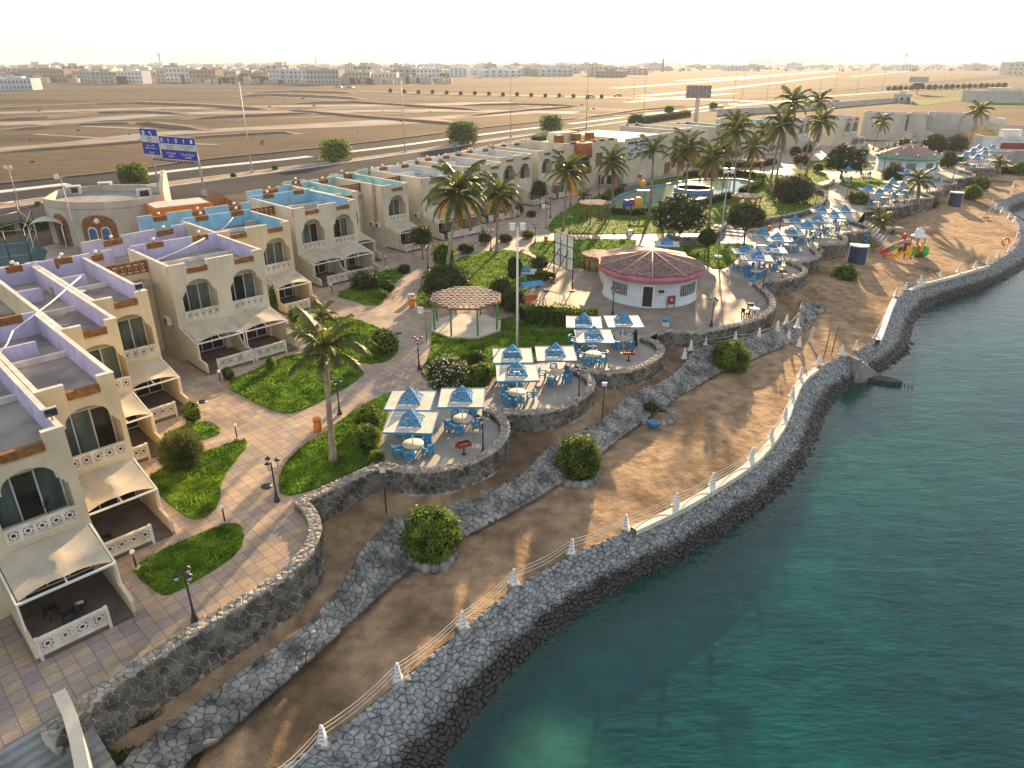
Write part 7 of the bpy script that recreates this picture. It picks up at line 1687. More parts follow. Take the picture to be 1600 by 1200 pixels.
for a in (-.55, .55):
    for b in (-.25, .25): m.bb(a - .03, a + .03, b - .03, b + .03, 0, .55)
part("leg", m, dark, T)
for lb, px in (("cube of concrete on the lilac roof by the sagging cable", (88, 452)), ("small concrete block on the light blue roof", (391, 349)), ("low grey block by the blue roof curb", (335, 350))): x, y = G(*px, 7.2); T = thing("roof_block", lb, "block", (x, y, 6.5), .7); m = MB(); m.bb(-.45, .45, -.4, .4, 0, .95); m.bb(-.47, .47, -.42, .42, .95, 1.0); part("block", m, M("roof_grey", (.42, .40, .36), .9, .2, 2), T)
for lb, px in (("left rooftop air conditioner on the club building", (116, 301)), ("rear rooftop air conditioner on the club building", (166, 295)), ("right rooftop air conditioner on the club building", (226, 306))): x, y = G(*px, 5.3); T = thing("roof_air_conditioner", lb, "air conditioner", (x, y, 5.12), .5); m = MB(); m.bb(-1, 1, -.5, .5, 0, 1.2); part("casing", m, acw, T); m = MB(); m.bb(-.6, .6, -.53, -.502, .2, 1.0); part("grille", m, dark, T)
# verandah furniture seen under the nearest awnings
for lb, px, z in (("dark cane chair on the nearest verandah, left one", (82, 965), .25), ("dark cane chair on the nearest verandah, right one", (112, 972), .25), ("dark cane chair on the upper balcony of the nearest chalet", (70, 800), 3.45), ("dark cane chair on the second verandah behind its balustrade", (166, 852), .25)):
    x, y = G(*px, z); T = thing("cane_chair", lb, "chair", (x, y, z), rng.uniform(0, 6), "dark cane verandah chairs"); m = MB(); m.lathe([(.28, .38), (.32, .42), (.02, .44)], 12); part("seat", m, dark, T); m = MB()
    for k in range(13): a = R(-20 + 220 * k / 12); m.tube([(.3 * math.cos(a), .3 * math.sin(a), .42), (.38 * math.cos(a), .38 * math.sin(a), .62 + .28 * max(0, math.sin(a)))], .022, 4)
    part("backrest", m, dark, T); m = MB()
    for k in range(4): a = k * 1.57 + .8; m.tube([(.26 * math.cos(a), .26 * math.sin(a), .4), (.3 * math.cos(a), .3 * math.sin(a), 0)], .02, 4)
    part("leg", m, dark, T)
x, y = G(128, 952, .3); T = thing("side_table", "small verandah table with yellow papers in the nearest chalet", "table", (x, y, .22), .5); m = MB(); m.bb(-.3, .3, -.3, .3, .42, .46); part("table_top", m, dark, T); m = MB(); m.bb(-.03, .03, -.03, .03, 0, .42); part("leg", m, dark, T); m = MB(); m.bb(-.2, .15, -.1, .12, .465, .48); part("paper", m, M("yellow_paper", (.7, .6, .25), .8), T)
# tennis court fence
T = thing("court_fence", "tall steel posts and rails of the court at the left edge", "fence", (*G(0, 420), 0)); cp_ = GG([(-10, 424), (20, 419), (52, 416), (62, 380), (38, 362), (4, 372)], 0)
for k, p in enumerate(cp_): m = MB(); m.tube([(*p, 0), (*p, 4.6)], .07, 6); part("post", m, dark, T, True)
for a, b in zip(cp_, cp_[1:]):
    for z in (1.5, 3.0, 4.5): m = MB(); m.tube([(*a, z), (*b, z)], .035, 5); part("rail", m, steel, T, True)
mb = MB(); mb.prism(GG([(-60, 440), (64, 432), (74, 392), (40, 372), (-60, 390)], 0), None, .02); struct("tennis_court", mb, M("court_green", (.03, .085, .09), .8, .2, .4))
T = thing("court_canopy", "small grey vaulted canopy beside the club doorway", "canopy", (*G(83, 385), 0), .4); m = MB()
for k in range(8): a, b = math.pi * k / 8, math.pi * (k + 1) / 8; m.face([(-2 * math.cos(a), -2, 3 + .8 * math.sin(a)), (-2 * math.cos(b), -2, 3 + .8 * math.sin(b)), (-2 * math.cos(b), 2, 3 + .8 * math.sin(b)), (-2 * math.cos(a), 2, 3 + .8 * math.sin(a))])
part("canopy", m, greyp, T)
for a in (-1.9, 1.9):
    for b in (-1.9, 1.9): m = MB(); m.tube([(a, b, 0), (a, b, 3.05)], .07, 6); part("post", m, white, T)

# drain covers in the paving and weeds on the near sand
for lb, px in (("small dark round drain cover in the paving by the wall bend lamp", (417, 760)), ("dark drain cover in the paving near the small lawn", (316, 628)), ("round drain cover on the walk left of the gazebo", (622, 521))):
    x, y = G(*px); T = thing("drain_cover", lb, "drain cover", (x, y, .0)); m = MB(); m.lathe([(.34, 0), (.34, .022), (.02, .024)], 16); part("cover", m, dark, T)
rs = np.random.RandomState(9); q = np.array([G(*p, -2.0) for p in [(130, 1120), (215, 1085), (300, 1050), (330, 1070), (250, 1130), (330, 1150), (300, 1200), (120, 1200)]]); P = rs.uniform(q.min(0), q.max(0), (26000, 2)); P = P[in_poly(P, q)]
den = np.array([noise.noise((x * .8, y * .8, 5)) for x, y in P]); P = P[den > .05]; Z = sand_z(P); m = MB()
for (x, y), z in zip(P, Z):
    a, h, w = rs.uniform(0, 6.28), rs.uniform(.05, .2), rs.uniform(.02, .05); m.face([(x - w * math.cos(a), y - w * math.sin(a), z - .02), (x + w * math.cos(a), y + w * math.sin(a), z - .02), (x + rs.normal(0, .06), y + rs.normal(0, .06), z + h)])
struct("weeds", m, M("beach_weeds", (.07, .10, .03), .8, .4, 1, 0, 9, col2=(.16, .14, .06), tr=.3), 'stuff')
# ------------------------------------------------------------------ roads, verge, desert banks
def road_strip(name, pa, pb, mat, z, kind='structure'):
    A, B = resample(smooth(GG(pa), 1), n=60), resample(smooth(GG(pb), 1), n=60); m = MB()
    for i in range(59): m.face([(*B[i], z), (*B[i + 1], z), (*A[i + 1], z), (*A[i], z)])
    return struct(name, m, mat)
E1 = [(-400, 332), (0, 287), (194, 268), (312, 250), (450, 237), (615, 218), (759, 199), (862, 188.5), (1000, 176), (1153, 157), (1300, 143), (1450, 128), (1600, 116)]
E4 = [(-400, 410), (0, 352), (250, 320), (400, 297), (500, 281), (640, 256), (794, 229), (979, 198), (1150, 169), (1251, 157), (1356, 145), (1478, 131), (1620, 119)]
road_strip("road", E1, E4, asph, -.055)
def rail(px, w, h, mat, label, nm="median_kerb", n=0):
    T = thing(nm, label, "kerb", (*G(*px[0]), 0)); p = resample(smooth(GG(px), 1), 4.0); L_, R_ = offset(p, w / 2), offset(p, -w / 2); m = MB()
    for i in range(len(p) - 1):
        if n and (i // 3) % n == n - 1: continue
        m.face([(*R_[i], h), (*R_[i + 1], h), (*L_[i + 1], h), (*L_[i], h)]); m.face([(*R_[i], -.1), (*R_[i + 1], -.1), (*R_[i + 1], h), (*R_[i], h)]); m.face([(*L_[i + 1], -.1), (*L_[i], -.1), (*L_[i], h), (*L_[i + 1], h)])
    part("kerb", m, mat, T, True)
K2 = [(-400, 348), (0, 300), (134, 285), (281, 266), (450, 249), (508, 242), (612, 230), (687, 219.5), (800, 204.5), (900, 193), (1000, 180.5), (1150, 162)]
K3 = [(-400, 370), (0, 318), (287, 282), (500, 255), (553, 248.5), (636, 237), (708, 226), (794, 213.5), (856, 207), (979, 188.5), (1150, 166.5)]
K3b = [(-400, 380), (0, 326), (300, 287), (500, 260), (640, 240), (794, 216.5), (979, 190.5), (1150, 167.8)]
rail(K2, 3.2, .12, kerbm, "pale broken kerb strip dividing the two far road lanes", n=5)
road_strip("planted_median", K3, K3b, sandmed, .02)
rail(K3, .5, .14, kerbm, "white kerb on the far side of the planted median"); rail(K3b, .5, .14, kerbm, "white kerb on the near side of the planted median")
rail(E1, 1.2, .25, M("dark_kerb", (.12, .10, .09), .9), "dark kerb where the far road edge meets the desert", "road_kerb")
trk = M("graded_track", (.235, .215, .20), .95, .2, .06, .1, 3); pale_t = M("pale_road", (.32, .29, .25), .8, .1, .05, .05, 3, spec=.2)
def track(px, w, mat=trk, z=-.04, nm="desert_track"):
    p = resample(GG(px), 12.0); L_, R_ = offset(p, w / 2), offset(p, -w / 2); m = MB()
    for i in range(len(p) - 1): m.face([(*R_[i], z), (*R_[i + 1], z), (*L_[i + 1], z), (*L_[i], z)])
    struct(nm, m, mat)
for i, (px, w) in enumerate((([(-60, 238), (110, 226), (240, 209), (330, 204), (600, 189), (820, 176)], 16), ([(-60, 195), (100, 190), (200, 182), (320, 176), (500, 174), (700, 172), (900, 176)], 22), ([(-60, 178), (200, 170), (420, 166), (620, 164), (800, 160)], 20), ([(300, 205), (420, 200), (560, 195), (700, 188)], 14))): track(px, w, trk, -.045 + .004 * i)
for i, (px, w) in enumerate((([(560, 142), (760, 148), (900, 151), (1000, 153)], 10), ([(1000, 153), (1150, 157), (1210, 160)], 12), ([(960, 138), (1100, 128), (1310, 111)], 14), ([(1000, 150), (1120, 140), (1310, 118)], 12), ([(1060, 126), (1200, 118), (1330, 108)], 16), ([(1150, 165), (1230, 158), (1300, 150), (1440, 140)], 8), ([(1330, 120), (1400, 113), (1480, 106)], 14), ([(980, 160), (1060, 152), (1150, 146)], 8))): track(px, w, pale_t, .02 + .004 * i, "distant_road")
rq = random.Random(12)
for k in range(16):
    px = rq.uniform(-20, 820); py = rq.uniform(146, 215 if px < 350 else 190); ln = rq.uniform(120, 320); sl_ = rq.choice((-.07, -.05, .05, .07, .10)); track([(px, py), (px + ln, py + ln * sl_ * .6)], rq.uniform(2.5, 5), trk, .0 + .002 * k)
bankm = M("bank_soil", (.17, .13, .095), 1, .2, .1, .3, 2)
def bank(px, w, h):
    p = resample(GG(px), 5.0); m = MB(); pr = [(-w / 2, -.1), (-w * .28, h * .9), (w * .28, h * .85), (w / 2, -.1)]; C = [offset(p, o) for o, _ in pr]
    for i in range(len(p) - 1):
        e = min(1, i / 3, (len(p) - 1 - i) / 3); e2 = min(1, (i + 1) / 3, (len(p) - 2 - i) / 3)
        for q in range(3): m.face([(*C[q][i], pr[q][1] * (e if pr[q][1] > 0 else 1)), (*C[q][i + 1], pr[q][1] * (e2 if pr[q][1] > 0 else 1)), (*C[q + 1][i + 1], pr[q + 1][1] * (e2 if pr[q + 1][1] > 0 else 1)), (*C[q + 1][i], pr[q + 1][1] * (e if pr[q + 1][1] > 0 else 1))])
    struct("earth_bank", m, bankm)
for px, w, h in (([(-40, 207), (60, 201), (120, 196), (194, 193), (226, 190)], 9, 1.0), ([(215, 191), (270, 198), (328, 204)], 7, 1.1), ([(-40, 172), (60, 168), (140, 164), (219, 161), (320, 165), (431, 172)], 14, 1.2), ([(-40, 189), (60, 185), (150, 177), (230, 175), (300, 179)], 10, 1.0), ([(281, 187), (380, 182), (500, 177)], 8, 1.1), ([(359, 151.5), (430, 149), (520, 152)], 12, 1.5), ([(380, 146), (460, 143), (560, 146)], 12, 1.3), ([(-40, 241), (110, 231), (231, 221), (340, 213), (447, 207), (470, 210)], 5, .7), ([(450, 150), (520, 152), (570, 155)], 10, 1.2), ([(450, 162), (560, 160), (650, 166), (760, 173)], 7, 1.0), ([(450, 172), (560, 182), (700, 193), (745, 196)], 6, .9), ([(710, 165), (800, 163), (910, 165)], 7, .9), ([(715, 183), (820, 173), (910, 166)], 6, .8), ([(900, 186), (1000, 172), (1080, 165)], 4, .6)): bank(px, w, h)
# scattered desert scrub
scr = M("desert_scrub", (.07, .06, .035), 1, .3, 2)
def scrub():
    m = MB()
    for k in range(7): a = k * .9; m.lathe([(.35, 0), (.42, .3), (.22, .62), (.02, .75)], 6, (.4 * math.cos(a), .4 * math.sin(a), 0), ph=k)
    return m.mesh("scrub_bush", scr)
sm_ = scrub(); rr_ = random.Random(4)
for k in range(46):
    px, py = rr_.uniform(0, 1000), 0; py = rr_.uniform(148, float(np.interp(px, [0, 450, 1000], [270, 226, 172])) - 4); x, y = G(px, py); s = rr_.uniform(.25, .6) * (1 + y / 500)
    o = link("scrub_bush", sm_, None, loc=(x, y, -.08)); o.scale = (s, s, s * .8); tag(o, "dark dry scrub bush dotted on the desert plain", "scrub", "scrub bushes on the desert")
for lb, px in (("young tree sapling on the planted median, left", (430, 262)), ("young tree sapling on the planted median beside the mast", (365, 274)), ("little green plant on the median at far left", (60, 318))):
    bush(lb, px, 5, "lush", 0, .8, "plant", "plants on the road median")
# small roadside trees in the distance
for k in range(16):
    x0 = 610 + 22 * k; bush("small distant tree on the row along the desert street", (x0, 141.5 + (x0 - 600) * .028 + (k % 3) * .5), 3.2, "olive", 0, 1.0, "tree", "distant trees along the desert street", name="street_tree")
for k in range(22):
    x0 = 1388 + 9 * k if k < 12 else 1388 + 9 * k; bush("round dark tree in the row behind the far resort wall", (min(x0, 1570), 138.5 - (x0 - 1388) * .028), 4.2 if k % 3 else 3.4, "dark", 0, 1.0, "tree", "round trees behind the far wall", name="street_tree")

# ------------------------------------------------------------------ street lights, signs, billboard, cars
def streetlight(label, px, py_top, double=True):
    x, y = G(*px); h = hgt(y, py_top); T = thing("street_light", label, "street light", (x, y, 0), R(58), "tall road street lights"); m = MB(); m.tube([(0, 0, 0), (0, 0, h)], [.16, .08], 6); m.box((0, 0, .4), (.5, .5, .8)); part("pole", m, steel, T); k = .7 if y < 300 else 1.6
    for s in ((-1, 1) if double else (1,)): m = MB(); m.tube([(0, 0, h - .5), (0, s * 1.2, h + .1), (0, s * 2.4, h + .3)], .06 * k, 5); A = part("arm", m, steel, T); m = MB(); m.box((0, s * 2.8, h + .28), (.35 * k, 1.0, .18 * k)); part("lamp_head", m, steel, A)
SL = [("double armed light nearest the road signs", (394, 270), 128), ("double armed light behind the light blue roofs", (633, 238), 122), ("double armed light behind the white roofs", (798, 215), 118), ("double armed light behind the hedge on the verge", (916, 200), 120), ("double armed light behind the corner house", (1005, 186), 113), ("light left of the large billboard", (990, 153), 122), ("light just right of the billboard, nearer one", (1145, 163), 106), ("light just right of the billboard, farther one", (1159, 156), 110), ("first light past the road junction", (1197, 161), 107), ("second light past the road junction", (1222, 157), 110), ("third light past the road junction", (1280, 148), 108), ("fourth light past the road junction", (1302, 153), 110), ("fifth light past the road junction", (1338, 146), 107), ("sixth light past the road junction", (1378, 142), 103), ("light behind the round tree row", (1432, 138), 104), ("rightmost but one light near the far wall", (1474, 132), 104), ("rightmost light above the far wall building", (1505, 129), 103)]
for lb, px, t in SL: streetlight("tall " + lb, px, t)
def txt(name, body, size, loc, parent, mat, align='CENTER', sx=1.0):
    cu = bpy.data.curves.new(name, 'FONT'); cu.body = body; cu.size = size; cu.align_x = align; cu.align_y = 'CENTER'; cu.extrude = .01; cu.materials.append(mat)
    t_ = bpy.data.objects.new(name, cu); COL.objects.link(t_); dg = bpy.context.evaluated_depsgraph_get(); me = bpy.data.meshes.new_from_object(t_.evaluated_get(dg)); bpy.data.objects.remove(t_)
    o = bpy.data.objects.new(name, me); COL.objects.link(o); o.parent = parent; o.location = loc; o.rotation_euler = (R(90), 0, 0); o.scale = (sx, 1, 1); return o
def gantry():
    navy = M("sign_blue", (.012, .03, .36), .45, .06, 1); pale_s = M("sign_pale", (.58, .62, .60), .5, .06, 1); a, b = np.array(G(250, 300)), np.array(G(320, 302)); 
    a = np.array(G(249, 297)); b = np.array(G(320, 306)); d = b - a; L_ = np.linalg.norm(d); an = math.atan2(d[1], d[0])
    T = thing("road_sign_gantry", "blue road direction signs on a gantry of two bent posts", "road sign", (a[0], a[1], 0), an); zt = hgt(a[1], 219)
    for X, s in ((0, 1), (L_, -1)): m = MB(); m.tube([(X, 0, 0), (X, 0, zt * .7), (X + s * .25, 0, zt * .86), (X + s * .9, 0, zt * .95), (X + s * 1.6, 0, zt * .97)], .17, 8); m.box((X, 0, .5), (.7, .7, 1.0)); part("post", m, steel, T)
    m = MB(); m.tube([(0, .1, zt * .62), (L_ * .9, .1, zt * .62)], .12, 6); m.tube([(0.5, .1, zt * .9), (L_ - .6, .1, zt * .95)], .1, 6); part("truss", m, dark, T)
    for k in range(12): m = MB(); X = .2 + k * L_ * .9 / 12; m.beam((X, -.2, zt * .62), (X + .3, .3, zt * .66), .12); part("floodlight", m, dark, T)
    sg = L_ / 7.2
    def board(x0, x1, z0, z1, bands, symbols, lines):
        m = MB(); m.bb(x0 - .08, x1 + .08, -.30, -.22, z0 - .08, z1 + .08, 1); m.bb(x0, x1, -.325, -.302, z0, z1, 0); S = part("sign_board", m, [navy, white], T); h = z1 - z0
        m = MB(); m.bb(x0 + .05, x1 - .05, -.35, -.328, z0 + h * bands[0], z0 + h * bands[1]); part("pale_band", m, pale_s, S)
        for f, kind in symbols:
            m = MB(); c = x0 + (x1 - x0) * f; z = z0 + h * .84; q = h * .075
            if kind == "arrow": m.bb(c - q * .25, c + q * .25, -.36, -.335, z - q * 1.2, z + q * .4); m.face([(c - q * .8, -.36, z + q * .3), (c + q * .8, -.36, z + q * .3), (c, -.36, z + q * 1.3)])
            elif kind == "left": m.beam((c + q, -.35, z - q), (c - q * .3, -.35, z + q * .4), q * .5, .03, up=(0, 1, 0)); m.face([(c - q, -.36, z + q), (c - q * .9, -.36, z - q * .3), (c + q * .4, -.36, z + q)])
            else: m.bb(c - q, c + q, -.36, -.335, z - q * 1.1, z + q * 1.1)
            part("symbol", m, white, S)
            if kind == "box": m = MB(); m.bb(c - q * .5, c + q * .5, -.372, -.362, z - q * .5, z + q * .6); part("symbol", m, M("sign_green", (.05, .25, .12), .5), S)
        for f, g, body, sz, mt in lines: txt("lettering", body, h * sz, (x0 + (x1 - x0) * f, -.365, z0 + h * g), S, mt)
    w = L_; y0 = a[1]; z1, z2 = hgt(y0, 201), hgt(y0, 241); z3, z4 = hgt(y0, 211), hgt(y0, 245)
    board(-.15 * w, .23 * w, z2, z1, (.48, .74), [(.2, "box"), (.62, "left")], [(.5, .66, "\u0627\u0644\u0645\u0637\u0627\u0631", .11, dark), (.5, .54, "Airport", .08, dark), (.5, .37, "\u062c\u062f\u0629 - \u0645\u0643\u0629", .12, white), (.5, .25, "JEDDAH - MAKKAH", .075, white), (.5, .10, "\u0627\u0644\u0645\u062f\u064a\u0646\u0629", .10, white)])
    board(.26 * w, 1.02 * w, z4, z3, (.42, .69), [(.07, "box"), (.26, "arrow"), (.48, "box"), (.69, "arrow"), (.9, "plain")], [(.27, .61, "\u0645\u062f\u064a\u0646\u0629 \u0627\u0644\u0645\u0644\u0643", .10, dark), (.27, .49, "Industrial City", .075, dark), (.75, .61, "\u0627\u0644\u0645\u0646\u0637\u0642\u0629 \u0627\u0644\u0635\u0646\u0627\u0639\u064a\u0629", .10, dark), (.75, .49, "Industrial City", .075, dark), (.27, .27, "\u0645\u0643\u0629 \u0627\u0644\u0645\u0643\u0631\u0645\u0629", .13, white), (.27, .12, "MAKKAH", .10, white), (.75, .27, "\u0627\u0644\u0645\u062f\u064a\u0646\u0629 \u0627\u0644\u0645\u0646\u0648\u0631\u0629", .13, white), (.75, .12, "MADINAH", .10, white)])
gantry()
x, y = G(1086, 200); h1, h2 = hgt(y, 153), hgt(y, 133); T = thing("billboard", "large grey backed billboard on a pale column beyond the mural house", "billboard", (x, y, 0), R(-8)); m = MB(); m.tube([(0, 0, 0), (0, 0, h1)], .8, 12); part("column", m, pale, T); m = MB(); m.bb(-4.6, 4.6, -.4, .4, h1, h2); part("panel_box", m, M("billboard_grey", (.30, .26, .25), .8, .15, 1), T); m = MB()
for k in range(7): X = -4.4 + 8.8 * k / 6; m.bb(X - .1, X + .1, -.55, -.42, h1, h2)
part("rib", m, steel, T)
x, y = G(1432, 147); h1, h2 = hgt(y, 139), hgt(y, 130); T = thing("small_billboard", "dark screen billboard under a lattice sign by the far green lawn", "billboard", (x, y, 0), R(-10)); m = MB(); m.bb(-.5, .5, -.3, .3, 0, h1); part("column", m, pale, T); m = MB(); m.bb(-4, 4, -.3, .3, h1, h2); part("screen", m, dark, T); m = MB(); m.bb(-7, 7, 1, 1.3, h2 + .6, h2 + 4.5); part("lattice_sign", m, steel, T)
x, y = G(1249, 154); T = thing("wrapped_monument", "small tapering pale monument at the road junction", "monument", (x, y, 0)); hh = hgt(y, 140); m = MB(); m.lathe([(1.6, 0), (1.3, hh * .35), (.9, hh * .4), (.35, hh * .8), (.05, hh)], 10); part("spire", m, M("monument_pink", (.45, .33, .32), .8, .2, 1), T); m = MB(); m.lathe([(2.4, 0), (2.4, .6), (1.6, .8)], 14); part("plinth", m, white, T)
x, y = G(711, 237, 1.5); T = thing("parking_sign", "small round blue traffic sign on the near verge", "traffic sign", (x, y, 0), R(20)); m = MB(); m.tube([(0, 0, 0), (0, 0, 3)], .05, 6); part("post", m, steel, T); m = MB(); m.tube([(0, -.05, 3.2), (0, -.09, 3.2)], .5, 16); part("disc", m, blue, T)
def car(label, px, col, rz, k=1.0):
    x, y = G(*px); T = thing("car", label, "car", (x, y, .0), rz, "cars on the distant roads"); cm = M("car_" + label.split()[0], col, .35, .04, 1, spec=.6)
    m = MB(); P = [(-2.2, .35), (-2.25, .75), (-1.9, .95), (-1.3, 1.0), (-.7, 1.45), (.9, 1.45), (1.5, .98), (2.1, .85), (2.25, .6), (2.2, .35)]
    m.face([(a, -.85, b) for a, b in P]); m.face([(a, .85, b) for a, b in P][::-1])
    for (xa, za), (xb, zb) in zip(P, P[1:] + P[:1]): m.face([(xa, -.85, za), (xa, .85, za), (xb, .85, zb), (xb, -.85, zb)])
    part("body", m, cm, T); m = MB()
    for s in (-1, 1): m.face([(-1.15, s * .86, 1.02), (1.3, s * .86, 1.0), (.85, s * .86, 1.38), (-.68, s * .86, 1.38)])
    part("window", m, glassd, T)
    for a in (-1.35, 1.35):
        for s in (-1, 1): m = MB(); m.tube([(a, s * .72, .34), (a, s * .9, .34)], .34, 10); part("wheel", m, dark, T)
    T.scale = (k,) * 3
for a in (("white car on the desert street left of the sun glare", (923, 153), (.75, .75, .75), 0, 1.5), ("pale car farther along the desert street", (965, 151), (.6, .62, .65), .1, 1.4), ("silver car on the desert street near the city edge", (529, 137.5), (.5, .52, .55), 0, 1.6), ("grey car parked by the concrete building in the city", (547, 138.5), (.4, .42, .45), 0, 1.6), ("black car at the junction beside the pale monument", (1234, 154), (.02, .02, .025), .5, 1.3), ("navy car on the road right of the monument", (1306, 161), (.05, .07, .10), .6, 1.2), ("beige car waiting left of the junction trees", (1125, 169), (.5, .45, .38), .5, 1.0)): car(*a)

# ------------------------------------------------------------------ far right boundary walls and buildings
def wallrun(label, px, h, mat, th=.4, cat="wall"):
    p = [np.array(q) for q in GG(px)]; T = thing("boundary_wall", label, cat, (*p[0], 0))
    for a, b in zip(p, p[1:]): m = MB(); d = b - a; an = math.atan2(d[1], d[0]); c = (a + b) / 2; m.box((*c, h / 2), (np.linalg.norm(d), th, h), 0, an); m.box((*c, h + .05), (np.linalg.norm(d), th + .15, .1), 0, an); part("wall_panel", m, mat, T, True)
wallrun("long grey boundary wall behind the palm clump", [(1120, 180), (1180, 177), (1260, 172), (1345, 164), (1420, 158), (1424, 163)], 2.6, greyp)
wallrun("beige wall beyond the last grey chalets", [(1500, 199), (1560, 205), (1640, 212)], 2.5, pale); wallrun("low pale wall right of the crowded far umbrellas", [(1545, 222), (1600, 226), (1680, 232)], 3.2, whitish); wallrun("dark wall strip at the far right beach", [(1578, 256), (1620, 257), (1700, 258)], 3.0, gravel)
def simple_house(label, px, w, d, h, mat, rz, wins=4, rows=1, cat="building", nm="building", gp=None, wm=None, par=True, z0=0.0):
    x, y = G(*px); T = thing(nm, label, cat, (x, y, z0), rz, gp); m = MB(); m.bb(-w / 2, w / 2, 0, d, 0, h)
    if par: m.bb(-w / 2 - .1, w / 2 + .1, -.1, .3, h, h + .8); m.bb(-w / 2 - .1, -w / 2 + .3, .3, d, h, h + .8); m.bb(w / 2 - .3, w / 2 + .1, .3, d, h, h + .8); m.bb(-w * .15, w * .15, d * .4, d * .8, h, h + 2.4)
    part("wall", m, mat, T); wm = wm or glassd
    for r_ in range(rows):
        for k in range(wins):
            X = -w / 2 + w * (k + .5) / wins; Z = h * (r_ + .45) / rows; q = MB(); q.bb(X - w / wins * .2, X + w / wins * .2, -.06, -.002, Z - h / rows * .2, Z + h / rows * .28); part("window", q, wm, T)
    return T
simple_house("grey blank walled compound with a dome at the right edge", (1568, 161), 34, 20, 6.0, greyp, R(-10), 0, 1)
x, y = G(1592, 158); T = thing("white_dome", "small pale dome on the compound at the right edge", "dome", (x, y + 8, 6.0)); m = MB(); m.lathe([(4.5, 0), (4.2, 1.2), (2.8, 2.4), (.05, 3.0)], 16); part("dome", m, pale, T)
simple_house("stepped pale building far right beside the horizon", (1598, 117), 60, 30, 22, pale, R(-5), 6, 3)
simple_house("small white block with dark windows right of the leaning palm", (1535, 203), 14, 7, 3.2, whitish, R(-12), 5, 1); simple_house("ochre walled hut behind the crowded far umbrellas", (1533, 226), 9, 5, 2.8, M("ochre_wall", (.55, .38, .16), .8, .15, .5), R(-8), 0, 1); simple_house("white house with a red window at the right end", (1580, 238), 16, 6, 3.4, whitish, R(-10), 1, 1, wm=redbr)
simple_house("grey gate building at the end of the boundary wall", (1413, 160), 8, 6, 4.0, greyp, R(5), 2, 1)
for nm, px in (("far_lawn", [(1424, 158), (1500, 151), (1512, 156), (1440, 165)]), ("far_lawn", [(1520, 163), (1620, 160), (1640, 168), (1530, 168)])): m = MB(); m.prism(GG(px), None, .05); struct(nm, m, grassm)

# ------------------------------------------------------------------ the city on the horizon
cols = [M("city_grey", (.42, .41, .39), .9, .1, .02), M("city_white", (.70, .70, .69), .9, .1, .02), M("city_beige", (.56, .48, .38), .9, .1, .02), M("city_tan", (.36, .28, .21), .9, .1, .02), M("city_blue", (.50, .58, .64), .9, .1, .02)]; cn = ["grey", "white", "beige", "tan brown", "pale blue"]
winm = M("city_window", (.06, .07, .08), .3, .3, .1)
rr_ = random.Random(77)
FRONT = [(24, 141, 46, 9, 4, "pale blue"), (70, 128, 60, 14, 3, "grey"), (132, 128, 30, 12, 0, "grey"), (165, 130, 34, 12, 0, "grey"), (205, 131, 36, 13, 1, "white"), (236, 128, 28, 11, 2, "beige"), (258, 128, 20, 14, 2, "tan"), (285, 128, 42, 16, 1, "white"), (318, 129, 38, 14, 3, "grey"), (352, 127, 32, 12, 0, "grey"), (378, 126, 30, 13, 2, "beige"), (405, 128, 26, 10, 3, "tan"), (438, 130, 30, 15, 1, "white"), (460, 130, 34, 14, 4, "pale blue"), (505, 132, 46, 15, 0, "grey"), (556, 131, 40, 12, 2, "beige"), (600, 130, 36, 11, 1, "white"), (669, 128, 32, 15, 1, "white")]
for k, (px, py, wp, h, c, n_) in enumerate(FRONT):
    x, y = G(px, py); w = wp * y / CAM_F * 1.05
    simple_house("%s block in the front row of the city, %s from the left" % (n_, ordn(k)), (px, py), w, w * .6, h, cols[c], rr_.uniform(-.15, .15), max(3, int(wp / 5)), 3 if h > 11 else 2, "building", "city_building", "front row city buildings", winm)
def meshblock(w, d, h, rows, wins):
    m = MB(); m.bb(-w / 2, w / 2, 0, d, 0, h); m.bb(-w * .2, w * .15, d * .3, d * .7, h, h + 3)
    for r_ in range(rows):
        for k in range(wins): X = -w / 2 + w * (k + .5) / wins; Z = h * (r_ + .5) / rows; m.face([(X - w / wins * .22, -.1, Z - 1), (X + w / wins * .22, -.1, Z - 1), (X + w / wins * .22, -.1, Z + 1), (X - w / wins * .22, -.1, Z + 1)], 1)
    return m
BL = [[meshblock(w, w * .7, h, r_, q).mesh("city_building", [c, winm]) for c in cols] for w, h, r_, q in ((26, 11, 3, 5), (20, 14, 4, 4), (34, 9, 2, 6), (16, 8, 2, 3))]
done = 0
for k in range(262):
    band_ = k / 262
    if k < 120: px, py = rr_.uniform(-20, 660), rr_.uniform(108, 127)
    elif k < 170: px, py = rr_.uniform(600, 1000), rr_.uniform(107, 121)
    else: px, py = rr_.uniform(-20, 1600), rr_.uniform(101, 111)
    x, y = G(px, py); c = rr_.choices(range(5), [3, 4, 3, 2, 2])[0]; o = link("city_building", rr_.choice(BL)[c], None, loc=(x, y, -.1), rz=rr_.uniform(-.4, .4)); s = rr_.uniform(.9, 1.6) * (1 + y / 4000); o.scale = (s, s, rr_.uniform(.9, 1.4)); tag(o, "%s block somewhere in the city spread below the horizon" % cn[c], "building", "%s city blocks" % cn[c])
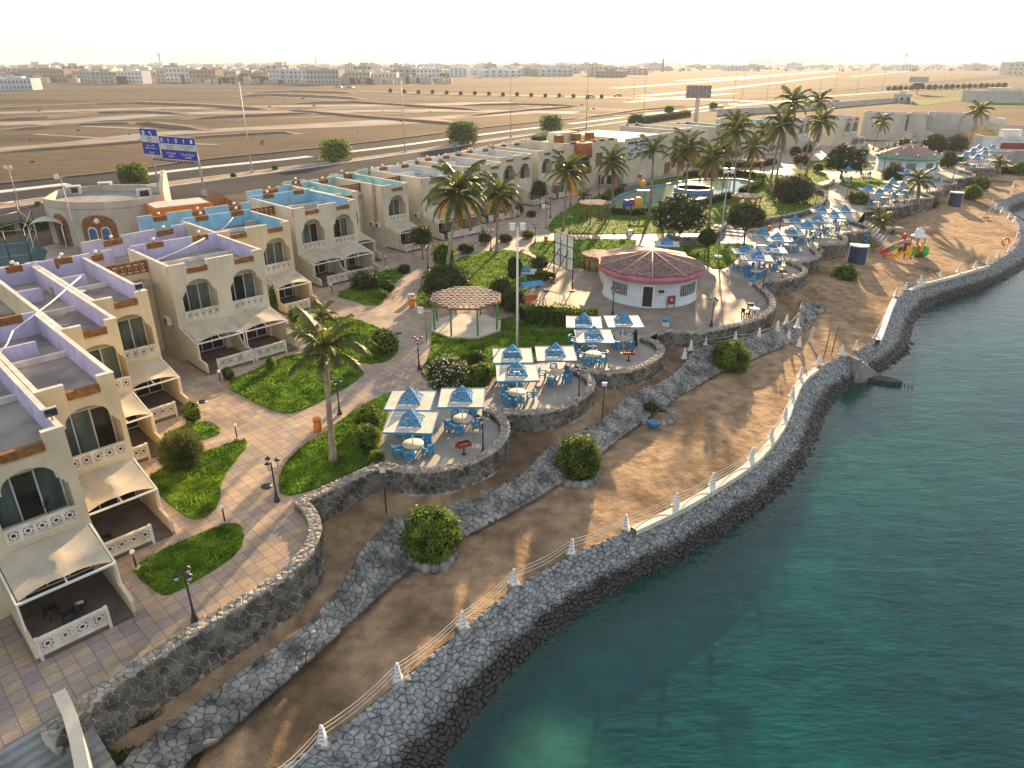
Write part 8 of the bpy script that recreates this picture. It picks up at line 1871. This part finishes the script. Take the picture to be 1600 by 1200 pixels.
# city greenery and low walls as one mass
m = MB()
for k in range(900):
    px, py = rr_.uniform(-40, 1640), rr_.uniform(100, 118) if rr_.random() < .8 else rr_.uniform(118, 126)
    if px > 700 and py > 112: py = rr_.uniform(100, 111)
    x, y = G(px, py); w = y / CAM_F * rr_.uniform(2, 7); h = rr_.uniform(3, 8); m.box((x, y, h / 2), (w, w * .5, h), 0 if rr_.random() < .45 else 1 + rr_.randrange(2), rr_.uniform(0, 3), "b")
for k in range(700):
    px, py = rr_.uniform(-40, 700), rr_.uniform(104, 132)
    x, y = G(px, py); w = y / CAM_F * rr_.uniform(4, 14); h = rr_.uniform(3, 7) * (1 + y / 3000); q_ = rr_.random(); m.box((x, y, h / 2), (w, w * .5, h), 0 if q_ < .3 else 1 + rr_.randrange(2), rr_.uniform(-.3, .3), "b")
struct("distant_city_mass", m, [M("city_trees", (.05, .06, .04), 1, .3, .02), cols[0], cols[2]], 'stuff')
def tower(label, px, top, nm, prof, cat, mat):
    x, y = G(*px); h = hgt(y, top); T = thing(nm, label, cat, (x, y, 0)); k = h / prof[-1][1]; m = MB(); m.lathe([(r_ * k, z * k) for r_, z in prof], 10); part("shaft", m, mat, T)
MIN = [(.09, 0), (.09, .55), (.14, .57), (.14, .6), (.07, .62), (.07, .8), (.10, .82), (.05, .85), (.05, .92), (.004, 1.0)]
tower("slim dark minaret above the city left of the sun glare", (1035, 112), 90, "minaret", MIN, "minaret", cols[3])
tower("small minaret in the left of the city", (252, 108), 82, "minaret", [(.05, 0), (.05, .8), (.09, .82), (.09, .9), (.01, 1)], "minaret", cols[0])
tower("small minaret in the middle of the city", (494, 104), 88, "minaret", MIN, "minaret", cols[0]); tower("tiny minaret right of the city centre", (890, 102), 92, "minaret", MIN, "minaret", cols[0])
tower("mushroom shaped water tower on the right horizon", (1413, 103), 80, "water_tower", [(.05, 0), (.045, .55), (.16, .75), (.17, .80), (.06, .84), (.02, 1.0)], "water tower", cols[0])
for k, (px, top) in enumerate(((603, 86), (703, 88), (812, 88), (1143, 86), (1277, 86), (987, 89), (1367, 86))): tower("thin radio mast on the skyline, %s from the left" % ordn(k), (px, 104), top, "radio_mast", [(.012, 0), (.006, 1)], "mast", cols[0])
simple_house("broad pale block standing out on the right horizon", (1188, 101), 220, 60, 55, cols[1], 0, 8, 2, "building", "city_building"); 
def hill(label, px, pw_, top):
    y = 14000.0; m = MB(); N = 24; zz = hgt(y, top)
    x0, x1 = (px - pw_ - 800) / CAM_F * y * .93, (px + pw_ - 800) / CAM_F * y * .93
    for j in range(5):
        for i in range(N + 1): f = i / N; q = j / 4; e = math.sin(math.pi * f) * (1 + .5 * noise.noise((f * 6, 0, px))); m.v.append((x0 + (x1 - x0) * f, y + 1500 * (q - .5), max(0, zz * e * math.sin(math.pi * q))))
    for j in range(4):
        for i in range(N): a = j * (N + 1) + i; m.f.append((a, a + 1, a + N + 2, a + N + 1)); m.m.append(0); m.sm.append(True)
    struct("distant_hill", m, bankm)
hill("", 320, 44, 84); hill("", 362, 30, 86); hill("", 1260, 60, 88)

# ------------------------------------------------------------------ hazy air
hz = bpy.data.materials.new("haze_air"); hz.use_nodes = True; n = hz.node_tree; n.nodes.remove(n.nodes["Principled BSDF"])
pv = n.nodes.new("ShaderNodeVolumePrincipled"); pv.inputs["Color"].default_value = (.72, .84, 1.0, 1); pv.inputs["Density"].default_value = 1.7e-4; pv.inputs["Anisotropy"].default_value = .1
n.links.new(pv.outputs[0], n.nodes["Material Output"].inputs["Volume"])
m = MB(); m.bb(-40000, 40000, -8000, 40000, -8.5, 112); struct("haze", m, hz, 'stuff')
